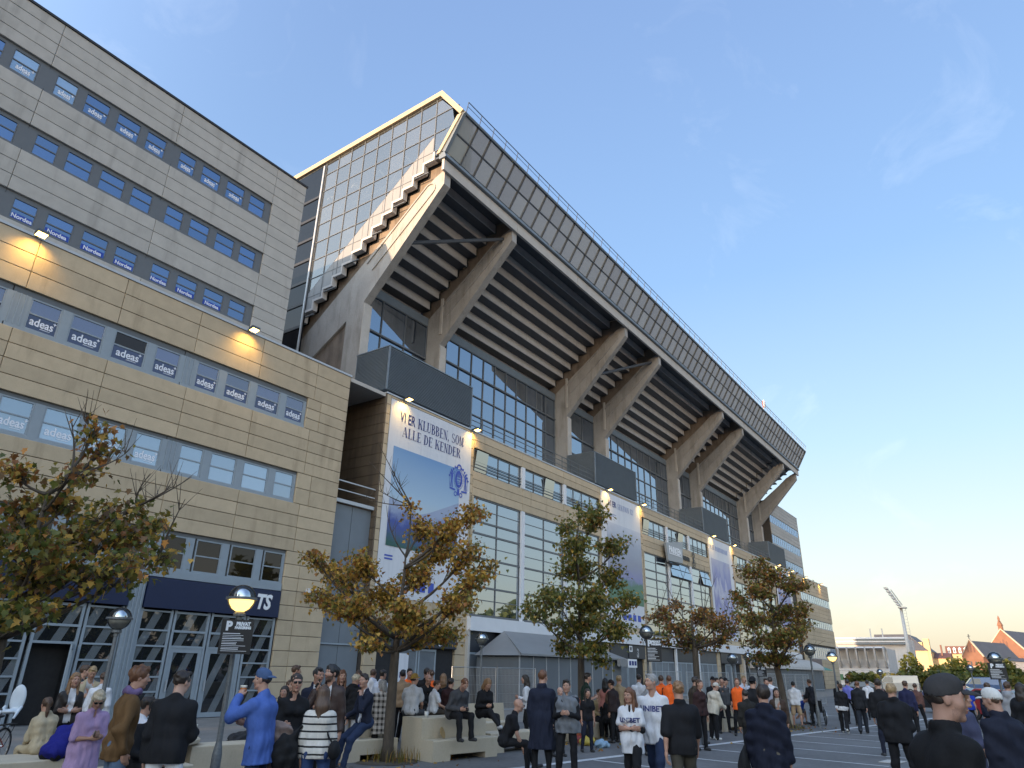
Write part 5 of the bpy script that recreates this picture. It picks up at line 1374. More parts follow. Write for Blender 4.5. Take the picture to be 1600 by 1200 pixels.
# lobed leaf: two halves folded along the midrib (x across, y along)
_half = [(0, 0), (0.16, 0.05), (0.42, -0.02), (0.30, 0.22), (0.52, 0.46), (0.27, 0.50), (0.20, 0.66), (0, 1.0)]
LEAF_V = np.array([(x, y, 0.16 * abs(x)) for x, y in _half] + [(-x, y, 0.16 * abs(x)) for x, y in _half[1:-1]], float)
LEAF_F = [(0, 1, 2, 3, 4, 5, 6, 7), (0, 7, 13, 12, 11, 10, 9, 8)]
def rot_mats(rg, n, droop=0.35):
    """random orientations, leaf blades mostly hanging with the face outward"""
    yaw = rg.uniform(0, 2 * np.pi, n); pit = rg.normal(-0.5 - droop, 0.55, n); rol = rg.normal(0, 0.6, n)
    cy, sy, cp, sp, cr_, sr = np.cos(yaw), np.sin(yaw), np.cos(pit), np.sin(pit), np.cos(rol), np.sin(rol)
    Z = np.zeros(n); O = np.ones(n)
    Rz = np.stack([np.stack([cy, -sy, Z], -1), np.stack([sy, cy, Z], -1), np.stack([Z, Z, O], -1)], 1)
    Rx = np.stack([np.stack([O, Z, Z], -1), np.stack([Z, cp, -sp], -1), np.stack([Z, sp, cp], -1)], 1)
    Ry = np.stack([np.stack([cr_, Z, sr], -1), np.stack([Z, O, Z], -1), np.stack([-sr, Z, cr_], -1)], 1)
    return Rz @ Rx @ Ry
def leaves_mesh(name, pos, size, cols, rg, mt=M_LEAF, tpl=None, faces=None):
    tv = LEAF_V if tpl is None else tpl
    tf = LEAF_F if faces is None else faces
    n = len(pos)
    R = rot_mats(rg, n)
    V = np.einsum('nij,kj->nki', R, tv) * size[:, None, None] + pos[:, None, :]
    k = len(tv)
    V = V.reshape(-1, 3)
    fl = np.array([len(f) for f in tf]); base = np.concatenate([np.array(f) for f in tf])
    loops = (base[None, :] + (np.arange(n) * k)[:, None]).ravel()
    me = bpy.data.meshes.new(name)
    me.vertices.add(len(V)); me.vertices.foreach_set('co', V.astype(np.float32).ravel())
    me.loops.add(len(loops)); me.loops.foreach_set('vertex_index', loops.astype(np.int32))
    nf = n * len(tf); ls = np.tile(fl, n); st_ = np.concatenate([[0], np.cumsum(ls)[:-1]])
    me.polygons.add(nf); me.polygons.foreach_set('loop_start', st_.astype(np.int32)); me.polygons.foreach_set('loop_total', ls.astype(np.int32))
    me.update(calc_edges=True)
    at = me.color_attributes.new('leaf_colour', 'FLOAT_COLOR', 'POINT')
    c = np.concatenate([np.repeat(cols, k, axis=0), np.ones((n * k, 1))], 1)
    at.data.foreach_set('color', c.astype(np.float32).ravel())
    me.materials.append(mt)
    return me
PAL = {'green': [(0.085, 0.105, 0.020), (0.115, 0.135, 0.026), (0.160, 0.165, 0.034)], 'olive': [(0.20, 0.165, 0.032), (0.26, 0.205, 0.038)],
       'gold': [(0.50, 0.29, 0.05), (0.56, 0.33, 0.06)], 'rust': [(0.36, 0.14, 0.035), (0.46, 0.20, 0.045), (0.26, 0.105, 0.032)], 'brown': [(0.18, 0.098, 0.04), (0.23, 0.13, 0.05)]}
def bez(p0, p1, p2, n):
    return [p0 * (1 - t) ** 2 + p1 * 2 * t * (1 - t) + p2 * t * t for t in [i / n for i in range(n + 1)]]
def tree(d, label, seed, mix, dens, lsize, r0, lean=0.0):
    """mix: (palette, weight low in the crown, weight high in the crown)"""
    rg = np.random.default_rng(seed); rr = random.Random(seed)
    b = Vector((*d['base'], 0)); fk = Vector(d['fork'])
    t = thing('maple_tree', label, 'tree', b, 0, 'young maples along the square')
    m = MB()
    tp = bez(b, b.lerp(fk, 0.5) + Vector((rr.uniform(-0.06, 0.06), rr.uniform(-0.06, 0.06), 0)), fk, 7)
    m.path(tp, [r0 * 1.25] + [r0 * (1 - 0.25 * i / 7) for i in range(1, 8)], 10)
    m.build('trunk', M_BARK, t, smooth=True)
    # limbs: pick main directions, then branches to every leaf cluster
    cl = [(Vector(c[:3]), c[3], c[4]) for c in d['cl']]
    top = max(c[0].z for c in cl)
    lm = MB(); tw = MB()
    P, SZ, CO = [], [], []
    lead = fk + Vector((rr.uniform(-0.1, 0.1), rr.uniform(-0.1, 0.1), (top - fk.z) * 0.62))
    trunkline = bez(fk, fk.lerp(lead, 0.5) + Vector((0.08, 0.05, 0)), lead, 8)
    lm.path(trunkline, [r0 * 0.62 * (1 - 0.75 * i / 8) for i in range(9)], 8)
    lm.build('limb', M_BARK, t, smooth=True)
    zs = [p.z for p in trunkline]
    for c, rx, rz in cl:
        # leave the leader below the cluster
        h = max(fk.z, min(lead.z, c.z - 0.75 * (c - fk).to_2d().length))
        s = min(trunkline, key=lambda q: abs(q.z - h))
        mid = s.lerp(c, 0.5) + Vector((rr.uniform(-0.15, 0.15), rr.uniform(-0.15, 0.15), -0.10 * (c - s).length + rr.uniform(-0.05, 0.1)))
        pts = bez(s, mid, c, 7)
        ln = (c - s).length
        rb = r0 * min(0.34, 0.13 + 0.09 * ln)
        one = MB(); one.path(pts, [rb * (1 - 0.82 * i / 7) + 0.003 for i in range(8)], 6)
        one.build('limb', M_BARK, t, smooth=True)
        # twigs
        nt_ = int(9 + 26 * rx)
        R3 = Vector((rx, rx * 1.0, rz))
        ends = []
        for k in range(nt_):
            a = pts[rr.randint(4, 7)]
            u = Vector((rr.gauss(0, 1), rr.gauss(0, 1), rr.gauss(0.1, 1))).normalized()
            e = c + Vector((u.x * R3.x, u.y * R3.y, u.z * R3.z)) * rr.uniform(0.45, 1.05)
            q = a.lerp(e, 0.5) + Vector((0, 0, 0.06))
            tw.path([a, q, e], [0.010, 0.006, 0.003], 3)
            ends.append((a, q, e))
        n = max(8, int(dens * (4.2 * rx * rz + rx * 0.5)))
        for k in range(n):
            a, q, e = rr.choice(ends)
            s_ = rr.uniform(0.35, 1.06)
            p = a.lerp(q, s_ * 2) if s_ < 0.5 else q.lerp(e, (s_ - 0.5) * 2)
            p = p + Vector((rr.gauss(0, 0.115), rr.gauss(0, 0.115), rr.gauss(0, 0.085)))
            P.append(p); SZ.append(lsize * rr.uniform(0.6, 1.15))
            hgt = (c.z - fk.z) / max(0.1, top - fk.z)
            ws = [w0 + (w1 - w0) * hgt for _, w0, w1 in mix]
            nm = rr.choices([q_[0] for q_ in mix], ws)[0]
            base = rr.choice(PAL[nm]); f = rr.uniform(0.7, 1.3)
            CO.append([v * f for v in base])
    for e in d['bare']:
        e = Vector(e)
        s = min([q for q in trunkline] + [c[0] for c in cl], key=lambda q: (q - e).length + (2 if q.z > e.z else 0))
        pts = bez(s, s.lerp(e, 0.5) + Vector((rr.uniform(-0.15, 0.15), rr.uniform(-0.15, 0.15), -0.1)), e, 6)
        tw.path(pts, [0.022 - 0.003 * i for i in range(7)], 4)
        for k in range(7):
            a = pts[rr.randint(2, 5)]; tw.path([a, a + Vector((rr.uniform(-0.2, 0.2), rr.uniform(-0.2, 0.2), rr.uniform(0.15, 0.5)))], [0.008, 0.002], 3)
    tw.build('twigs', M_BARK, t, kind='stuff')
    o = b
    pos = np.array([tuple(p - o) for p in P]); 
    me = leaves_mesh('crown', pos, np.array(SZ), np.array(CO), rg)
    link('crown', me, t, kind='stuff')
    return t
tree(T1, 'large maple at the left edge with mixed green and brown leaves before the office block', 11, [('green', 1.0, 0.3), ('olive', 1.0, 0.8), ('gold', 0.25, 0.6), ('rust', 0.06, 0.6), ('brown', 0.2, 0.3)], 400, 0.104, 0.12)
tree(T2, 'golden brown maple with a broad crown before the largest banner', 12, [('green', 0.3, 0.06), ('olive', 0.8, 0.5), ('gold', 1.0, 1.4), ('rust', 0.3, 0.55), ('brown', 0.22, 0.2)], 640, 0.100, 0.135)
tree(T3, 'greenest and slimmest maple, before the second banner', 13, [('green', 1.1, 0.8), ('olive', 0.9, 1.0), ('gold', 0.10, 0.22), ('rust', 0.02, 0.08), ('brown', 0.05, 0.05)], 430, 0.115, 0.13)
tree(T4, 'sparse brown maple with bare upper twigs below the slanted wall sign', 14, [('green', 0.4, 0.1), ('olive', 0.5, 0.3), ('gold', 0.06, 0.1), ('rust', 0.5, 0.8), ('brown', 0.9, 0.9)], 220, 0.125, 0.15)
tree(T5, 'leaning maple with tiered olive brown crown, farthest right of the row', 15, [('green', 0.7, 0.3), ('olive', 0.8, 0.7), ('gold', 0.1, 0.15), ('rust', 0.2, 0.5), ('brown', 0.5, 0.5)], 330, 0.125, 0.16)
# ================================================================ far side: hedge, floodlight mast, other stand, houses, church
def foliage(name, label, cat, boxes, n, size, seed, mix, kind=None, stems=True, group=None):
    rg = np.random.default_rng(seed); rr = random.Random(seed)
    c0 = boxes[0]
    t = thing(name, label, cat, ((c0[0] + c0[1]) / 2, (c0[2] + c0[3]) / 2, 0), 0, group)
    P, CO = [], []
    vol = [max(1e-3, (b[1] - b[0]) * (b[3] - b[2]) * (b[5] - b[4])) ** 0.75 for b in boxes]
    for k in range(n):
        b = rr.choices(boxes, vol)[0]
        u = Vector((rr.gauss(0, 1), rr.gauss(0, 1), rr.gauss(0, 1))).normalized() * rr.uniform(0.62, 1.05)
        p = Vector(((b[0] + b[1]) / 2 + u.x * (b[1] - b[0]) / 2, (b[2] + b[3]) / 2 + u.y * (b[3] - b[2]) / 2, max(0.05, (b[4] + b[5]) / 2 + u.z * (b[5] - b[4]) / 2)))
        P.append(tuple(p - t.location)); base = rr.choice(PAL[rr.choices([m_[0] for m_ in mix], [m_[1] for m_ in mix])[0]]); f = rr.uniform(0.7, 1.35)
        CO.append([v * f for v in base])
    me = leaves_mesh('crown', np.array(P), size * rg.uniform(0.6, 1.3, n), np.array(CO), rg)
    link('crown', me, t, kind='stuff')
    if stems:
        for i, b in enumerate(boxes[:6]):
            m = MB(); x, y = (b[0] + b[1]) / 2, (b[2] + b[3]) / 2
            m.path([(x, y, 0), (x + 0.1, y, b[4] * 0.6), (x, y + 0.1, (b[4] + b[5]) / 2)], [0.09, 0.07, 0.03], 6); m.build('trunk', M_BARK, t)
    return t
def row_boxes(p, q, n, w_, z0, z1, rr, jit=0.3):
    o = []
    for i in range(n):
        t = (i + 0.5) / n
        x, y = p[0] + (q[0] - p[0]) * t, p[1] + (q[1] - p[1]) * t
        z = z1 * rr.uniform(1 - jit, 1 + jit * 0.6)
        o.append((x - w_, x + w_, y - w_, y + w_, z0, z))
    return o
rr_ = random.Random(4)
foliage('hedge', 'long dark green hedge behind the parked cars on the right', 'hedge', row_boxes((128, 24.0), (118, -4.5), 18, 1.5, -0.4, 2.9, rr_, 0.15), 5200, 0.62, 21, [('green', 1), ('olive', 0.3)], stems=False)
HB = [((133, 15.6), 5.6, 'dense small tree covering the yellow facade left of the floodlight mast'), ((134, 12.2), 3.9, 'low bush right of the floodlight mast foot'),
      ((137, 10.3), 4.9, 'dark bush before the low yellow house'), ((131, 8.6), 5.0, 'dense bush left of the church gable'), ((130, 5.8), 4.2, 'bush in front of the church gable'), ((122, -0.6), 4.4, 'bush at the right edge before the second church gable'), ((128, 2.8), 4.7, 'bush below the church roof')]
for i, ((x, y), h, l_) in enumerate(HB):
    foliage('bush', l_, 'bush', [(x - 1.7, x + 1.7, y - 1.5, y + 1.5, 0.3, h), (x - 1.4, x + 1.8, y - 2.1, y + 0.4, 0.2, h * 0.72), (x - 1.2, x + 1.2, y + 0.3, y + 2.2, 0.2, h * 0.6)], 900, 0.5, 30 + i, [('green', 1), ('green', 0.6)], group='bushes behind the car park')
# tree line behind the photographer, seen only as reflections in the glass
foliage('far_trees', 'dark park trees behind the photographer, mirrored in the hall windows', 'trees', row_boxes((-70, -46), (260, -46), 44, 5.5, 0.0, 16.5, rr_, 0.22), 11000, 2.2, 77, [('green', 1)], stems=False)['kind'] = 'stuff'
# floodlight mast
M_MAST = G('grey_mast', (0.40, 0.40, 0.39), 0.5, amt=0.08, bump=0.02)
ms = thing('floodlight_mast', 'tall pale floodlight mast with a slanted rack of lamps', 'floodlight mast', (210, 24.4, 0))
m = MB(); m.lathe([(0.55, 0), (0.34, 18.5)], c=(210, 24.4, 0), n=14); m.build('pole', M_MAST, ms, smooth=True)
m = MB()
for s in (-0.75, 0.75):
    m.tube((210 + s, 24.2, 18.4), (209.5 + s, 26.7, 23.4), 0.11, n=6)
m.tube((210, 23.9, 18.9), (209.6, 25.9, 22.9), 0.14, n=6)
m.box(208.7, 211.3, 23.1, 24.9, 18.2, 18.5); m.build('rack', M_MAST, ms)
m = MB(); m.path([(210.5, 23.3, 1.5), (210.5, 23.4, 18.4)], 0.05, 4)
for k in range(22): m.tube((210.5, 23.3, 2 + 0.75 * k), (210.5, 23.95, 2 + 0.75 * k), 0.03, n=3)
m.build('ladder', M_MAST, ms)
for r in range(6):
    z = 19.0 + 0.82 * r; y = 24.5 + 0.42 * r
    for s in (-1.5, -0.5, 0.5, 1.5):
        m = MB(); m.prism([(y - 0.1, z - 0.25), (y + 0.65, z - 0.1), (y + 0.7, z + 0.28), (y, z + 0.3)], 'x', 209.7 + s - 0.38, 209.7 + s + 0.38); m.build('lamp_head', M_MAST, ms)
# other stand
od = thing('concrete_stand', 'low pale concrete stand with rounded fins far right of the stadium', 'stand', (190, 32, 0))
M_STAND = G('pale_stand_concrete', (0.46, 0.44, 0.42), 0.8, amt=0.12, scale=0.5, fine=6, bump=0.08, coords='World', stain=(0.3, 0.28, 0.27), stain_lo=0.58)
m = MB(); m.box(190, 204, 26.7, 40, 0, 3.1); m.build('wall', M_STAND, od)
m = MB(); m.prism([(190.0, 3.15), (190.9, 4.0), (191.4, 5.6), (190.8, 7.4), (190.2, 8.0), (204, 8.0), (204, 3.15)], 'y', 26.7, 40); m.build('upper_wall', M_STAND, od)
for k in range(7):
    y = 26.9 + 1.95 * k
    prof = [(190.5, 8.35), (189.2, 8.3), (188.5, 7.9), (188.5, 6.6), (188.8, 5.2), (189.6, 4.0), (190.2, 3.7), (190.9, 4.4), (190.0, 5.4), (189.5, 6.8), (189.9, 7.6), (190.6, 7.7)]
    m = MB(); m.prism(prof, 'y', y, y + 0.36); m.build('fin', M_CONC, od)
    m = MB(); m.prism([(190.6, 8.36), (189.2, 8.34), (188.6, 8.0), (188.9, 7.9), (189.6, 8.1), (190.6, 8.15)], 'y', y + 0.37, y + 1.94); m.build('cornice', M_STAND, od)
M_REDP = mat('red_panel', (0.25, 0.06, 0.06), 0.6); M_GRNP = mat('green_panel', (0.04, 0.12, 0.06), 0.6); M_DKP = mat('dark_panel', (0.05, 0.05, 0.055), 0.6)
for k, mt_ in enumerate((M_DKP, M_DKP, M_DKP, M_DKP, M_REDP, M_REDP, M_GRNP, M_GRNP)):
    y = 27.3 + 1.35 * k + 0.45 * (k // 2)
    bx('window', mt_, od, 189.9, 189.99, y, y + 1.0, 1.0, 2.3)
sr_ = thing('stadium_roof', 'long blue and white stepped roof edge beyond the low concrete stand', 'roof', (232, 36, 0))
for k, (mt_, z) in enumerate(((M_BLUEG, 10.3), (M_WHITE, 10.85), (M_BLUEG, 11.3), (M_WHITE, 11.75))):
    bx('roof_beam', mt_, sr_, 230 - 0.25 * k, 231, 27.2, 45.0, z, z + 0.42)
m = MB(); m.box(231, 250, 27.3, 45, 0, 11.9); m.build('wall', M_STAND, sr_)
for y in (32.6, 35.7): bx('roof_mast', M_MAST, sr_, 231.5, 231.8, y, y + 0.3, 11.9, 14.6)
# yellow building
M_YEL = G('yellow_plaster', (0.50, 0.36, 0.19), 0.8, amt=0.1, scale=0.3, fine=4, bump=0.03, coords='World')
M_DROOF = G('dark_slate', (0.055, 0.058, 0.068), 0.6, amt=0.2, scale=0.6, fine=6, bump=0.1, coords='World')
M_RROOF = G('red_tile', (0.13, 0.06, 0.045), 0.7, amt=0.2, scale=0.6, fine=6, bump=0.1, coords='World')
ye = thing('yellow_house', 'large yellow plaster building with dark hipped roof behind the floodlight mast', 'house', (400, 48, 0))
m = MB(); m.box(400, 440, 38.6, 60, 0, 13.6); m.build('wall', M_YEL, ye)
m = MB(); m.add([(399.5, 38.2, 13.6), (441, 38.2, 13.6), (441, 61, 13.6), (399.5, 61, 13.6), (404, 46, 21.2), (436, 46, 21.2), (436, 61, 21.2), (404, 61, 21.2)], [(0, 1, 5, 4), (4, 5, 6, 7), (0, 4, 7, 3), (0, 3, 2, 1), (1, 2, 6, 5)]); m.build('roof', M_DROOF, ye)
bx('chimney', M_YEL, ye, 400.5, 404, 37.4, 39.9, 0, 19.0); bx('chimney', M_YEL, ye, 402, 405, 40.5, 42, 13, 17.5)
bx('window', M_DKP, ye, 399.9, 399.99, 41.2, 43.4, 5.2, 7.2)
for k in range(5): bx('window', M_DKP, ye, 399.9, 399.99, 46.0 + 2.4 * k, 47.2 + 2.4 * k, 5.0, 7.2)
for k in range(5): bx('window', M_DKP, ye, 399.9, 399.99, 46.0 + 2.4 * k, 47.2 + 2.4 * k, 9.2, 11.4)
y2 = thing('low_house', 'low yellow house with a brown roof between the mast and the church', 'house', (420, 36, 0))
m = MB(); m.box(420, 440, 31.5, 39.3, 0, 10.6); m.build('wall', M_YEL, y2)
m = MB(); m.prism([(419.6, 10.6), (440, 10.6), (430, 13.4)], 'y', 31.2, 39.5); m.build('roof', M_RROOF, y2)
bx('chimney', M_RROOF, y2, 424, 425.5, 34.5, 35.2, 12, 17); bx('window', M_DKP, y2, 419.9, 419.99, 33, 37, 6.6, 7.8)
y3 = thing('mansard_house', 'pale house with a red mansard roof and white dormers left of the church', 'house', (450, 30, 0))
m = MB(); m.box(450, 470, 22, 35.0, 0, 13.4); m.build('wall', M_YEL, y3)
m = MB(); m.prism([(449.6, 13.4), (471, 13.4), (468, 17.4), (452, 17.4)], 'y', 21.8, 35.2); m.build('roof', M_RROOF, y3)
for k in range(5):
    y = 23.2 + 2.4 * k; m = MB(); m.box(449.3, 452.2, y, y + 1.2, 13.9, 16.0); m.prism([(y - 0.15, 16.0), (y + 1.35, 16.0), (y + 0.6, 16.8)], 'x', 449.2, 452.3); o = m.build('dormer', M_BANNER, y3)
    bx('pane', M_DKP, o, 449.22, 449.29, y + 0.3, y + 0.9, 14.2, 15.6)
# church
M_BRICK = G('red_brick', (0.20, 0.098, 0.062), 0.85, amt=0.16, scale=0.7, fine=9, bump=0.12, coords='World')
def church(name_lab, x, y, deg, half, zeave, zap, ln, finial, seed):
    c = thing('church', name_lab, 'church', (x, y, 0), math.radians(deg))
    m = MB(); m.prism([(-half, 0), (half, 0), (half, zeave), (0, zap), (-half, zeave)], 'x', 0, 0.6); m.build('gable_wall', M_BRICK, c, off=(0, 0, 0))
    m = MB(); m.box(0.6, ln, -half + 0.2, half - 0.2, 0, zeave); m.build('wall', M_BRICK, c, off=(0, 0, 0))
    m = MB(); m.prism([(-half - 0.35, zeave - 0.25), (-half - 0.35, zeave - 0.05), (0, zap - 0.15), (half + 0.35, zeave - 0.05), (half + 0.35, zeave - 0.25), (0, zap - 0.45)], 'x', 0.62, ln); m.build('roof', M_DROOF, c, off=(0, 0, 0))
    for s in (-1, 1):
        m = MB(); m.prism([(s * (half + 0.1), zeave - 0.1), (s * (half + 0.1), zeave + 0.25), (0, zap + 0.35), (0, zap)], 'x', -0.12, 0.72); m.build('coping', M_BLOCK, c, off=(0, 0, 0))
    for k in (-1, 0, 1):
        hh = 1.9 if k else 2.5
        m = MB(); zc = zeave + (zap - zeave) * 0.25
        m.prism([(k * 0.85 - 0.22, zc), (k * 0.85 + 0.22, zc), (k * 0.85 + 0.22, zc + hh - 0.3), (k * 0.85, zc + hh), (k * 0.85 - 0.22, zc + hh - 0.3)], 'x', -0.06, -0.003); m.build('blind_window', M_RROOF, c, off=(0, 0, 0))
    for j in range(2):
        m = MB(); z = zeave - 0.9 - 1.9 * j; m.box(-0.1, -0.003, -half + 0.02, half - 0.02, z, z + 0.18); m.build('string_course', M_BLOCK if j else M_BRICK, c, off=(0, 0, 0))
    for k in range(4):
        m = MB(); yy = -half + (k + 0.7) * 2 * half / 4.4; m.prism([(yy - 0.22, zeave - 2.3), (yy + 0.22, zeave - 2.3), (yy + 0.22, zeave - 1.5), (yy, zeave - 1.2), (yy - 0.22, zeave - 1.5)], 'x', -0.05, -0.002); m.build('window', M_DKP, c, off=(0, 0, 0))
    if finial == 'cross':
        m = MB(); m.box(0.2, 0.36, -0.08, 0.08, zap + 0.2, zap + 1.6); m.box(0.21, 0.35, -0.4, 0.4, zap + 1.0, zap + 1.16); m.build('cross', M_DROOF, c, off=(0, 0, 0))
    else:
        m = MB(); m.box(-0.1, 0.9, -0.55, 0.55, zap - 0.5, zap + 1.2); m.prism([(-0.7, zap + 1.2), (0.7, zap + 1.2), (0, zap + 2.9)], 'x', -0.25, 1.05); m.build('pinnacle', M_BRICK, c, off=(0, 0, 0))
        m = MB(); m.lathe([(0.3, zap + 2.6), (0.35, zap + 3.4), (0.1, zap + 4.2)], c=(0.4, 0, 0), n=8); m.build('pinnacle_cap', M_BRICK, c, off=(0, 0, 0))
    return c
church('red brick church gable with narrow blind windows and a slate roof at right', 249.5, 13.1, -20, 2.75, 7.7, 12.1, 23, 'cross', 1)
church('taller red brick church transept with a pinnacle at the right edge', 283, 5.6, -20, 6.2, 9.4, 16.6, 40, 'pinnacle', 2)
ch = thing('church_aisle', 'low grey church side wing under the slate roof', 'church', (262, 6, 0), math.radians(-20))
m = MB(); m.box(-9, 22, -4.6, 0.5, 0, 6.6); m.build('wall', M_STAND, ch, off=(0, 0, 0))
m = MB(); m.prism([(-4.9, 6.6), (0.6, 7.9), (0.6, 6.6)], 'x', -9.2, 22.2); m.build('roof', M_DROOF, ch, off=(0, 0, 0))

# ================================================================ parked vehicles
M_TYRE = mat('tyre', (0.015, 0.015, 0.016), 0.8); M_RIM = mat('rim', (0.35, 0.36, 0.37), 0.35, 0.7); M_CGLASS = mat('car_glass', (0.015, 0.02, 0.025), 0.05, 0, 1.0)
M_HEADL = mat('headlight', (0.6, 0.62, 0.64), 0.2); M_TAIL = mat('tail_light', (0.35, 0.02, 0.02), 0.3)
def paint(name, c): 
    m = mat(name, c, 0.3, 0.1); m.node_tree.nodes['Principled BSDF'].inputs['Coat Weight'].default_value = 0.6; return m
def car(label, x, y, deg, pm, kind='car', cat='car', s=1.0):
    t = thing('parked_' + ('van' if kind == 'van' else 'bus' if kind == 'bus' else 'car'), label, cat, (x, y, 0), math.radians(deg), 'vehicles parked behind the square')
    if kind == 'car':
        W, LN = 0.88, 4.3
        low = [(-2.1, 0.28), (2.1, 0.28), (2.15, 0.55), (2.05, 0.78), (1.0, 0.93), (-1.75, 0.98), (-2.12, 0.86), (-2.18, 0.5)]
        cab = [(1.05, 0.92), (0.35, 1.42), (-1.1, 1.46), (-1.85, 1.0)]
        sidew = [(0.85, 0.97), (0.30, 1.36), (-1.05, 1.39), (-1.55, 1.02)]
    elif kind == 'van':
        W, LN = 0.95, 5.2
        low = [(-2.6, 0.35), (2.6, 0.35), (2.65, 0.8), (2.4, 1.15), (1.7, 1.25), (-2.6, 1.25)]
        cab = [(1.75, 1.22), (1.05, 2.0), (0.8, 2.12), (-2.55, 2.12), (-2.62, 1.22)]
        sidew = [(1.55, 1.28), (0.98, 1.92), (0.2, 1.92), (0.2, 1.28)]
    else:
        W, LN = 1.1, 7
        low = [(-3.4, 0.4), (3.4, 0.4), (3.45, 1.3), (-3.45, 1.3)]
        cab = [(3.44, 1.28), (3.3, 2.7), (3.1, 2.85), (-3.3, 2.85), (-3.44, 1.28)]
        sidew = [(3.2, 1.4), (3.1, 2.4), (-3.2, 2.4), (-3.2, 1.4)]
    m = MB(); m.prism(low, 'y', -W, W)
    n0 = len(cab)
    vs = [(p[0], -W + 0.02, p[1]) if p[1] < 1.3 else (p[0], -W + 0.16, p[1]) for p in cab] + [(p[0], W - 0.02, p[1]) if p[1] < 1.3 else (p[0], W - 0.16, p[1]) for p in cab]
    m.add(vs, [tuple(range(n0)), tuple(range(2 * n0 - 1, n0 - 1, -1))] + [(i, i + n0, (i + 1) % n0 + n0, (i + 1) % n0) for i in range(n0)])
    m.build('body', pm, t, off=(0, 0, 0))
    for sgn in (-1, 1):
        m = MB(); nn = len(sidew)
        yy = [W - 0.035 if p[1] < 1.1 + (0.3 if kind != 'car' else 0) else W - 0.135 for p in sidew]
        m.add([(p[0], sgn * (q + 0.012), p[1]) for p, q in zip(sidew, yy)], [tuple(range(nn))]); m.build('side_window', M_CGLASS, t, off=(0, 0, 0))
    a, b = cab[0], cab[1]
    m = MB(); dx, dz = 0.02, 0.02
    m.add([(a[0] + dx - 0.05, -W + 0.16, a[1] + dz + 0.06), (a[0] + dx - 0.05, W - 0.16, a[1] + dz + 0.06), (b[0] + dx + 0.04, W - 0.24, b[1] + dz - 0.03), (b[0] + dx + 0.04, -W + 0.24, b[1] + dz - 0.03)], [(0, 1, 2, 3)]); m.build('windscreen', M_CGLASS, t, off=(0, 0, 0))
    a, b = cab[-1], cab[-2]
    m = MB(); m.add([(a[0] - 0.02, -W + 0.18, a[1] + 0.08), (a[0] - 0.02, W - 0.18, a[1] + 0.08), (b[0] - 0.05, W - 0.26, b[1] - 0.04), (b[0] - 0.05, -W + 0.26, b[1] - 0.04)], [(0, 1, 2, 3)]); m.build('rear_window', M_CGLASS, t, off=(0, 0, 0))
    xe = max(p[0] for p in low); xr = min(p[0] for p in low)
    for sgn in (-1, 1):
        m = MB(); m.box(xe - 0.12, xe + 0.012, sgn * W * 0.72 - 0.2, sgn * W * 0.72 + 0.2, 0.58, 0.74); m.build('headlight', M_HEADL, t, off=(0, 0, 0))
        m = MB(); m.box(xr - 0.015, xr + 0.1, sgn * W * 0.78 - 0.14, sgn * W * 0.78 + 0.14, 0.62, 0.84); m.build('tail_light', M_TAIL, t, off=(0, 0, 0))
        for fx in (0.30, -0.30):
            m = MB(); x0 = LN * fx; m.tube((x0, sgn * (W - 0.2), 0.31), (x0, sgn * (W + 0.01), 0.31), 0.31, n=16); wv_ = m.build('wheel', M_TYRE, t, off=(0, 0, 0))
            m = MB(); m.tube((x0, sgn * (W + 0.012), 0.31), (x0, sgn * (W + 0.02), 0.31), 0.19, n=12); m.build('rim', M_RIM, wv_, off=(0, 0, 0))
car('white van parked sideways left of the man with the dark cap', 105, 14.3, 92, paint('white_car_paint', (0.55, 0.53, 0.48)), 'van', 'van')
car('red car parked below the church, right of the dark cap', 46, 1.35, 250, paint('red_car_paint', (0.25, 0.02, 0.025)))
car('blue van with a pale roof parked by the hedge below the church', 112, 5.5, 100, paint('blue_bus_paint', (0.05, 0.11, 0.24)), 'van', 'van')
car('silver grey car right of the blue van', 100, 0.8, 95, paint('silver_car_paint', (0.32, 0.33, 0.34)))
car('dark car parked left of the white van', 82, 14.6, 95, paint('dark_car_paint', (0.03, 0.032, 0.036)))
car('blue car parked right of the white van', 84, 7.0, 88, paint('deep_blue_paint', (0.03, 0.05, 0.18)))
car('grey car at the right edge behind the crowd', 60, -2.0, 98, paint('grey_car_paint', (0.16, 0.17, 0.18)))
car('black car beside the red car', 52, 3.6, 255, paint('black_car_paint', (0.015, 0.015, 0.018)))
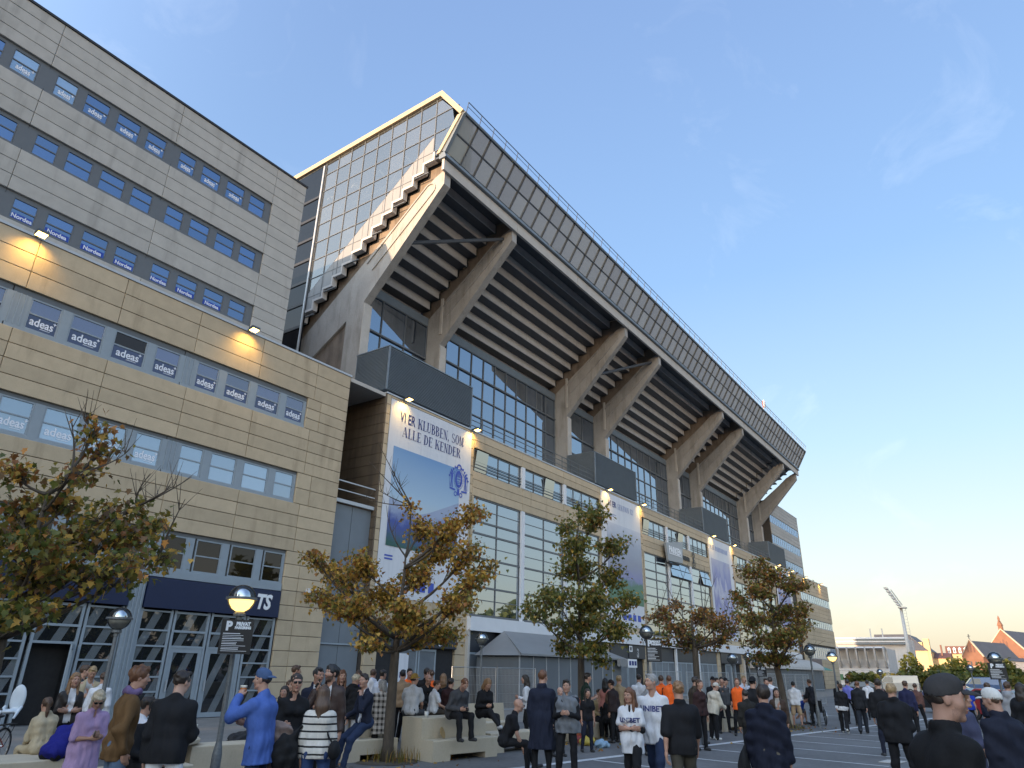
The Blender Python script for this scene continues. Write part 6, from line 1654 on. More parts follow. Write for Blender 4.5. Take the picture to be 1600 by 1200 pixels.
# ================================================================ people: signed-distance bodies turned into meshes
def nrm(v):
    v = np.asarray(v, float); return v / max(1e-9, np.linalg.norm(v))
class SDF:
    def __init__(s): s.p = []
    def cap(s, a, b, ra, rb=None, k=0.02):
        s.p.append(('c', np.asarray(a, float), np.asarray(b, float), ra, ra if rb is None else rb, k)); return s
    def ell(s, c, r, k=0.02, R=None):
        r = np.asarray(r if hasattr(r, '__len__') else (r, r, r), float)
        s.p.append(('e', np.asarray(c, float), r, R, k)); return s
    def sub(s, c, r, k=0.01, R=None):
        r = np.asarray(r if hasattr(r, '__len__') else (r, r, r), float)
        s.p.append(('s', np.asarray(c, float), r, R, k)); return s
    def cut(s, p, n):
        """drop everything on the side n points to"""
        s.p.append(('k', np.asarray(p, float), nrm(n))); return s
    def wedge(s, p, right, fwd, half, depth):
        s.p.append(('w', np.asarray(p, float), nrm(right), nrm(fwd), half, depth)); return s
    def mesh(s, res, wob=0.0, seed=0, wf=22.0, drape=0.0, dz=0.3):
        lo = np.full(3, 9e9); hi = np.full(3, -9e9)
        for q in s.p:
            if q[0] == 'c':
                lo = np.minimum(lo, np.minimum(q[1] - q[3], q[2] - q[4])); hi = np.maximum(hi, np.maximum(q[1] + q[3], q[2] + q[4]))
            elif q[0] == 'e':
                m = q[2].max() if q[3] is not None else q[2]
                lo = np.minimum(lo, q[1] - m); hi = np.maximum(hi, q[1] + m)
        pad = 2 * res + 0.025
        lo = lo - pad; hi = hi + pad
        n = np.ceil((hi - lo) / res).astype(int) + 1
        ax = [lo[i] + res * np.arange(n[i]) for i in range(3)]
        D = np.full(tuple(n), 0.5, np.float32)
        for q in s.p:
            if q[0] in 'ces':
                k = q[-1]
                if q[0] == 'c':
                    a = np.minimum(q[1] - q[3], q[2] - q[4]); b = np.maximum(q[1] + q[3], q[2] + q[4])
                else:
                    m = q[2].max() if q[3] is not None else q[2]
                    a, b = q[1] - m, q[1] + m
                e = k + 2 * res + 0.012
                i0 = np.maximum(0, np.floor((a - e - lo) / res).astype(int)); i1 = np.minimum(n, np.ceil((b + e - lo) / res).astype(int) + 1)
                if (i1 <= i0).any(): continue
                sl_ = tuple(slice(i0[j], i1[j]) for j in range(3))
                X = ax[0][sl_[0]][:, None, None]; Y = ax[1][sl_[1]][None, :, None]; Z = ax[2][sl_[2]][None, None, :]
                if q[0] == 'c':
                    ba = q[2] - q[1]; L2 = max(1e-9, float(ba @ ba))
                    px, py, pz = X - q[1][0], Y - q[1][1], Z - q[1][2]
                    t = np.clip((px * ba[0] + py * ba[1] + pz * ba[2]) / L2, 0, 1)
                    d = np.sqrt((px - t * ba[0]) ** 2 + (py - t * ba[1]) ** 2 + (pz - t * ba[2]) ** 2) - (q[3] + (q[4] - q[3]) * t)
                else:
                    px, py, pz = X - q[1][0], Y - q[1][1], Z - q[1][2]
                    if q[3] is not None:
                        R = q[3]
                        px, py, pz = R[0][0] * px + R[0][1] * py + R[0][2] * pz, R[1][0] * px + R[1][1] * py + R[1][2] * pz, R[2][0] * px + R[2][1] * py + R[2][2] * pz
                    r = q[2]
                    k0 = np.sqrt((px / r[0]) ** 2 + (py / r[1]) ** 2 + (pz / r[2]) ** 2)
                    k1 = np.sqrt((px / r[0] ** 2) ** 2 + (py / r[1] ** 2) ** 2 + (pz / r[2] ** 2) ** 2)
                    d = k0 * (k0 - 1) / np.maximum(k1, 1e-6)
                B = D[sl_]
                if q[0] == 's':
                    h = np.clip(0.5 - 0.5 * (B + d) / k, 0, 1); D[sl_] = B * (1 - h) - d * h + k * h * (1 - h)
                else:
                    h = np.clip(0.5 + 0.5 * (B - d) / k, 0, 1); D[sl_] = B * (1 - h) + d * h - k * h * (1 - h)
        X = ax[0][:, None, None]; Y = ax[1][None, :, None]; Z = ax[2][None, None, :]
        if wob:
            rg = np.random.default_rng(seed)
            for i in range(5):
                v = nrm(rg.normal(size=3) * (1, 1, 0.8)); f = wf * rg.uniform(0.6, 1.9); ph = rg.uniform(0, 6.3)
                v2 = nrm(rg.normal(size=3)); f2 = 7.0
                w_ = np.sin(f * (v[0] * X + v[1] * Y + v[2] * Z) + ph + 1.7 * np.sin(f2 * (v2[0] * X + v2[1] * Y + v2[2] * Z)))
                D += (wob * 0.55 * w_).astype(np.float32)
        if drape:
            rg = np.random.default_rng(seed + 91)
            th = np.arctan2(X, Y + 0.0 * X)
            a_, b_, c_ = rg.uniform(5, 8), rg.uniform(11, 15), rg.uniform(0, 6)
            fall = np.clip((dz - Z) / 0.35, 0, 1)
            fo = np.sin(np.round(a_) * th + 1.5 * np.sin(5 * Z + c_)) * 0.6 + 0.4 * np.sin(np.round(b_) * th + 2.2 * np.sin(7 * Z + c_ * 2))
            # pulled folds that run across the back and the sides
            fo2 = np.sin(24 * (Z + 0.8 * X * np.sin(c_)) + 2.5 * np.sin(9 * X + c_) + 2 * np.sin(11 * Y)) * np.clip(1 - np.abs(Z - dz + 0.12) / 0.3, 0, 1)
            D += (drape * (fo * fall + 0.25 * fo2)).astype(np.float32)
        for q in s.p:
            if q[0] == 'k':
                d = (X - q[1][0]) * q[2][0] + (Y - q[1][1]) * q[2][1] + (Z - q[1][2]) * q[2][2]
                D = np.maximum(D, d.astype(np.float32))
            elif q[0] == 'w':
                px, py, pz = X - q[1][0], Y - q[1][1], Z - q[1][2]
                a = np.abs(px * q[2][0] + py * q[2][1] + pz * q[2][2]) - q[4]
                b = q[5] - (px * q[3][0] + py * q[3][1] + pz * q[3][2])
                D = np.maximum(D, -np.maximum(a, b).astype(np.float32))
        return snets(D, lo, res)
def snets(D, lo, h):
    s = D < 0
    c = np.zeros(tuple(np.array(D.shape) - 1), np.int8)
    for i in (0, 1):
        for j in (0, 1):
            for k in (0, 1):
                c += s[i:D.shape[0] - 1 + i, j:D.shape[1] - 1 + j, k:D.shape[2] - 1 + k]
    act = (c > 0) & (c < 8)
    I = np.argwhere(act)
    if len(I) == 0: return np.zeros((0, 3)), np.zeros((0, 4), int)
    idx = np.full(act.shape, -1, np.int64); idx[act] = np.arange(len(I))
    P = np.zeros((len(I), 3)); W = np.zeros(len(I))
    cor = [np.array(q) for q in ((0, 0, 0), (1, 0, 0), (0, 1, 0), (1, 1, 0), (0, 0, 1), (1, 0, 1), (0, 1, 1), (1, 1, 1))]
    val = [D[I[:, 0] + q[0], I[:, 1] + q[1], I[:, 2] + q[2]] for q in cor]
    for a, b in ((0, 1), (2, 3), (4, 5), (6, 7), (0, 2), (1, 3), (4, 6), (5, 7), (0, 4), (1, 5), (2, 6), (3, 7)):
        x = (val[a] < 0) != (val[b] < 0)
        t = val[a] / np.where(np.abs(val[a] - val[b]) < 1e-9, 1e-9, val[a] - val[b])
        p = cor[a][None, :] + (cor[b] - cor[a])[None, :] * t[:, None]
        P[x] += p[x]; W[x] += 1
    P = (I + P / W[:, None]) * h + lo
    F = []
    for ax_ in range(3):
        u, v = (ax_ + 1) % 3, (ax_ + 2) % 3
        sa = [slice(None)] * 3; sb = [slice(None)] * 3
        sa[ax_] = slice(0, -1); sb[ax_] = slice(1, None)
        cr_ = s[tuple(sa)] != s[tuple(sb)]
        E = np.argwhere(cr_)
        ok = (E[:, u] > 0) & (E[:, v] > 0) & (E[:, u] < act.shape[u]) & (E[:, v] < act.shape[v])
        E = E[ok]
        if len(E) == 0: continue
        def g(du, dv):
            q = E.copy(); q[:, u] += du; q[:, v] += dv
            return idx[q[:, 0], q[:, 1], q[:, 2]]
        q = np.stack([g(-1, -1), g(0, -1), g(0, 0), g(-1, 0)], 1)
        fl = ~s[E[:, 0], E[:, 1], E[:, 2]]
        q[fl] = q[fl][:, ::-1]
        F.append(q[(q >= 0).all(1)])
    return P, np.concatenate(F)
def np_mesh(name, V, F, mats, mi=None):
    me = bpy.data.meshes.new(name)
    me.vertices.add(len(V)); me.vertices.foreach_set('co', np.asarray(V, np.float32).ravel())
    nf = len(F); me.loops.add(nf * 4); me.loops.foreach_set('vertex_index', np.asarray(F, np.int32).ravel())
    me.polygons.add(nf); me.polygons.foreach_set('loop_start', np.arange(0, nf * 4, 4, dtype=np.int32)); me.polygons.foreach_set('loop_total', np.full(nf, 4, np.int32))
    for m in mats: me.materials.append(m)
    if mi is not None: me.polygons.foreach_set('material_index', np.asarray(mi, np.int32))
    me.polygons.foreach_set('use_smooth', np.ones(nf, bool))
    me.update(calc_edges=True)
    return me
_cm = {}
def cloth(c, kind=''):
    key = (tuple(round(v, 3) for v in c), kind)
    if key in _cm: return _cm[key]
    m = G('cloth', c, 0.85, amt=0.13, scale=8, fine=34, bump=0.55, dist=0.016, stretch=(1.0, 1.0, 0.6))
    b = m.node_tree.nodes['Principled BSDF']
    b.inputs['Specular IOR Level'].default_value = 0.25
    if kind == 'sheen': b.inputs['Roughness'].default_value = 0.5; b.inputs['Specular IOR Level'].default_value = 0.4
    if kind in ('stripe', 'plaid', 'raglan'):
        tcn = N(m, 'ShaderNodeTexCoord'); sp = N(m, 'ShaderNodeSeparateXYZ'); L(m, tcn.outputs['Object'], sp.inputs[0])
        def band(o, per, wd):
            a = N(m, 'ShaderNodeMath', operation='PINGPONG'); a.inputs[1].default_value = per / 2; L(m, sp.outputs[o], a.inputs[0])
            g = N(m, 'ShaderNodeMath', operation='LESS_THAN'); g.inputs[1].default_value = wd / 2; L(m, a.outputs[0], g.inputs[0]); return g.outputs[0]
        src = b.inputs['Base Color'].links[0].from_socket
        if kind == 'stripe': f = band('Z', 0.088, 0.022); dark = (0.02, 0.02, 0.022, 1)
        else:
            a, c_ = band('Z', 0.12, 0.055), band('X', 0.10, 0.045)
            ad = N(m, 'ShaderNodeMath', operation='ADD'); L(m, a, ad.inputs[0]); L(m, c_, ad.inputs[1])
            mu = N(m, 'ShaderNodeMath', operation='MULTIPLY'); mu.inputs[1].default_value = 0.5; L(m, ad.outputs[0], mu.inputs[0]); f = mu.outputs[0]; dark = (0.03, 0.025, 0.022, 1)
        x = N(m, 'ShaderNodeMixRGB'); x.inputs[2].default_value = dark; L(m, f, x.inputs[0]); L(m, src, x.inputs[1]); L(m, x.outputs[0], b.inputs['Base Color'])
    _cm[key] = m; return m
def skin_mat(i):
    key = ('skin', i)
    if key not in _cm:
        c = [(0.42, 0.235, 0.165), (0.36, 0.19, 0.125), (0.46, 0.28, 0.21), (0.25, 0.13, 0.085)][i]
        m = G('skin', c, 0.55, amt=0.08, scale=14, fine=90, bump=0.06, dist=0.003)
        b = m.node_tree.nodes['Principled BSDF']; b.inputs['Subsurface Weight'].default_value = 0.12; b.inputs['Subsurface Radius'].default_value = (0.012, 0.005, 0.003)
        lip = mat('lip', (c[0] * 0.8, c[1] * 0.55, c[2] * 0.6), 0.5)
        _cm[key] = (m, lip)
    return _cm[key]
HAIRC = {'black': (0.012, 0.010, 0.009), 'dark': (0.028, 0.018, 0.012), 'brown': (0.075, 0.04, 0.022), 'auburn': (0.13, 0.055, 0.025), 'blond': (0.33, 0.22, 0.11), 'pale': (0.50, 0.42, 0.30), 'grey': (0.25, 0.24, 0.23), 'honey': (0.22, 0.12, 0.055)}
def hair_mat(n):
    key = ('hair', n)
    if key not in _cm:
        m = G('hair', HAIRC[n], 0.5, amt=0.45, scale=16, fine=70, bump=0.7, stretch=(1, 1, 0.18), dist=0.008)
        _cm[key] = m
    return _cm[key]
def beard_mat(i, n):
    key = ('beard', i, n)
    if key not in _cm:
        a = [(0.42, 0.235, 0.165), (0.36, 0.19, 0.125), (0.46, 0.28, 0.21), (0.25, 0.13, 0.085)][i]; b = HAIRC[n]
        k = 0.80 if n == 'dark' else 0.18
        _cm[key] = G('beard', tuple(p * (1 - k) + q * k for p, q in zip(a, b)), 0.7, amt=0.3, scale=30, fine=150, bump=0.5, dist=0.004)
    return _cm[key]
M_EYEW = mat('eye_white', (0.6, 0.58, 0.55), 0.25); M_IRIS = mat('iris', (0.02, 0.018, 0.015), 0.15)
M_SHADES = mat('sunglass_lens', (0.008, 0.008, 0.009), 0.12)
_eye = MB()
for i in range(7):
    pass
def eye_mesh():
    if 'eye' in _bc: return _bc['eye']
    m = MB(); r = 0.0125; n = 10
    pr = [(max(0.0006, r * math.sin(math.radians(a))), -r * math.cos(math.radians(a))) for a in (3, 40, 80, 115, 138, 152, 165, 177)]
    m.lathe(pr, n=n)
    me = bpy.data.meshes.new('eye'); me.from_pydata([(p[0], p[2], p[1]) for p in m.v], [], m.f); me.materials.append(M_EYEW); me.materials.append(M_IRIS)
    me.polygons.foreach_set('material_index', [1 if np.mean([m.v[i][2] for i in f]) > r * 0.80 else 0 for f in m.f]); me.polygons.foreach_set('use_smooth', [True] * len(m.f))
    _bc['eye'] = me; return me
ARMS = {  # (upper, fore, thumb) in the torso frame: out, forward, up
    'hang': ((0.16, -0.02, -1), (0.04, 0.22, -1), (0, 1, 0)),
    'swingf': ((0.12, 0.32, -1), (0.0, 0.62, -1), (0, 1, 0)),
    'swingb': ((0.14, -0.35, -1), (0.04, -0.05, -1), (0, 1, 0)),
    'phone': ((0.14, 0.12, -1), (-0.55, 0.85, 0.28), (0.2, 0, 1)),
    'tap': ((0.2, 0.12, -1), (-0.75, 0.75, 0.12), (0.1, 0.2, 1)),
    'drink': ((0.28, 0.72, -0.35), (-0.62, 0.05, 0.80), (-0.3, -0.8, 0.3)),
    'ear': ((0.45, 0.55, -0.75), (-0.42, -0.30, 1), (-0.6, 0.5, 0)),
    'chin': ((0.1, 0.7, -0.75), (-0.42, -0.25, 0.9), (-0.4, -0.6, 0.4)),
    'pocket': ((0.36, -0.16, -1), (-0.22, 0.42, -0.9), (0, 1, 0.2)),
    'crossed': ((0.14, 0.14, -1), (-1, 0.42, 0.12), (0, 0.1, 1)),
    'lap': ((0.16, 0.38, -0.9), (-0.35, 0.9, -0.25), (-0.4, 0, 1)),
    'knee': ((0.1, 0.6, -0.8), (-0.15, 0.75, -0.65), (-0.6, 0.3, 0.6)),
    'hold': ((0.16, 0.25, -1), (-0.15, 1, 0.12), (0, 0, 1)),
    'back': ((0.1, -0.3, -1), (-0.3, 0.1, -1), (0, 1, 0)),
    'down': ((0.1, 0.75, -0.75), (-0.05, 0.35, -1), (-0.2, 1, 0)),
}
LEGS = {  # (thigh, shin, toe pitch)
    'stand': ((0.07, 0.0, -1), (0.02, -0.02, -1), 0), 'rest': ((0.16, 0.12, -1), (0.08, -0.14, -1), 0),
    'fore': ((0.02, 0.36, -1), (0.0, 0.02, -1), 14), 'rear': ((0.0, -0.22, -1), (0.0, -0.62, -1), -38),
    'sit': ((0.20, 1, -0.06), (0.0, 0.06, -1), 0), 'sitf': ((0.16, 1, -0.10), (0.0, 0.55, -1), 8), 'sitb': ((0.16, 1, -0.05), (0.0, -0.32, -1), 0),
    'perch': ((0.14, 0.8, -0.62), (0.05, 0.25, -1), 0), 'cross': ((-0.12, 1, 0.18), (-0.25, 0.72, -0.75), 10), 'dangle': ((0.12, 1, -0.02), (0, 0.12, -1), 0),
}
PERSONS = []
def person(label, x, y, h, deg, top, bottom, arms=('hang', 'hang'), legs=('stand', 'rest'), lean=4, side=0, head=(0, 0), hair=('short', 'dark'), skin=0, fem=False, shoes=(0.03, 0.03, 0.032), lod=1, seat=None, cap=None, shades=None, beard=None, wide=1.0, belly=0.0, group='people gathered on the square', under=None, text_=None, vest=None, ground=0.0, scarf=None):
    """top: dict(name, col, sleeve, hem, puff, open, hood, collar, kind); bottom: dict(name, col, loose, length)"""
    sc = h / 1.80
    rc_, rh, rf = ((0.013, 0.0078, 0.0055), (0.017, 0.0095, 0.007), (0.026, 0.0135, 0.011))[lod]
    seed = len(PERSONS) + 1
    rr = random.Random(seed)
    ln = math.radians(lean)
    sp = nrm((math.sin(math.radians(side)), math.sin(ln), math.cos(ln))); rg_ = np.array((1.0, 0, 0)); rg_ = nrm(rg_ - sp * (rg_ @ sp)); fd = np.cross(sp, rg_)
    sw = (0.158 if fem else 0.180) * wide
    Pv = np.zeros(3)
    Nk = Pv + sp * 0.53
    tw_ = lambda v, s: nrm(rg_ * v[0] * s + fd * v[1] + sp * v[2])
    J = {}
    for s, nm in ((-1, 0), (1, 1)):
        S_ = Nk - sp * 0.088 + rg_ * s * sw
        u, f, th = ARMS[arms[nm]] if isinstance(arms[nm], str) else arms[nm]
        j = lambda v: (v[0] + rr.uniform(-0.05, 0.05), v[1] + rr.uniform(-0.05, 0.05), v[2])
        E_ = S_ + tw_(j(u), s) * 0.295; W_ = E_ + tw_(j(f), s) * 0.255
        hd = tw_(f, s)
        t_ = tw_(th, s); t_ = nrm(t_ - hd * (t_ @ hd))
        J['arm', s] = (S_, E_, W_, hd, t_)
        u, f, tp = LEGS[legs[nm]] if isinstance(legs[nm], str) else legs[nm]
        wv = lambda v: nrm((v[0] * s, v[1], v[2]))
        H_p = Pv + np.array((s * 0.09, 0, -0.03)); K_ = H_p + wv(u) * 0.435; A_ = K_ + wv(f) * 0.425
        ft = nrm((0.14 * s, math.cos(math.radians(tp)), math.sin(math.radians(tp))))
        J['leg', s] = (H_p, K_, A_, ft)
    zmin = min(min(J['leg', s][2][2] - 0.085, (J['leg', s][2] + J['leg', s][3] * 0.17)[2] - 0.06) for s in (-1, 1))
    z0 = (seat / sc + 0.115) if seat is not None else -zmin + ground / sc
    off = np.array((0, 0, z0))
    hy, hp = math.radians(head[0]), math.radians(head[1])   # yaw to the right, pitch up
    hf = np.array((math.sin(hy) * math.cos(hp), math.cos(hy) * math.cos(hp), math.sin(hp)))
    hr = np.array((math.cos(hy), -math.sin(hy), 0.0)); hu = np.cross(hr, hf)
    Hc = Nk + sp * 0.075 + hu * 0.105 + fd * 0.028 + hf * 0.012
    t = thing('person', label, 'person', (x, y, 0), math.radians(deg - 90), group)
    PERSONS.append(t)
    def put(nm, V, F, mats, mi=None, par=t):
        V = (np.asarray(V) + off) * sc
        o = bpy.data.objects.new(nm, np_mesh(nm, V, F, mats, mi)); COL.objects.link(o); o.parent = par
        return o
    toW = lambda V: Hc + V[:, :1] * hr + V[:, 1:2] * hf + V[:, 2:3] * hu
    sk, lip = skin_mat(skin)
    # ---- body (torso and limbs, head, hands): one mesh
    B = SDF()
    for s in (-1, 1):
        S_, E_, W_, hd, th = J['arm', s]
        B.cap(Pv + rg_ * s * 0.06, Nk - sp * 0.12 + rg_ * s * 0.075, 0.08, 0.085, 0.04)
        B.cap(Nk - sp * 0.03, S_ * 0.9 + Nk * 0.1, 0.045, 0.045, 0.04)
        B.cap(S_, E_, 0.046, 0.036, 0.025); B.cap(E_, E_ * 0.6 + W_ * 0.4, 0.037, 0.036, 0.02); B.cap(E_ * 0.6 + W_ * 0.4, W_ + hd * 0.02, 0.036, 0.025, 0.02)
        H_p, K_, A_, ft = J['leg', s]
        B.cap(H_p, K_, 0.078, 0.05, 0.03); B.cap(K_, A_, 0.05, 0.034, 0.02); 
        if bottom is None or bottom.get('length') == 'short': B.ell(K_ * 0.68 + A_ * 0.32 - np.array((0, 0.02, 0)), (0.048, 0.05, 0.10), 0.03)
    V, F = B.mesh(0.021 if lod == 0 else 0.03)
    VV, FF, MI = [V], [F], [np.zeros(len(F), int)]
    n0 = len(V)
    Hd = SDF()
    jw = 0.92 if fem else 1.0
    Hd.ell((0, -0.015, 0.035), (0.074, 0.096, 0.088), 0.02).ell((0, 0.026, -0.02), (0.061 * jw, 0.066, 0.086), 0.03)
    Hd.cap((-0.034 * jw, 0.025, -0.078), (0.034 * jw, 0.025, -0.078), 0.03, None, 0.03).ell((0, 0.066, -0.098), (0.022, 0.02, 0.019), 0.025)
    Hd.cap((-0.04, 0.076, 0.032), (0.04, 0.076, 0.032), 0.013, None, 0.025)
    for s in (-1, 1): Hd.sub((s * 0.031, 0.099, 0.012), (0.019, 0.014, 0.012), 0.014)
    nl = 0.9 if fem else 1.05
    Hd.cap((0, 0.086, 0.016), (0, 0.086 + 0.025 * nl, -0.024), 0.009, 0.0125, 0.012)
    for s in (-1, 1):
        Hd.ell((s * 0.011, 0.097, -0.029), (0.008, 0.010, 0.008), 0.006).ell((s * 0.043, 0.05, -0.022), (0.026, 0.028, 0.026), 0.03)
        Hd.ell((s * 0.077, -0.008, -0.002), (0.009, 0.021, 0.033), 0.008)
    Hd.ell((0, 0.089, -0.053), (0.023, 0.012, 0.006), 0.006).ell((0, 0.087, -0.064), (0.019, 0.012, 0.007), 0.006)
    nkv = np.array([(Nk - sp * 0.06 - Hc) @ hr, (Nk - sp * 0.06 - Hc) @ hf, (Nk - sp * 0.06 - Hc) @ hu])
    Hd.cap((0, -0.022, -0.05), nkv, 0.050 if fem else 0.058, 0.056 if fem else 0.068, 0.03)
    V, F = Hd.mesh(rh)
    cen = V[F].mean(1)
    lipm = (np.abs(cen[:, 0]) < 0.024) & (cen[:, 2] < -0.046) & (cen[:, 2] > -0.072) & (cen[:, 1] > 0.089)
    mi_ = lipm.astype(int)
    if beard:
        wv_ = 0.006 * np.sin(cen[:, 0] * 170 + cen[:, 1] * 210) + 0.004 * np.sin(cen[:, 2] * 260 + cen[:, 1] * 90)
        bm_ = (cen[:, 2] + wv_ < -0.040 + 0.25 * np.minimum(0, cen[:, 1] - 0.03)) & (cen[:, 2] > -0.128) & (cen[:, 1] + wv_ > 0.012) & ~lipm
        if beard == 'dark': bm_ |= (cen[:, 2] < 0.0) & (cen[:, 2] > -0.09) & (np.abs(cen[:, 0]) > 0.05) & (cen[:, 1] + wv_ > 0.0) & (cen[:, 1] + wv_ < 0.025)
        mi_[bm_] = 2
    VV.append(toW(V)); FF.append(F + n0); MI.append(mi_); n0 += len(V)
    hand_pts = {}
    for s in (-1, 1):
        S_, E_, W_, hd, th = J['arm', s]
        nm = arms[0 if s < 0 else 1]
        curl = {'hang': 28, 'swingf': 35, 'swingb': 35, 'pocket': 30, 'crossed': 20, 'phone': 48, 'drink': 55, 'ear': 50, 'hold': 55, 'tap': 38, 'lap': 30, 'chin': 50, 'knee': 25, 'down': 40}.get(nm if isinstance(nm, str) else '', 35)
        Hn = SDF()
        Hn.ell((0.0, 0.045, 0), (0.040, 0.052, 0.017), 0.012).cap((0, -0.01, 0), (0, 0.02, 0), 0.024, 0.025, 0.02)
        for i, (fx, fl) in enumerate(((0.029, 0.070), (0.010, 0.079), (-0.010, 0.073), (-0.028, 0.057))):
            p = np.array((fx, 0.084 - 0.006 * abs(i - 1.3), 0.0)); a = math.radians(curl * 0.5 + 4 * i)
            for seg, q_ in enumerate((0.45, 0.32, 0.23)):
                q = p + np.array((fx * 0.05, math.cos(a), -math.sin(a))) * fl * q_ * 1.15
                Hn.cap(p, q, 0.0092 - 0.0008 * seg, 0.0085 - 0.0008 * seg, 0.005); p = q; a += math.radians(curl * 0.9)
        Hn.cap((0.026, 0.014, -0.004), (0.050, 0.046, -0.014), 0.0125, 0.0105, 0.01).cap((0.050, 0.046, -0.014), (0.050, 0.078, -0.022), 0.0100, 0.0085, 0.006)
        V, F = Hn.mesh(rf)
        ez = np.cross(hd, th) * s        # back of the hand points outwards
        Wc = W_ + hd * 0.018
        Vw = Wc + V[:, :1] * th + V[:, 1:2] * hd + V[:, 2:3] * ez
        if np.linalg.det(np.stack([th, hd, ez])) < 0: F = F[:, ::-1]
        VV.append(Vw); FF.append(F + n0); MI.append(np.zeros(len(F), int)); n0 += len(V)
        hand_pts[s] = ((Wc + hd * 0.085 - ez * 0.035 + off) * sc, hd, th, ez)
    body = put('body', np.concatenate(VV), np.concatenate(FF), [sk, lip] + ([beard_mat(skin, beard)] if beard else []), np.concatenate(MI))
    hm = hair_mat(hair[1])
    # eyes and brows
    if lod < 2:
        for s in (-1, 1):
            e = bpy.data.objects.new('eye', eye_mesh()); COL.objects.link(e); e.parent = t
            R_ = Matrix((hr, hf, hu)).transposed().to_4x4(); c = (Hc + hr * s * 0.031 + hf * 0.0765 + hu * 0.010 + off) * sc
            e.matrix_local = Matrix.Translation(Vector(c)) @ R_ @ Matrix.Scale(sc, 4)
        Bw = SDF()
        for s in (-1, 1): Bw.cap((s * 0.016, 0.0905, 0.028), (s * 0.046, 0.078, 0.031), 0.0055, 0.004, 0.003)
        V, F = Bw.mesh(0.0038); put('eyebrows', toW(V), F, [hm])
    # hair
    ht = hair[0]
    if ht != 'bald':
        A_h = SDF(); g = {'buzz': 0.003, 'short': 0.007, 'mop': 0.017, 'long': 0.011, 'pony': 0.007, 'bob': 0.016, 'bun': 0.006, 'fringe': 0.002}[ht]
        A_h.ell((0, -0.02, 0.040), (0.076 + g, 0.098 + g, 0.089 + g * 1.15), 0.02)
        if ht in ('short', 'mop'): A_h.ell((0.012, 0.040, 0.104), (0.050, 0.050, 0.020 + g * 0.6), 0.02)
        lowf = 0.012 if ht in ('mop', 'bob') else 0.0
        A_h.sub((0, 0.112, -0.035 - lowf), (0.078, 0.080, 0.105), 0.018)
        for s in (-1, 1):
            A_h.sub((s * 0.095, 0.005, -0.035), (0.035, 0.040, 0.045), 0.012)
        A_h.sub((0, -0.045, -0.165), (0.13, 0.13, 0.088), 0.02)
        if cap: A_h.cut((0, 0, 0.016), (0, 0, 1))
        if ht == 'fringe': A_h.cut((0, 0, 0.035), (0, 0, 1))
        V, F = A_h.mesh(rh * 0.95, 0.005, seed, 75)
        VV, FF = [V], [F]; n_ = len(V)
        A2 = SDF()
        if ht == 'long':
            A2.cap((-0.02, -0.07, 0.03), (-0.035, -0.105, -0.16), 0.072, 0.066, 0.03).cap((0.02, -0.07, 0.03), (0.035, -0.105, -0.16), 0.072, 0.066, 0.03).cap((-0.035, -0.105, -0.16), (-0.045, -0.12, -0.29), 0.066, 0.040, 0.03).cap((0.035, -0.105, -0.16), (0.03, -0.12, -0.31), 0.066, 0.042, 0.03)
            for s in (-1, 1): A2.cap((s * 0.065, -0.01, 0.05), (s * 0.078, -0.02, -0.10), 0.030, 0.030, 0.02).cap((s * 0.078, -0.02, -0.10), (s * 0.085, 0.02, -0.30), 0.030, 0.022, 0.02)
        elif ht == 'bob':
            A2.cap((0, -0.05, 0.0), (0, -0.07, -0.12), 0.085, 0.075, 0.03)
            for s in (-1, 1): A2.cap((s * 0.07, 0.005, 0.04), (s * 0.078, 0.01, -0.11), 0.03, 0.028, 0.02)
            A2.ell((0.0, 0.068, 0.075), (0.06, 0.028, 0.022), 0.02)
        elif ht == 'pony':
            A2.cap((0, -0.10, 0.04), (0, -0.135, 0.02), 0.03, 0.03, 0.02).cap((0, -0.135, 0.02), (0, -0.14, -0.12), 0.032, 0.034, 0.02).cap((0, -0.14, -0.12), (0, -0.13, -0.26), 0.032, 0.012, 0.02)
        elif ht == 'bun': A2.ell((0, -0.10, 0.09), (0.045, 0.045, 0.04), 0.02)
        if A2.p:
            V2, F2 = A2.mesh(rh * 1.2, 0.004, seed + 3, 45); VV.append(V2); FF.append(F2 + n_)
        put('hair', toW(np.concatenate(VV)), np.concatenate(FF), [hm])
    if False:
        Bd = SDF(); Bd.cap((-0.036, 0.026, -0.078), (0.036, 0.026, -0.078), 0.036, None, 0.03).ell((0, 0.066, -0.098), (0.030, 0.026, 0.026), 0.025).ell((0, 0.088, -0.0435), (0.026, 0.013, 0.006), 0.01)
        Bd.sub((0, 0.10, -0.058), (0.021, 0.03, 0.0085), 0.004).cut((0, 0, -0.036), (0, 0.25, 1))
        V, F = Bd.mesh(rh); put('beard', toW(V), F, [hair_mat(beard)])
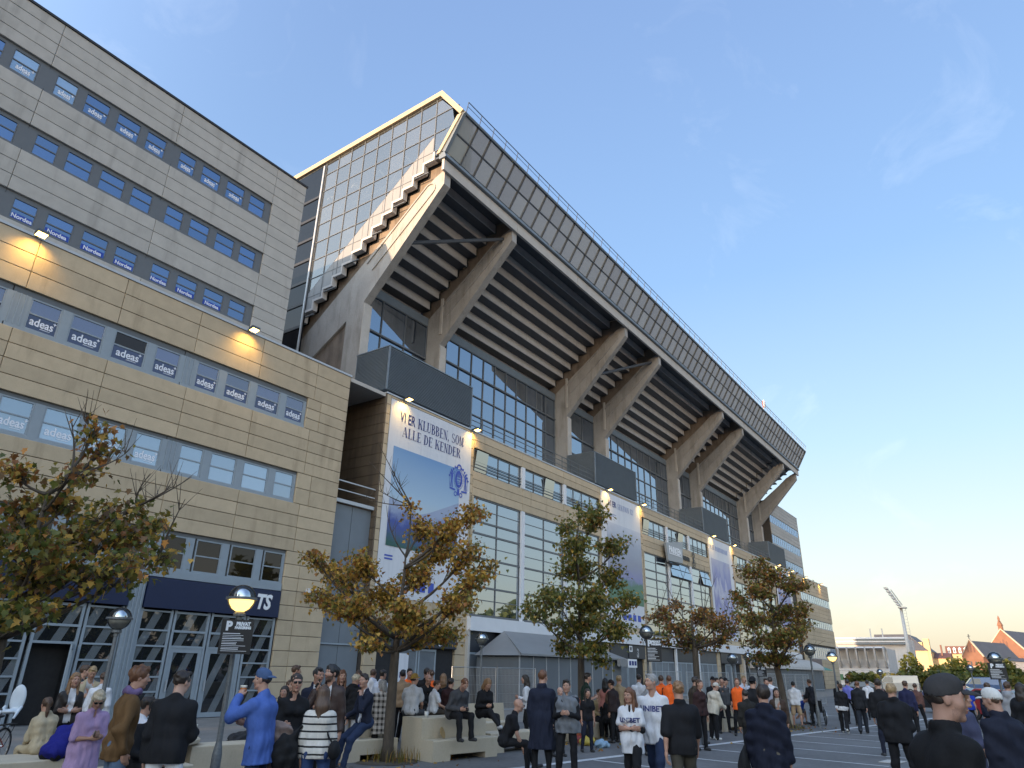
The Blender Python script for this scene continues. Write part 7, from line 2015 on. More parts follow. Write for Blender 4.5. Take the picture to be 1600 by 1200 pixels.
    if cap:
        Cp = SDF(); cm_ = cloth(cap['col'])
        Cp.ell((0, -0.018, 0.030), (0.0825, 0.1035, 0.112), 0.01).ell((0, 0.02, 0.085), (0.062, 0.07, 0.060), 0.03)
        Cp.cut((0, 0, 0.022), (0, 0.20, -1))
        Cp.sub((0, -0.018, 0.0), (0.076, 0.097, 0.085), 0.004)
        V, F = Cp.mesh(rh, 0.0012, seed, 30); cc_ = put('cap', toW(V), F, [cm_])
        if cap.get('brim', 'front') != 'none':
            d_ = 1 if cap.get('brim', 'front') == 'front' else -1
            Cv = SDF(); Cv.ell((0, d_ * 0.092, 0.030), (0.073, 0.092, 0.032), 0.01); Cv.cut((0, d_ * 0.070, 0), (0, -d_, 0)); Cv.sub((0, d_ * 0.080, 0.006), (0.095, 0.128, 0.038), 0.004)
            V, F = Cv.mesh(min(rh, 0.008)); put('brim', toW(V), F, [cm_], None, cc_)
            _ = cc_
    if shades:
        Sg = SDF(); dz, dy = (0.012, 0.0) if shades == 'on' else (0.098, -0.035)
        for s in (-1, 1): Sg.ell((s * 0.033, 0.099 + dy, dz), (0.028, 0.010, 0.019), 0.004).cap((s * 0.06, 0.09 + dy, dz + 0.008), (s * 0.082, 0.0 + dy, dz + 0.006), 0.004, None, 0.004)
        Sg.cap((-0.01, 0.104 + dy, dz + 0.008), (0.01, 0.104 + dy, dz + 0.008), 0.004, None, 0.004)
        V, F = Sg.mesh(0.0042); put('sunglasses', toW(V), F, [M_SHADES])
    # ---- upper garments
    def garment(g, extra=0.0):
        T = SDF(); pf = g.get('puff', 0.0) + extra
        hem = g.get('hem', 0.10)
        for s in (-1, 1):
            S_, E_, W_, hd, th = J['arm', s]
            wst = 0.092 if fem else 0.103
            T.cap(Pv + rg_ * s * 0.072 * wide - fd * 0.005, Pv + sp * 0.21 + rg_ * s * 0.066 * wide, 0.108 + pf, wst + pf + belly * 0.3, 0.05)
            T.cap(Pv + sp * 0.21 + rg_ * s * 0.066 * wide, Nk - sp * 0.145 + rg_ * s * 0.092 * wide, wst + pf, 0.104 + pf, 0.05)
            nos = g.get('sleeve', 'long') == 'none'; S2 = Nk - sp * 0.06 + (S_ - Nk) * (0.72 if nos else 1.0); T.cap(Nk - sp * 0.095, S2 if nos else S_, 0.066 + pf * 0.7, (0.050 if nos else 0.058) + pf * 0.6, 0.04); T.cap(Nk + sp * 0.015 - fd * 0.01, S2 * 0.75 + Nk * 0.25, 0.056, 0.05 + pf * 0.6, 0.05)
            T.ell(Nk - sp * 0.17 - fd * 0.045 + rg_ * s * 0.075, (0.085 + pf, 0.075 + pf, 0.12), 0.05)
            if fem: T.ell(Nk - sp * 0.20 + fd * 0.075 + rg_ * s * 0.068, 0.062 + pf, 0.04)
            sl_ = g.get('sleeve', 'long')
            if sl_ == 'long':
                T.cap(S_, E_, 0.059 + pf * 0.75, 0.052 + pf * 0.85, 0.03); T.cap(E_, E_ * 0.06 + W_ * 0.94, 0.052 + pf * 0.85, 0.041 + pf * 0.7, 0.025)
            elif sl_ == 'elbow':
                T.cap(S_, E_ * 0.95 + W_ * 0.05, 0.064 + pf, 0.058 + pf, 0.03)
            elif sl_ == 'short':
                e_ = S_ * 0.38 + E_ * 0.62; T.cap(S_, e_, 0.060 + pf * 0.8, 0.066 + pf * 0.8, 0.03)
            if hem > 0.0:
                if hem < 0.5:
                    sits = J['leg', s][1][2] > J['leg', s][0][2] - 0.28
                    if not sits: T.cap(Pv + rg_ * s * 0.072 * wide, Pv + rg_ * s * 0.076 * wide - sp * (hem + 0.12), 0.110 + pf, 0.116 + pf + g.get('flare', 0.0), 0.06)
                    else: T.ell(Pv + rg_ * s * 0.06, (0.13 + pf, 0.13 + pf, 0.10), 0.05)
                else:
                    H_p, K_, A_, ft = J['leg', s]
                    fr_ = min(1.0, (hem - 0.05) / 0.435)
                    k_ = H_p + (K_ - H_p) * fr_
                    T.cap(Pv + rg_ * s * 0.072 * wide, k_ * (0.8, 1, 1), 0.112 + pf, 0.120 + pf + g.get('flare', 0.02), 0.09)
                    T.cap(Pv, (J['leg', -1][1] + J['leg', 1][1]) / 2 * fr_ + Pv * (1 - fr_), 0.11 + pf, 0.12 + pf, 0.09)
                    if hem > 0.6:
                        q = K_ + (A_ - K_) * min(1, (hem - 0.48) / 0.425); T.cap(k_ * (0.8, 1, 1), q * (0.8, 1, 1), 0.12 + pf, 0.125 + pf, 0.09)
        if belly: T.ell(Pv + sp * 0.15 + fd * 0.06, (0.13 * wide, 0.06 + belly, 0.13), 0.06)
        if g.get('hood') and g['hood'] != 'up':
            for a in range(-4, 5):
                an = a * 0.62 / 1.0
                c0 = Nk + sp * (0.025 + 0.02 * math.cos(an)) + (rg_ * math.sin(an) * 0.088 - fd * math.cos(an) * 0.082)
                T.ell(c0, 0.040, 0.03)
            T.ell(Nk - fd * 0.115 - sp * 0.035, (0.095, 0.05, 0.085), 0.04)
        if g.get('collar'):
            for a in range(-5, 6):
                an = a * 0.5
                c0 = Nk + sp * 0.035 + (rg_ * math.sin(an) * 0.066 - fd * math.cos(an) * 0.066)
                T.ell(c0, (0.020 + g['collar'], 0.020 + g['collar'], 0.034 + g['collar']), 0.02)
            T.sub(Nk + sp * 0.09 + fd * 0.01, (0.056, 0.056, 0.06), 0.01)
        else:
            T.sub(Nk + sp * 0.085 + fd * 0.025, (0.062 + g.get('neck', 0), 0.062 + g.get('neck', 0), 0.055 + g.get('neck', 0)), 0.008)
        if g.get('vneck'): T.sub(Nk - sp * 0.03 + fd * 0.11, (0.035, 0.08, 0.075), 0.006)
        if hem < 0.5: T.cut(Pv - sp * hem, -sp)
        else:
            T.cut(Pv - np.array((0, 0, hem)), (0, 0, -1))
        if g.get('open'): T.wedge(Nk + fd * 0.02, rg_, fd, g['open'], 0.0)
        V, F = T.mesh(rc_, g.get('wob', 0.0045) * 1.7, seed * 7, g.get('wf', 24), g.get('drape', 0.006) * 1.3, Pv[2] + 0.40)
        return put(g['name'], V, F, [cloth(g['col'], g.get('kind', ''))])
    if under: garment(dict(under), -0.012)
    gm = garment(top)
    if vest: garment(vest, 0.020)
    if scarf:
        T = SDF()
        for a in range(-6, 7):
            an = a * 0.5; T.ell(Nk + sp * (0.03 + 0.012 * math.sin(3 * an)) + (rg_ * math.sin(an) * 0.082 - fd * math.cos(an) * 0.078), (0.036, 0.036, 0.042), 0.02)
        V, F = T.mesh(rc_, 0.005, seed, 40); put('scarf', V, F, [cloth(scarf)])
    # ---- legs
    if bottom:
        T = SDF(); lo_ = bottom.get('loose', 0.0); short = bottom.get('length') == 'short'
        T.cap(Pv - rg_ * 0.07, Pv + rg_ * 0.07, 0.104, None, 0.05)
        for s in (-1, 1):
            H_p, K_, A_, ft = J['leg', s]
            T.ell(H_p + np.array((s * -0.005, -0.035, 0.0)), (0.10, 0.10, 0.11), 0.05)
            if short: T.cap(H_p, H_p * 0.12 + K_ * 0.88, 0.094, 0.088 + lo_, 0.04)
            else:
                T.cap(H_p, K_, 0.094, 0.068 + lo_ * 0.7, 0.035); T.cap(K_, A_ + (A_ - K_) * 0.06, 0.067 + lo_ * 0.7, 0.050 + lo_, 0.03)
        V, F = T.mesh(rc_, bottom.get('wob', 0.006), seed * 5, 26)
        put(bottom['name'], V, F, [cloth(bottom['col'])])
    for s in (-1, 1):
        H_p, K_, A_, ft = J['leg', s]
        T = SDF(); upv = nrm(np.array((0, 0, 1.0)) - ft * ft[2]) if abs(ft[2]) < 0.95 else np.array((0, -1.0, 0))
        T.cap(A_ - upv * 0.045 - ft * 0.035, A_ - upv * 0.05 + ft * 0.13, 0.043, 0.040, 0.03).cap(A_ + upv * 0.0, A_ - upv * 0.045, 0.042, 0.045, 0.03)
        T.cut(A_ - upv * 0.085, -upv)
        V, F = T.mesh(min(rc_, 0.015)); put('shoe', V, F, [cloth(shoes, 'sheen')])
    if text_:
        txt, size, zz = text_
        from mathutils.bvhtree import BVHTree
        me = gm.data
        bv = BVHTree.FromPolygons([v.co for v in me.vertices], [tuple(p.vertices) for p in me.polygons])
        tm = text_mesh(txt, size, bold=0.004, depth=0.0).copy(); tm.materials.clear(); tm.materials.append(M_INK)
        for v in tm.vertices:
            p = ((Nk - sp * zz + off) * sc) + rg_ * (-v.co.x) + sp * v.co.y     # mirrored: read from the front
            hit = bv.ray_cast(Vector(p + fd * 0.6), Vector(-fd))
            q = hit[0] if hit[0] is not None else Vector(p + fd * 0.14)
            v.co = q + Vector(fd) * 0.006
        tm.flip_normals()
        o = bpy.data.objects.new('shirt_print', tm); COL.objects.link(o); o.parent = t
    t['_h'] = 0.0
    del t['_h']
    return t, hand_pts, sc
def held(t, hp, which, make):
    """world position of the hand for a thing that it holds"""
    p, hd, th, ez = hp[which]
    return t.matrix_basis @ Vector(p)
BLK = (0.012, 0.012, 0.014); NAVY = (0.014, 0.017, 0.032); WHT = (0.62, 0.62, 0.64); GREYD = (0.06, 0.062, 0.068); BEIGE = (0.40, 0.33, 0.22); ROYAL = (0.012, 0.014, 0.16); LEATH = (0.02, 0.015, 0.014)
DENIM = (0.09, 0.13, 0.20); DENIMD = (0.022, 0.035, 0.075); DENIMB = (0.03, 0.055, 0.14); LILAC = (0.42, 0.29, 0.47); CANVAS = (0.13, 0.072, 0.03); SKYB = (0.07, 0.13, 0.38); CREAM = (0.55, 0.52, 0.47)
WT = dict(name='tshirt', col=WHT, hem=0.04); GT = dict(name='tshirt', col=(0.4, 0.4, 0.4), hem=0.04); VEST = dict(name='safety_vest', col=(0.85, 0.13, 0.02), sleeve='none', hem=0.06, puff=0.02)
PP = {}
PP[0] = person('woman with a brown ponytail in a beige trench coat, seated at the far left', 6.41, 14.26, 1.7, 91, dict(name='coat',col=BEIGE,hem=0.3,puff=0.012,collar=0.01),dict(name='trousers',col=BEIGE),arms=('lap','lap'),legs=('sit','sit'),hair=('pony','brown'),fem=True,lod=0,head=(10,-4),lean=14, seat=0.46)
PP[1] = person('person in a royal blue sweater bent forward on the left bench', 6.23, 13.42, 1.76, 30, dict(name='sweater',col=ROYAL,hem=0.14,puff=0.02),dict(name='trousers',col=BLK),arms=('knee','knee'),legs=('sit','sit'),hair=('short','brown'),lod=0,head=(10,-35),lean=52, seat=0.46)
PP[2] = person('woman with very long brown hair, dark leather jacket and white T-shirt, arms folded', 6.92, 14.75, 1.73, -100, dict(name='jacket',col=LEATH,hem=0.06,open=0.06,kind='sheen'),dict(name='trousers',col=BLK),under=WT,arms=('crossed','crossed'),hair=('long','honey'),fem=True,lod=0)
PP[3] = person('short haired man in profile behind the woman in the leather jacket', 8.71, 18.32, 1.84, -35, dict(name='sweater',col=GREYD),dict(name='trousers',col=DENIM),hair=('short','brown'))
PP[4] = person('blond man in an open beige jacket looking down, before the shop front', 8.69, 17.78, 1.84, -111, dict(name='jacket',col=BEIGE,open=0.07),dict(name='trousers',col=DENIM),under=GT,arms=('phone','phone'),head=(0,-28),hair=('short','blond'))
PP[5] = person('person in a white shirt seen from behind, left of the mottled lamp post', 8.33, 16.51, 1.72, 43, dict(name='shirt',col=WHT,hem=0.16,puff=0.01),dict(name='trousers',col=NAVY),hair=('short','brown'))
PP[6] = person('blond woman in a lilac shirt dress looking at her phone', 5.35, 10.69, 1.58, -95, dict(name='dress',col=LILAC,hem=0.62,sleeve='elbow',puff=0.008,drape=0.009,collar=0.004,vneck=True,flare=0.03),None,arms=('phone','tap'),legs=('stand','stand'),hair=('bob','pale'),fem=True,lod=0,head=(12,-30),shades='on',lean=6,belly=0.03,wide=1.08,shoes=(0.3,0.28,0.26))
PP[7] = person('young man in a brown canvas jacket over a purple hood, hands in pockets', 5.02, 9.25, 1.89, -21, dict(name='jacket',col=CANVAS,hem=0.16,puff=0.018,wob=0.006,drape=0.009,collar=0.006),dict(name='jeans',col=DENIM,loose=0.02),arms=('pocket','pocket'),hair=('mop','auburn'),lod=0,head=(4,-3),scarf=(0.16,0.11,0.22))
PP[8] = person('man in a black sweater and white trousers seen from behind at left', 5.19, 8.48, 1.85, 41, dict(name='sweater',col=BLK,hem=0.13,puff=0.02,neck=0.004),dict(name='trousers',col=WHT,loose=0.02),arms=('hang','hold'),hair=('short','dark'),lod=0,head=(28,-4),skin=2)
PP[9] = person('seated man in a white T-shirt between the brown jacket and the black sweater', 6.44, 11.46, 1.8, 1, dict(name='tshirt',col=WHT,sleeve='short',puff=0.015),dict(name='jeans',col=DENIM),arms=('lap','lap'),legs=('sit','sit'),hair=('short','dark'),lod=1,lean=8, seat=0.5)
PP[10] = person('dark haired person with sunglasses in a black jacket, mostly hidden by the black sweater', 6.26, 10.8, 1.78, -90, dict(name='jacket',col=BLK,puff=0.02),dict(name='trousers',col=BLK),arms=('lap','lap'),legs=('sit','sit'),hair=('mop','black'),shades='on',lod=1,lean=8, seat=0.5)
PP[11] = person('man in a loose bright blue shirt and blue cap drinking from a cup', 6.42, 8.41, 1.88, 115, dict(name='shirt',col=SKYB,hem=0.24,puff=0.020,wob=0.006,wf=18,drape=0.010,flare=0.03),dict(name='jeans',col=DENIMD,loose=0.02),arms=('drink','phone'),hair=('short','dark'),lod=0,cap=dict(col=(0.06,0.10,0.2),brim='back'),head=(-6,2))
PP[12] = person('woman with sunglasses and tied back dark hair in a black top', 7.5, 9.16, 1.82, -121, dict(name='top',col=BLK,puff=0.004),dict(name='skirt',col=BLK),arms=('hang','hold'),hair=('bun','dark'),shades='on',fem=True,lod=0)
PP[13] = person('woman with long brown hair in a white and black striped sweater, from behind', 6.97, 7.93, 1.69, 41, dict(name='sweater',col=CREAM,kind='stripe',hem=0.10,puff=0.016),dict(name='jeans',col=DENIMB),arms=('hang','phone'),hair=('long','brown'),fem=True,lod=0,head=(-12,-6))
PP[14] = person('tanned man in an open dark jacket and white T-shirt holding a can', 9.47, 11.0, 1.9, -109, dict(name='jacket',col=NAVY,hem=0.1,open=0.075,puff=0.01,collar=0.006),dict(name='trousers',col=BLK),under=WT,arms=('hang','phone'),hair=('short','black'),skin=1,lod=0,head=(-15,0))
PP[15] = person('bearded man with glasses in a brown leather jacket talking on the phone', 8.88, 9.9, 1.95, -157, dict(name='jacket',col=(0.04,0.022,0.018),hem=0.1,open=0.05,kind='sheen',puff=0.01,collar=0.008),dict(name='trousers',col=BLK),under=WT,arms=('hang','ear'),hair=('mop','black'),beard='dark',skin=0,lod=0,head=(28,8))
PP[16] = person('fair haired person in a black quilted jacket and white trousers, from behind', 12.22, 12.92, 1.77, 22, dict(name='jacket',col=BLK,hem=0.13,puff=0.04,wob=0.009,wf=30,hood=True),dict(name='trousers',col=(0.42,0.41,0.42),loose=0.03),arms=('phone','phone'),hair=('short','pale'),shoes=(0.4,0.4,0.38),head=(35,-15))
PP[17] = person('man in a dark suit passing the corner pillar of the office block', 12.74, 15.73, 1.93, -27, dict(name='jacket',col=NAVY,hem=0.12,puff=0.008),dict(name='trousers',col=NAVY),hair=('short','brown'))
PP[18] = person('dark haired woman half hidden behind the blue shirt', 9.67, 12.09, 1.56, -144, dict(name='top',col=BLK),dict(name='trousers',col=BLK),hair=('long','dark'),fem=True)
PP[19] = person('man with a white collar half hidden behind the woman with sunglasses', 10.66, 13.25, 1.64, -99, dict(name='jacket',col=NAVY,open=0.05),dict(name='trousers',col=BLK),under=WT,hair=('short','brown'))
PP[20] = person('long haired woman behind the bearded man on the phone', 12.0, 13.08, 1.85, -123, dict(name='top',col=BLK),dict(name='trousers',col=BLK),hair=('long','auburn'),fem=True)
PP[21] = person('man in a dark jacket with his hand at his mouth, leaning on the bench', 10.53, 10.71, 1.82, 163, dict(name='jacket',col=NAVY,hem=0.1,open=0.05),dict(name='jeans',col=DENIMD),under=WT,arms=('chin','lap'),legs=('perch','perch'),hair=('short','dark'),head=(-25,0),lean=6, seat=0.86)
PP[22] = person('young woman with a fringe behind the quilted jacket', 13.37, 13.96, 1.84, -134, dict(name='top',col=ROYAL),dict(name='trousers',col=BLK),hair=('long','brown'),fem=True)
PP[23] = person('person in a white hooded sweater near the dark entrance, from behind', 15.49, 15.61, 1.87, 35, dict(name='hoodie',col=WHT,hood=True,puff=0.02),dict(name='trousers',col=BLK),hair=('short','brown'),lod=2)
PP[24] = person('person in a pale blue and white shirt right of the white hooded sweater', 15.25, 15.04, 1.86, 5, dict(name='shirt',col=(0.5,0.53,0.6),puff=0.015),dict(name='trousers',col=DENIM),hair=('short','dark'),lod=2)
PP[25] = person('grey haired person in a long black and white checked coat, behind the trunk', 12.96, 12.67, 1.65, 56, dict(name='coat',col=(0.42,0.38,0.34),kind='plaid',hem=0.42,puff=0.03,flare=0.02),dict(name='leggings',col=BLK),hair=('bob','grey'),shoes=(0.45,0.45,0.43),head=(-40,-8))
PP[26] = person('steward in an orange safety vest facing the crowd, left of the fence', 16.33, 14.97, 1.91, -125, dict(name='jacket',col=BLK),dict(name='trousers',col=BLK),vest=VEST,hair=('short','black'),lod=2,group='stewards in orange vests')
PP[27] = person('person in a tan jacket from behind, beside the steward facing the crowd', 15.59, 14.55, 1.87, 28, dict(name='jacket',col=(0.26,0.18,0.11),puff=0.03),dict(name='trousers',col=BLK),hair=('short','black'),lod=2)
PP[28] = person('man in a black jacket from behind, before the mesh fence', 16.2, 14.19, 1.93, 33, dict(name='jacket',col=BLK,puff=0.02),dict(name='trousers',col=BLK),hair=('short','dark'),lod=2)
PP[29] = person('balding steward with an orange vest in profile before the mesh fence', 16.16, 13.91, 1.89, 101, dict(name='jacket',col=BLK,puff=0.02),dict(name='trousers',col=BLK),vest=VEST,hair=('buzz','brown'),lod=2,group='stewards in orange vests')
PP[30] = person('blond woman in a black coat from behind, at the fence', 16.36, 13.69, 1.79, 40, dict(name='coat',col=BLK,hem=0.4,puff=0.02),dict(name='trousers',col=BLK),hair=('long','honey'),fem=True,lod=2)
PP[31] = person('person in a black jacket with a red lining right of the woman at the fence', 16.17, 13.29, 1.68, 9, dict(name='jacket',col=(0.03,0.012,0.012),puff=0.02),dict(name='trousers',col=BLK),hair=('short','dark'),lod=2)
PP[32] = person('man in a mustard cap and grey T-shirt seated with his back to the square', 13.79, 12.52, 1.8, 22, dict(name='tshirt',col=(0.42,0.42,0.43),sleeve='short',puff=0.012),dict(name='trousers',col=GREYD),arms=('lap','lap'),legs=('sit','sit'),hair=('short','dark'),cap=dict(col=(0.34,0.21,0.05)),lod=1,lean=10,head=(25,0), seat=0.86)
PP[33] = person('boy in a white printed T-shirt seated right of the mustard cap', 14.6, 12.51, 1.5, -29, dict(name='tshirt',col=WHT,sleeve='short',puff=0.02),dict(name='trousers',col=(0.05,0.04,0.03)),arms=('lap','lap'),legs=('sit','sit'),hair=('short','brown'),lod=1,lean=4,head=(20,-5), seat=0.86)
PP[34] = person('bald man seated behind the mustard cap, facing the square', 15.47, 13.52, 1.75, -109, dict(name='jacket',col=BLK),dict(name='trousers',col=BLK),arms=('lap','lap'),legs=('sit','sit'),hair=('bald','brown'),lod=1, seat=0.86)
PP[35] = person('balding man in a dark grey shirt on the stepped bench, looking down at his phone', 13.96, 11.32, 1.82, -101, dict(name='shirt',col=(0.06,0.06,0.065),puff=0.02,hem=0.12),dict(name='trousers',col=BLK,loose=0.01),arms=('phone','phone'),legs=('sit','sit'),hair=('buzz','auburn'),beard='grey',lod=0,lean=26,head=(6,-35),wide=1.08,belly=0.04, seat=0.87)
PP[36] = person('blond woman in black with white sneakers seated beside the balding man', 14.7, 11.02, 1.7, -113, dict(name='jacket',col=BLK,puff=0.01),dict(name='leggings',col=BLK),arms=('phone','phone'),legs=('sitf','cross'),hair=('long','honey'),fem=True,lod=0,lean=14,head=(8,-32),shoes=(0.5,0.5,0.5), seat=0.87)
PP[37] = person('bald man in a black T-shirt sitting low in profile, elbows on knees', 13.38, 9.42, 1.84, -53, dict(name='tshirt',col=BLK,sleeve='short',puff=0.012),dict(name='trousers',col=BLK),arms=('knee','knee'),legs=('sitf','sit'),hair=('bald','brown'),lod=0,lean=22,head=(5,-5), seat=0.45)
PP[38] = person('tall man in a long dark coat from behind, holding a beer', 12.98, 8.25, 1.93, 20, dict(name='coat',col=NAVY,hem=0.50,puff=0.016,drape=0.008,collar=0.008,flare=0.03),dict(name='trousers',col=BLK),arms=('hang','phone'),legs=('stand','stand'),hair=('short','auburn'),lod=0,head=(15,-4),lean=2)
PP[39] = person('person in a grey quilted vest with sunglasses pushed up, facing the camera', 13.14, 7.75, 1.77, -157, dict(name='sweater',col=BLK,puff=0.012),dict(name='trousers',col=BLK,loose=0.01),vest=dict(name='vest',col=(0.15,0.16,0.175),sleeve='none',hem=0.14,puff=0.03,wob=0.008,wf=34,collar=0.012),arms=('phone','phone'),hair=('short','dark'),shades='up',lod=0,head=(2,0))
PP[40] = person('dark haired woman in a white top in profile before the kiosk', 18.99, 12.59, 1.79, 122, dict(name='top',col=WHT),dict(name='trousers',col=BLK),arms=('phone','phone'),hair=('long','dark'),fem=True,lod=2)
PP[41] = person('bald man with a beer between the long coat and the vest', 16.37, 9.9, 1.55, -119, dict(name='jacket',col=NAVY),dict(name='trousers',col=BLK),arms=('phone','hang'),hair=('bald','grey'),skin=2,lod=1)
PP[42] = person('person in a dark green T-shirt right behind the second trunk', 19.49, 10.88, 1.88, -41, dict(name='tshirt',col=(0.015,0.03,0.02),sleeve='short'),dict(name='trousers',col=BLK),arms=('phone','phone'),hair=('short','dark'),lod=2)
PP[43] = person('woman with tattooed arms in a dark top right of the second trunk', 17.76, 9.87, 1.5, -131, dict(name='top',col=BLK,sleeve='short'),dict(name='trousers',col=NAVY),hair=('long','dark'),fem=True,lod=2)
PP[44] = person('man in a tan jacket seated behind the hydrant', 21.82, 11.71, 1.8, -122, dict(name='jacket',col=(0.36,0.27,0.14),open=0.06),dict(name='trousers',col=BLK),under=WT,arms=('lap','lap'),legs=('sit','sit'),hair=('short','dark'),lod=1, seat=0.46)
PP[45] = person('woman with very long dark hair seated with her back to the square by the hydrant', 21.3, 11.07, 1.74, 17, dict(name='jacket',col=BLK,puff=0.015),dict(name='trousers',col=BLK),arms=('lap','lap'),legs=('sit','sit'),hair=('long','brown'),fem=True,lod=1, seat=0.46)
PP[46] = person('woman in a blue and white shirt seated right of the hydrant', 22.64, 11.41, 1.7, 157, dict(name='shirt',col=(0.16,0.20,0.48),kind='plaid'),dict(name='shorts',col=BLK),arms=('phone','phone'),legs=('sit','sit'),hair=('long','brown'),fem=True,lod=1, seat=0.46)
PP[47] = person('black haired woman in a pink strappy top from behind', 21.32, 11.19, 1.73, 18, dict(name='top',col=(0.42,0.17,0.14),sleeve='none'),dict(name='trousers',col=BLK),hair=('long','black'),fem=True,lod=2)
PP[48] = person('person in a dark patterned jacket and dark cap near the kiosk', 20.52, 10.49, 1.69, 87, dict(name='jacket',col=(0.03,0.02,0.02),puff=0.03),dict(name='trousers',col=BLK),hair=('short','dark'),cap=dict(col=(0.03,0.02,0.02)),lod=2)
PP[49] = person('fair haired man in a tan jacket near the kiosk', 21.53, 10.84, 1.82, -3, dict(name='jacket',col=(0.34,0.25,0.15),puff=0.02),dict(name='trousers',col=BLK),hair=('short','blond'),lod=2)
PP[50] = person('person in a white shirt with a cross strap, left of the fourth tree', 23.88, 11.23, 1.86, 15, dict(name='shirt',col=WHT),dict(name='trousers',col=NAVY),hair=('short','dark'),lod=2)
PP[51] = person('young woman with long brown hair in a white football shirt with rolled black sleeves', 11.74, 5.69, 1.68, -166, dict(name='football_shirt',col=WHT,hem=0.22,sleeve='short',puff=0.014,drape=0.009,vneck=True),dict(name='leggings',col=BLK),under=dict(name='undershirt',col=BLK,hem=0.05),arms=('crossed','crossed'),legs=('fore','rear'),hair=('long','auburn'),fem=True,lod=0,head=(18,-2),text_=('UNIBET',0.10,0.215))
PP[52] = person('grey haired man in a white football shirt walking towards the camera', 12.28, 5.51, 1.9, -172, dict(name='football_shirt',col=WHT,hem=0.20,sleeve='short',puff=0.012,drape=0.010),dict(name='jeans',col=DENIMD),arms=('hang','swingb'),legs=('fore','rear'),hair=('short','grey'),lod=0,head=(34,4),skin=0,text_=('UNIBET',0.125,0.21))
PP[53] = person('fair haired man in a black polo shirt and khaki trousers walking away', 10.52, 4.31, 1.82, 28, dict(name='polo_shirt',col=BLK,hem=0.12,sleeve='elbow',puff=0.016,collar=0.002),dict(name='trousers',col=(0.06,0.055,0.042),loose=0.015),arms=('swingb','swingf'),legs=('rear','fore'),hair=('short','honey'),lod=0)
PP[54] = person('man in a brown green jacket and grey jeans striding right, behind the black polo shirt', 21.45, 8.33, 1.83, -41, dict(name='jacket',col=(0.055,0.042,0.03),hem=0.15,puff=0.02),dict(name='jeans',col=(0.09,0.10,0.11),loose=0.02),arms=('hang','hang'),legs=('rear','fore'),hair=('short','dark'),lod=1)
PP[55] = person('person in a cream jacket, pale cap and black trousers leaning by the stepped bench', 23.88, 8.67, 1.67, -35, dict(name='jacket',col=(0.52,0.47,0.38),hem=0.18,puff=0.045,wob=0.008),dict(name='trousers',col=BLK,loose=0.02),arms=('lap','lap'),legs=('rest','stand'),hair=('short','dark'),cap=dict(col=(0.5,0.46,0.4)),shoes=(0.5,0.5,0.48),lod=1,lean=12,head=(20,-12))
PP[56] = person('steward in an orange vest from behind, left of the fourth tree', 23.32, 10.16, 1.84, 19, dict(name='jacket',col=BLK),dict(name='trousers',col=BLK),vest=VEST,hair=('short','brown'),lod=2,group='stewards in orange vests')
PP[57] = person('steward in an orange vest from behind, nearest the fourth tree trunk', 22.46, 9.5, 1.85, 31, dict(name='jacket',col=BLK),dict(name='trousers',col=BLK),vest=VEST,hair=('buzz','auburn'),lod=2,group='stewards in orange vests')
PP[58] = person('man in a grey jacket half hidden behind the grey haired man', 18.06, 8.29, 1.76, -45, dict(name='jacket',col=(0.22,0.22,0.22),puff=0.03),dict(name='trousers',col=BLK),hair=('short','brown'),lod=1)
PP[59] = person('woman with tied hair beside the fourth tree trunk', 20.4, 7.78, 1.77, -119, dict(name='top',col=(0.04,0.02,0.02)),dict(name='trousers',col=BLK),hair=('pony','brown'),fem=True,lod=2)
PP[60] = person('steward with orange lower vest and black top facing the camera', 25.86, 8.46, 1.8, -160, dict(name='jacket',col=BLK),dict(name='trousers',col=BLK),vest=dict(name='safety_vest',col=(0.85,0.13,0.02),sleeve='none',hem=0.16,puff=0.02),hair=('buzz','auburn'),lod=2,group='stewards in orange vests')
PP[61] = person('person in a black cap and black jacket seated with one leg stretched out', 27.69, 9.58, 1.76, -81, dict(name='jacket',col=BLK,puff=0.02),dict(name='trousers',col=(0.05,0.045,0.035)),arms=('lap','lap'),legs=('sitf','cross'),hair=('short','dark'),cap=dict(col=BLK),lod=1, seat=0.86)
PP[62] = person('person in a red and dark patterned jacket seated left of the black cap', 27.94, 9.96, 1.76, -120, dict(name='jacket',col=(0.22,0.03,0.03),puff=0.02),dict(name='trousers',col=BLK),arms=('lap','lap'),legs=('sit','sit'),hair=('short','dark'),lod=2, seat=0.86)
PP[63] = person('man in a dark cap at the back of the group by the fourth tree', 26.41, 9.54, 1.82, -140, dict(name='jacket',col=BLK),dict(name='trousers',col=BLK),hair=('short','dark'),cap=dict(col=BLK),lod=2)
PP[64] = person('dark haired person at the back, second from the fourth tree', 27.14, 9.44, 1.82, -161, dict(name='jacket',col=GREYD),dict(name='trousers',col=BLK),hair=('short','black'),lod=2)
PP[65] = person('person in a pale shirt behind the steward with the orange lower vest', 29.19, 9.31, 1.87, -132, dict(name='shirt',col=(0.45,0.48,0.56)),dict(name='trousers',col=NAVY),hair=('short','blond'),lod=2)
PP[66] = person('man in a navy hooded rain jacket walking away with a black bag', 10.69, 3.15, 1.8, 12, dict(name='jacket',col=(0.010,0.012,0.024),hem=0.20,puff=0.028,drape=0.009,hood=True,wob=0.006,flare=0.03),dict(name='trousers',col=(0.10,0.085,0.065)),arms=('hang','hang'),legs=('stand','rest'),hair=('mop','dark'),lod=0,head=(-14,0))
PP[67] = person('man in a black T-shirt and black cap behind the navy rain jacket', 19.6, 6.03, 1.87, -3, dict(name='tshirt',col=BLK,sleeve='elbow',puff=0.02),dict(name='trousers',col=BLK),hair=('short','black'),cap=dict(col=BLK,brim='back'),lod=1)
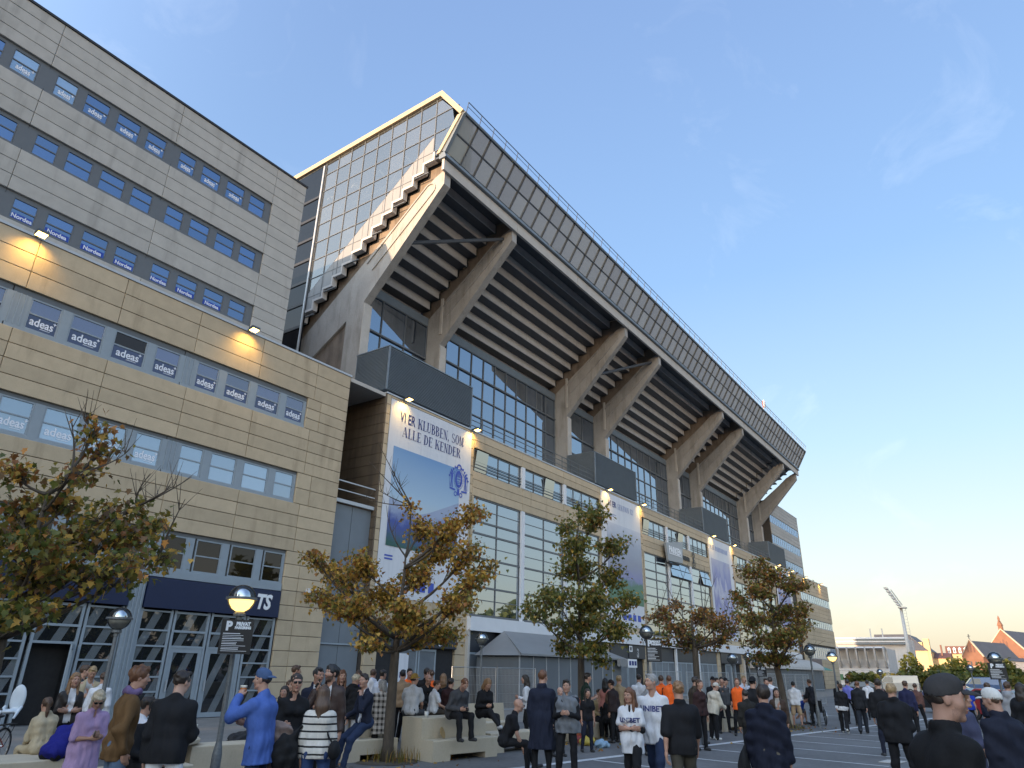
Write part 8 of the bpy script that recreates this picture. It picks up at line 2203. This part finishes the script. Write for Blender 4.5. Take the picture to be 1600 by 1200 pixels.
PP[68] = person('person in a dark jacket left of the navy rain jacket', 18.54, 5.87, 1.58, 38, dict(name='jacket',col=(0.02,0.018,0.016),puff=0.02),dict(name='trousers',col=BLK),hair=('short','dark'),lod=1)
PP[69] = person('dark haired woman in a brown coat right of the navy rain jacket', 20.61, 5.71, 1.61, -163, dict(name='coat',col=(0.06,0.038,0.028),hem=0.4,open=0.07,puff=0.015),dict(name='trousers',col=BLK),under=dict(name='sweater',col=(0.36,0.33,0.3),hem=0.05),hair=('long','dark'),fem=True,lod=1)
PP[70] = person('two toned shirt person before the far kiosk, left of the leaning trunk', 26.43, 7.64, 1.81, -154, dict(name='shirt',col=(0.25,0.25,0.30)),dict(name='trousers',col=BLK),hair=('short','dark'),lod=2)
PP[71] = person('person in a white shirt from behind, beside the leaning trunk', 28.7, 8.14, 1.85, 6, dict(name='shirt',col=WHT),dict(name='trousers',col=NAVY),hair=('short','dark'),lod=2)
PP[72] = person('person in a blue T-shirt bent forward beside the wheelchair', 34.14, 8.8, 1.78, -81, dict(name='tshirt',col=(0.012,0.04,0.22),sleeve='short',puff=0.02),dict(name='shorts',col=(0.04,0.05,0.07),length='short'),arms=('down','down'),legs=('sit','sitb'),hair=('short','dark'),lod=1,lean=55,head=(10,-20), seat=0.45)
PP[73] = person('man in a dark suit standing at the wheelchair', 33.66, 7.86, 1.77, 53, dict(name='jacket',col=(0.014,0.015,0.02),hem=0.14,puff=0.012,open=0.04),dict(name='trousers',col=BLK),under=WT,arms=('hold','hold'),hair=('short','brown'),beard='brown',lod=1)
PP[74] = person('person in a white shirt and beige shorts from behind, left of the wheelchair', 31.5, 8.04, 1.69, 4, dict(name='shirt',col=WHT,puff=0.03),dict(name='shorts',col=(0.40,0.28,0.17),length='short'),arms=('phone','phone'),hair=('short','black'),lod=2)
PP[75] = person('woman in a short black jacket with a white hem walking away', 30.24, 6.05, 1.66, 9, dict(name='jacket',col=BLK,hem=0.02,puff=0.02),dict(name='trousers',col=BLK,loose=0.02),under=dict(name='shirt',col=WHT,hem=0.16,puff=0.03),arms=('swingb','swingf'),legs=('fore','rear'),hair=('bun','brown'),fem=True,lod=1,shoes=(0.5,0.5,0.48),side=4)
PP[76] = person('man in a dark suit jacket walking away beside the woman in the short black jacket', 30.49, 5.47, 1.76, 6, dict(name='jacket',col=(0.016,0.017,0.02),hem=0.16,puff=0.02),dict(name='trousers',col=(0.02,0.024,0.032),loose=0.02),arms=('swingf','swingb'),legs=('rear','fore'),hair=('short','auburn'),lod=1)
PP[77] = person('blond man in a black jacket with his back turned, left of the dark grey cap', 15.19, 2.18, 1.83, -2, dict(name='jacket',col=BLK,hem=0.12,puff=0.035,collar=0.006),dict(name='trousers',col=BLK),arms=('phone','phone'),hair=('short','blond'),lod=0)
PP[78] = person('person in a dark jacket farther left of the blond man with his back turned', 22.68, 3.53, 1.88, 19, dict(name='jacket',col=BLK,puff=0.03),dict(name='trousers',col=NAVY),hair=('short','dark'),lod=1)
PP[79] = person('person in a blue and white shirt near the barriers, farther right', 36.21, 6.91, 1.79, -9, dict(name='shirt',col=(0.16,0.17,0.5)),dict(name='trousers',col=BLK),hair=('short','dark'),lod=2)
PP[80] = person('person in a white shirt leaning near the barriers', 35.24, 6.48, 1.7, -50, dict(name='shirt',col=WHT,puff=0.02),dict(name='trousers',col=BLK),hair=('short','dark'),arms=('phone','phone'),lod=2,lean=14)
PP[81] = person('person in a black coat near the barriers, left of the blue and white shirt', 38.33, 7.72, 1.71, 11, dict(name='coat',col=BLK,hem=0.3),dict(name='trousers',col=BLK),hair=('short','black'),lod=2)
PP[82] = person('person in a white shirt behind the dark suit jacket', 40.3, 6.76, 1.76, 10, dict(name='shirt',col=WHT),dict(name='trousers',col=BLK),hair=('short','dark'),lod=2)
PP[83] = person('person in a navy jacket half hidden by the dark grey cap', 29.19, 3.72, 1.82, -8, dict(name='jacket',col=(0.02,0.022,0.06)),dict(name='trousers',col=BLK),hair=('short','brown'),lod=2)
PP[84] = person('man in a dark grey cap and black jacket close to the camera, in profile', 5.6, 0.57, 1.95, -56, dict(name='jacket',col=(0.010,0.0095,0.010),hem=0.14,puff=0.032,wob=0.0045,collar=0.010),dict(name='trousers',col=BLK),arms=('hang','hang'),hair=('buzz','dark'),lod=0,cap=dict(col=(0.045,0.042,0.042)),beard='brown',head=(22,-3),skin=0)
PP[85] = person('blond woman in a dusky navy dress behind the dark grey cap', 12.88, 0.99, 1.79, -66, dict(name='dress',col=(0.055,0.060,0.11),hem=0.5,sleeve='elbow',puff=0.035,flare=0.04),dict(name='leggings',col=BLK),arms=('hang','swingf'),hair=('long','honey'),fem=True,lod=0)
PP[86] = person('man in a white cap and navy coat at the right edge, turned left', 10.63, 0.39, 1.83, 44, dict(name='coat',col=(0.014,0.016,0.028),hem=0.42,puff=0.03,collar=0.006),dict(name='trousers',col=BLK),arms=('hang','hang'),hair=('buzz','brown'),lod=0,cap=dict(col=(0.62,0.60,0.56)),head=(-18,-6),skin=0)
PP[87] = person('person in a bright blue shirt before the red car', 31.6, 2.15, 1.85, -6, dict(name='tshirt',col=(0.02,0.05,0.36),sleeve='short',puff=0.03),dict(name='trousers',col=BLK),hair=('short','black'),lod=2)
PP[88] = person('child in a white hooded top and black trousers walking on the parking bays', 48.53, 2.82, 1.34, -162, dict(name='hoodie',col=WHT,hood=True,puff=0.02),dict(name='trousers',col=BLK),arms=('phone','phone'),legs=('fore','rear'),hair=('short','black'),lod=1,shoes=(0.5,0.5,0.5))
PP[89] = person('dark haired person left of the white cap, far side of the bays', 26.98, 1.21, 1.83, -2, dict(name='jacket',col=NAVY,puff=0.02),dict(name='trousers',col=BLK),hair=('short','brown'),lod=2)
PP[90] = person('person in a grey hooded top above the white cap', 24.71, 0.66, 1.87, -13, dict(name='hoodie',col=(0.28,0.28,0.29),hood=True,puff=0.03),dict(name='trousers',col=NAVY),hair=('short','brown'),lod=1)
PP[91] = person('long haired woman in a black coat at the right edge', 20.33, 0.31, 1.86, -19, dict(name='coat',col=BLK,hem=0.4,puff=0.03),dict(name='trousers',col=BLK),hair=('long','dark'),fem=True,lod=1)
PP[92] = person('person in a dark shirt just left of the dark grey cap, far back', 34.32, 4.02, 1.71, -3, dict(name='shirt',col=(0.12,0.06,0.05)),dict(name='trousers',col=BLK),hair=('short','brown'),lod=2)
# ================================================================ small things
def who(start):
    for p in PP.values():
        if p[0]['label'].startswith(start): return p
    raise KeyError(start)
M_BEER = mat('beer', (0.42, 0.13, 0.02), 0.15); M_FOAM = mat('foam', (0.7, 0.66, 0.55), 0.8); M_CUP = mat('clear_cup', (0.55, 0.55, 0.55), 0.15); M_PAPER = mat('white_cup', (0.62, 0.62, 0.6), 0.6)
M_SCREEN = mat('phone_screen', (0.02, 0.025, 0.03), 0.1)
def cup(loc, label, beer=True, sc=1.0):
    t = thing('cup', label, 'cup', loc, 0)
    m = MB(); m.lathe([(0.030 * sc, 0), (0.042 * sc, 0.10 * sc)], n=14); m.build('beer' if beer else 'wall', M_BEER if beer else M_PAPER, t, smooth=True, off=(0, 0, 0))
    if beer:
        m = MB(); m.lathe([(0.0425 * sc, 0.1002 * sc), (0.045 * sc, 0.128 * sc)], n=14); m.build('foam', M_FOAM, t, smooth=True, off=(0, 0, 0))
    else:
        m = MB(); m.lathe([(0.043 * sc, 0.1002 * sc), (0.045 * sc, 0.106 * sc)], n=14); m.build('rim', M_PAPER, t, smooth=True, off=(0, 0, 0))
    return t
def phone(p, which, label):
    t0, hp, sc = p
    pos, hd, th, ez = hp[which]
    R0 = t0.matrix_basis.to_3x3()
    t = thing('phone', label, 'phone', t0.matrix_basis @ Vector(pos))
    up_ = (R0 @ Vector(hd)).normalized(); back = (R0 @ Vector(ez)).normalized(); side = up_.cross(back).normalized()
    t.rotation_euler = Matrix((side, up_, side.cross(up_))).transposed().to_euler()
    m = MB(); m.box(-0.037, 0.037, -0.06, 0.09, -0.005, 0.004); m.build('case', M_SHADES, t, off=(0, 0, 0))
    m = MB(); m.box(-0.034, 0.034, -0.056, 0.086, 0.0042, 0.0052); m.build('screen', M_SCREEN, t, off=(0, 0, 0))
def in_hand(p, which, dz=-0.06):
    return Vector(p[0].matrix_basis @ Vector(p[1][which][0])) + Vector((0, 0, dz))
phone(who('blond woman in a lilac'), -1, 'phone held by the woman in the lilac dress')
phone(who('balding man in a dark grey'), 1, 'phone held by the balding man on the stepped bench')
phone(who('blond woman in black with white'), 1, 'phone held by the blond woman on the stepped bench')
phone(who('bearded man'), 1, 'phone at the ear of the bearded man')
cup(in_hand(who('man in a loose bright blue'), -1, -0.05), 'clear cup at the mouth of the man in the bright blue shirt')
cup(in_hand(who('tall man in a long dark'), 1), 'beer in the hand of the tall man in the long dark coat')
cup(in_hand(who('man in a black sweater'), 1), 'beer held up by the man in the black sweater')
cup(in_hand(who('tanned man'), 1), 'dark drink can in the hand of the tanned man', True, 0.8)
w_ = who('balding man in a dark grey')[0].location
bn = Vector((0.989, -0.148, 0)); bv_ = Vector((0.148, 0.989, 0)); o_ = Vector((13.31, 11.33, 0.43))
cup(o_ + bn * 1.02 + bv_ * 0.22, 'beer on the bench step between the seated man and woman'); cup(o_ + bn * 1.32 + bv_ * 0.2, 'half full beer on the bench step beside the white sneakers', True, 0.85)
cup(Vector((13.31, 11.33, 0.87)) + bn * 0.22 + bv_ * 0.55, 'white cup on the upper tier of the stepped bench', False, 1.25)
cup((19.9, 12.05, 0.45), 'white cup on the low pale bench left of the hydrant', False, 1.2)
cr1 = thing('paper_plate', 'tan paper plate leaning on the stepped bench', 'plate', o_ + bn * 0.48 + bv_ * 0.28)
m = MB(); m.lathe([(0.02, 0), (0.10, 0.006), (0.13, 0.03), (0.128, 0.034)], n=18); q = m.build('disc', mat('kraft_card', (0.42, 0.28, 0.12), 0.7), cr1, off=(0, 0, 0)); q.rotation_euler = (math.radians(70), 0, math.radians(20)); q.location = (0, 0, 0.12)
# bags
def sdf_thing(name, label, cat, loc, build, m_, rotz=0, part='body', wob=0.004, res=0.012):
    t = thing(name, label, cat, loc, rotz); s = SDF(); build(s); V, F = s.mesh(res, wob, len(label), 30)
    o = bpy.data.objects.new(part, np_mesh(part, V, F, [m_])); COL.objects.link(o); o.parent = t
    return t
CB = cloth((0.012, 0.012, 0.013))
sw_ = who('woman with long brown hair in a white')
L0 = sw_[0].matrix_basis
def at_person(p, v): return p[0].matrix_basis @ Vector(v)
def strap(t, pts, r=0.012, m_=None):
    b = MB(); b.path([Vector(p) - t.location for p in pts], r, 6); b.build('strap', m_ or CB, t, off=(0, 0, 0))
b1 = sdf_thing('shoulder_bag', 'black shoulder bag on the right hip of the striped sweater', 'bag', at_person(sw_, (0.24, -0.10, 0.93)), lambda s: s.ell((0, 0, 0), (0.075, 0.14, 0.12), 0.03), CB, sw_[0].rotation_euler.z)
strap(b1, [at_person(sw_, (-0.06, -0.115, 1.40)), at_person(sw_, (0.05, -0.165, 1.25)), at_person(sw_, (0.17, -0.16, 1.08)), at_person(sw_, (0.235, -0.12, 1.0))])
b2 = sdf_thing('tote_bag', 'large soft black bag hanging left of the striped sweater', 'bag', at_person(sw_, (-0.40, -0.05, 0.88)), lambda s: s.ell((0, 0, 0), (0.17, 0.12, 0.24), 0.03).cap((0.05, 0, 0.15), (0.17, 0, 0.32), 0.04, 0.02, 0.03), CB, sw_[0].rotation_euler.z, wob=0.012)
b3 = sdf_thing('folded_jacket', 'draped taupe jacket hanging between the blue shirt and the striped sweater', 'jacket', at_person(sw_, (-0.52, 0.28, 0.98)), lambda s: s.cap((-0.06, 0, 0.18), (-0.10, 0, -0.32), 0.09, 0.12, 0.04).cap((0.06, 0, 0.16), (0.05, 0, -0.15), 0.08, 0.10, 0.04), cloth((0.26, 0.19, 0.16)), sw_[0].rotation_euler.z, wob=0.012)
nv = who('man in a navy hooded')
b4 = sdf_thing('bag', 'black bag carried at the left side of the navy rain jacket', 'bag', at_person(nv, (-0.33, -0.04, 0.80)), lambda s: s.ell((0, 0, -0.02), (0.075, 0.14, 0.20), 0.03).cap((0, -0.05, 0.14), (0.03, 0, 0.24), 0.02, 0.015, 0.02), CB, nv[0].rotation_euler.z, wob=0.008)
sdf_thing('rucksack', 'black rucksack lying on the pavement right of the lamp with the parking sign', 'bag', (10.8, 14.9, 0.30), lambda s: s.ell((0, 0, 0), (0.26, 0.2, 0.22), 0.03).ell((0.2, 0.1, 0.12), (0.2, 0.16, 0.14), 0.05).ell((-0.15, 0.05, -0.12), (0.2, 0.2, 0.16), 0.05), cloth((0.03, 0.03, 0.032)), wob=0.02)
sdf_thing('plastic_bag', 'crumpled yellow plastic bag beside the second trunk', 'bag', (19.3, 10.75, 0.10), lambda s: s.ell((0, 0, 0), (0.28, 0.2, 0.11), 0.03).ell((0.2, 0.05, 0.02), (0.18, 0.15, 0.1), 0.05), cloth((0.45, 0.34, 0.06), 'sheen'), wob=0.02)
sdf_thing('plastic_bag', 'crumpled pale blue plastic bag near the hydrant foot', 'bag', (19.0, 10.15, 0.09), lambda s: s.ell((0, 0, 0), (0.2, 0.16, 0.1), 0.03).ell((0.12, -0.08, -0.02), (0.14, 0.1, 0.07), 0.05), cloth((0.25, 0.38, 0.5), 'sheen'), wob=0.02)
# soil and weeds round the trees
m_soil = G('tree_pit_soil', (0.075, 0.06, 0.042), 0.95, amt=0.4, scale=2, fine=16, bump=0.6, coords='World')
rr8 = random.Random(8)
for i, d_ in enumerate((T2, T3, T4, T5)):
    x, y = d_['base']
    m = MB(); n = 20; m.add([(x + 0.85 * math.cos(6.283 * k / n) * rr8.uniform(0.8, 1.15), y + 0.7 * math.sin(6.283 * k / n) * rr8.uniform(0.8, 1.15), 0.012) for k in range(n)], [tuple(range(n))])
    m.build('soil', m_soil, kind='structure')
def weeds(x, y, n, r, h, name='weeds', seed=1):
    rg = np.random.default_rng(seed)
    a = rg.uniform(0, 6.283, n); q = r * np.sqrt(rg.uniform(0, 1, n))
    P = np.stack([x + q * np.cos(a), y + q * np.sin(a), np.zeros(n) + 0.01], 1)
    tv = np.array([(-0.035, 0, 0), (0.035, 0, 0), (0.02, 0.02, 0.55), (0.0, 0.12, 1.0), (-0.02, 0.02, 0.55)]); tf = [(0, 1, 2, 4), (4, 2, 3)]
    V = []
    for i in range(n):
        an = rg.uniform(0, 6.283); s_ = h * rg.uniform(0.4, 1.1); le = rg.uniform(0, 0.7)
        c, s = math.cos(an), math.sin(an)
        for p in tv: V.append((P[i][0] + (p[0] * c - (p[1] + le * p[2] * p[2] * 0.6) * s) * s_, P[i][1] + (p[0] * s + (p[1] + le * p[2] * p[2] * 0.6) * c) * s_, P[i][2] + p[2] * s_))
    F = [tuple(j + 5 * i for j in f) for i in range(n) for f in tf]
    me = bpy.data.meshes.new(name); me.from_pydata(V, [], F)
    at = me.color_attributes.new('leaf_colour', 'FLOAT_COLOR', 'POINT')
    cs = [PAL['olive'][0], PAL['green'][2], PAL['gold'][0], PAL['brown'][1]]
    arr = np.concatenate([np.repeat(np.array([(*cs[k], 1.0)]), 5, 0) for k in rg.integers(0, 4, n)]); at.data.foreach_set('color', arr.astype(np.float32).ravel())
    me.materials.append(M_LEAF); o = link(name, me, None, kind='stuff'); return tag(o, None or 'dry grass and weeds growing round the foot of a tree', 'weeds', 'weeds at the tree feet')
for i, (d_, n, h, l_) in enumerate(((T2, 190, 0.30, 'tall weeds round the foot of the golden brown maple'), (T3, 260, 0.17, 'low dry grass round the foot of the slim green maple'), (T4, 160, 0.2, 'sparse grass round the foot of the brown maple'), (T5, 160, 0.2, 'sparse grass round the foot of the leaning maple'))):
    weeds(d_['base'][0] + 0.15, d_['base'][1] - 0.05, n, 0.62, h, seed=40 + i)['label'] = l_
# fallen leaves
rg9 = np.random.default_rng(9); n = 420
cx = rg9.choice([T2['base'][0], T3['base'][0], T4['base'][0], T5['base'][0]], n); cyd = {T2['base'][0]: T2['base'][1], T3['base'][0]: T3['base'][1], T4['base'][0]: T4['base'][1], T5['base'][0]: T5['base'][1]}
pp_ = np.stack([cx + rg9.normal(0, 1.5, n), np.array([cyd[c] for c in cx]) + rg9.normal(0, 1.3, n), np.full(n, 0.03)], 1)
cols = np.array([PAL[k][0] for k in rg9.choice(['gold', 'rust', 'brown', 'olive'], n)])
me = leaves_mesh('fallen_leaves', pp_, rg9.uniform(0.07, 0.13, n), cols, rg9); o = link('fallen_leaves', me, None, kind='stuff'); tag(o, 'fallen brown and golden leaves scattered on the asphalt under the trees', 'leaves')
# ---- bicycle at the left edge
M_REDF = paint('red_frame', (0.30, 0.035, 0.02)); M_CHROME = mat('chrome', (0.5, 0.5, 0.5), 0.2, 1.0); M_SEATW = mat('white_plastic', (0.55, 0.60, 0.64), 0.4)
def torus(m, c, R_, r, ax='y', n=28, k=6, a0=0, a1=360):
    pts = []
    for i in range(n + 1):
        t = math.radians(a0 + (a1 - a0) * i / n); pts.append(Vector(c) + Vector((R_ * math.cos(t), 0, R_ * math.sin(t))))
    m.path(pts, r, k); return m
def wheel(t, x, z, R_, part='wheel', y=0.0):
    m = MB(); torus(m, (x, y, z), R_ - 0.02, 0.02); w_ = m.build(part, M_TYRE, t, smooth=True, off=(0, 0, 0))
    m = MB(); torus(m, (x, y, z), R_ - 0.048, 0.010, k=4); m.build('rim', M_CHROME, w_, off=(0, 0, 0))
    m = MB()
    for k in range(14):
        a = 2 * math.pi * k / 14; m.tube((x, y + 0.02 * (-1) ** k, z), (x + (R_ - 0.05) * math.cos(a), y, z + (R_ - 0.05) * math.sin(a)), 0.0022, n=3)
    m.tube((x, y - 0.05, z), (x, y + 0.05, z), 0.022, n=8); m.build('spokes', M_CHROME, w_, off=(0, 0, 0))
bk = thing('bicycle', 'red bicycle with a pale child seat at the left edge', 'bicycle', (6.55, 16.9, 0), math.radians(-141))
wheel(bk, 0.55, 0.34, 0.34); wheel(bk, -0.55, 0.34, 0.34)
m = MB()
for a, b, r in (((0.40, 0, 0.88), (0.43, 0, 0.68), 0.022), ((-0.20, 0, 0.80), (-0.08, 0, 0.30), 0.019), ((0.42, 0, 0.72), (-0.08, 0, 0.30), 0.021), ((0.41, 0, 0.80), (-0.17, 0, 0.66), 0.018), ((-0.08, 0.04, 0.30), (-0.55, 0.06, 0.34), 0.012), ((-0.08, -0.04, 0.30), (-0.55, -0.06, 0.34), 0.012), ((-0.18, 0.04, 0.68), (-0.55, 0.06, 0.34), 0.010), ((-0.18, -0.04, 0.68), (-0.55, -0.06, 0.34), 0.010), ((0.43, 0.05, 0.68), (0.55, 0.06, 0.34), 0.016), ((0.43, -0.05, 0.68), (0.55, -0.06, 0.34), 0.016)):
    m.tube(a, b, r, n=8)
m.build('frame', M_REDF, bk, off=(0, 0, 0))
m = MB(); m.path([(0.30, 0.31, 1.05), (0.36, 0.24, 1.08), (0.42, 0.05, 1.04), (0.42, -0.05, 1.04), (0.36, -0.24, 1.08), (0.30, -0.31, 1.05)], 0.012, 6); m.tube((0.41, 0, 0.86), (0.42, 0, 1.05), 0.014, n=6); m.build('handlebar', M_CHROME, bk, off=(0, 0, 0))
m = MB(); m.tube((0.33, 0.22, 1.07), (0.29, 0.33, 1.05), 0.018, n=8); m.tube((0.33, -0.22, 1.07), (0.29, -0.33, 1.05), 0.018, n=8); m.build('grip', M_BLACK, bk, off=(0, 0, 0))
s_ = SDF(); s_.ell((-0.26, 0, 0.90), (0.13, 0.075, 0.035), 0.02); V, F = s_.mesh(0.012); o = bpy.data.objects.new('saddle', np_mesh('saddle', V, F, [M_BLACK])); COL.objects.link(o); o.parent = bk
m = MB(); m.tube((-0.2, 0, 0.78), (-0.24, 0, 0.88), 0.013, n=6); m.build('seat_post', M_CHROME, bk, off=(0, 0, 0))
s_ = SDF(); s_.ell((-0.74, 0, 1.20), (0.045, 0.155, 0.27), 0.03).ell((-0.58, 0, 0.97), (0.16, 0.15, 0.05), 0.05).cap((-0.64, 0.16, 1.05), (-0.45, 0.17, 0.86), 0.03, 0.025, 0.03).cap((-0.64, -0.16, 1.05), (-0.45, -0.17, 0.86), 0.03, 0.025, 0.03); s_.sub((-0.60, 0, 1.2), (0.10, 0.13, 0.2), 0.02)
V, F = s_.mesh(0.014); o = bpy.data.objects.new('child_seat', np_mesh('child_seat', V, F, [M_SEATW])); COL.objects.link(o); o.parent = bk
m = MB(); m.box(-0.85, -0.35, -0.06, 0.06, 0.72, 0.74); m.tube((-0.8, 0.05, 0.72), (-0.56, 0.06, 0.34), 0.008, n=5); m.tube((-0.8, -0.05, 0.72), (-0.56, -0.06, 0.34), 0.008, n=5); m.build('carrier', M_BLACK, bk, off=(0, 0, 0))
# ---- wheelchair
wc = thing('wheelchair', 'black wheelchair beside the man in the dark suit', 'wheelchair', (34.4, 7.9, 0), math.radians(200))
for s in (-1, 1):
    wheel(wc, 0.0, 0.31, 0.31, 'wheel', s * 0.28); m = MB(); torus(m, (0, s * 0.33, 0.31), 0.25, 0.008, k=4); m.build('push_rim', M_CHROME, wc, off=(0, 0, 0))
    m = MB(); torus(m, (0.42, s * 0.22, 0.09), 0.075, 0.016, n=16); m.build('caster', M_TYRE, wc, off=(0, 0, 0))
m = MB()
for s in (-1, 1):
    for a, b in (((-0.12, s * 0.23, 0.31), (-0.16, s * 0.23, 0.98)), ((-0.12, s * 0.23, 0.48), (0.36, s * 0.23, 0.48)), ((0.36, s * 0.23, 0.48), (0.52, s * 0.2, 0.14)), ((-0.14, s * 0.24, 0.70), (0.22, s * 0.24, 0.70)), ((0.22, s * 0.24, 0.70), (0.24, s * 0.23, 0.48)), ((0.0, s * 0.25, 0.31), (0.4, s * 0.23, 0.2)), ((-0.16, s * 0.23, 0.98), (-0.28, s * 0.23, 0.98))): m.tube(a, b, 0.013, n=6)
m.build('frame', M_BLACK, wc, off=(0, 0, 0))
m = MB(); m.box(-0.12, 0.34, -0.22, 0.22, 0.49, 0.53); m.build('seat', CB, wc, off=(0, 0, 0)); m = MB(); m.prism([(-0.12, 0.52), (-0.16, 0.94), (-0.12, 0.94), (-0.08, 0.52)], 'y', -0.22, 0.22); m.build('backrest', CB, wc, off=(0, 0, 0))
m = MB(); m.box(0.48, 0.62, -0.2, 0.2, 0.11, 0.125); m.build('footrest', M_BLACK, wc, off=(0, 0, 0))
# ---- crowd barriers near the far shop
_b0 = []
def barrier(x, y, rz, label):
    t = thing('crowd_barrier', label, 'barrier', (x, y, 0), rz, 'crowd barriers by the far shop')
    if not _b0:
        m = MB(); m.path([(0.05, 0, 0.02), (0.05, 0, 1.05), (2.25, 0, 1.05), (2.25, 0, 0.02)], 0.02, 6); m.tube((0.05, 0, 0.2), (2.25, 0, 0.2), 0.016, n=5); a = m.build('frame', M_GALV, t, off=(0, 0, 0))
        m = MB()
        for k in range(17): m.tube((0.17 + 0.122 * k, 0, 0.2), (0.17 + 0.122 * k, 0, 1.05), 0.008, n=4, cap=False)
        b = m.build('bars', M_GALV, t, off=(0, 0, 0), kind='stuff')
        m = MB(); m.tube((0.05, -0.3, 0.015), (0.05, 0.3, 0.015), 0.018, n=5); c = m.build('foot', M_GALV, t, off=(0, 0, 0))
        _b0.extend([a.data, b.data, c.data])
    else:
        for nm, d in zip(('frame', 'bars', 'foot'), _b0): link(nm, d, t, kind='stuff' if nm == 'bars' else None)
for k, (x, y, a, l_) in enumerate(((44.0, 11.6, 20, 'crowd barrier nearest the wheelchair, before the far kiosk'), (48.5, 12.2, 5, 'crowd barrier in the middle before the far shop'), (53.0, 12.4, -10, 'crowd barrier farthest right before the far shop'), (41.2, 13.5, 60, 'crowd barrier turned sideways behind the wheelchair'))): barrier(x, y, math.radians(a), l_)
dc = thing('drain_cover', 'pale square cover plate in the asphalt at the bottom right', 'drain cover', (21.2, 3.3, 0.01), math.radians(-8))
bx('plate', M_CONCL, dc, 20.9, 21.6, 3.05, 3.5, 0.006, 0.02)
# two people-sized things on the eaves: small rooftop antenna
an = thing('antenna', 'small pale antenna cluster on the roof eaves near the far end', 'antenna', (88, 21.8, 33.6))
m = MB(); m.tube((88, 21.8, 33.5), (88, 21.8, 34.9), 0.05, n=6); m.build('mast', M_METAL, an)
for k in range(3):
    m = MB(); m.box(87.75 + 0.25 * k - 0.09, 87.75 + 0.25 * k + 0.09, 21.55 + 0.2 * (k % 2), 21.68 + 0.2 * (k % 2), 34.1, 35.0); m.build('panel_antenna', M_REDP if k == 1 else M_WHITE, an)
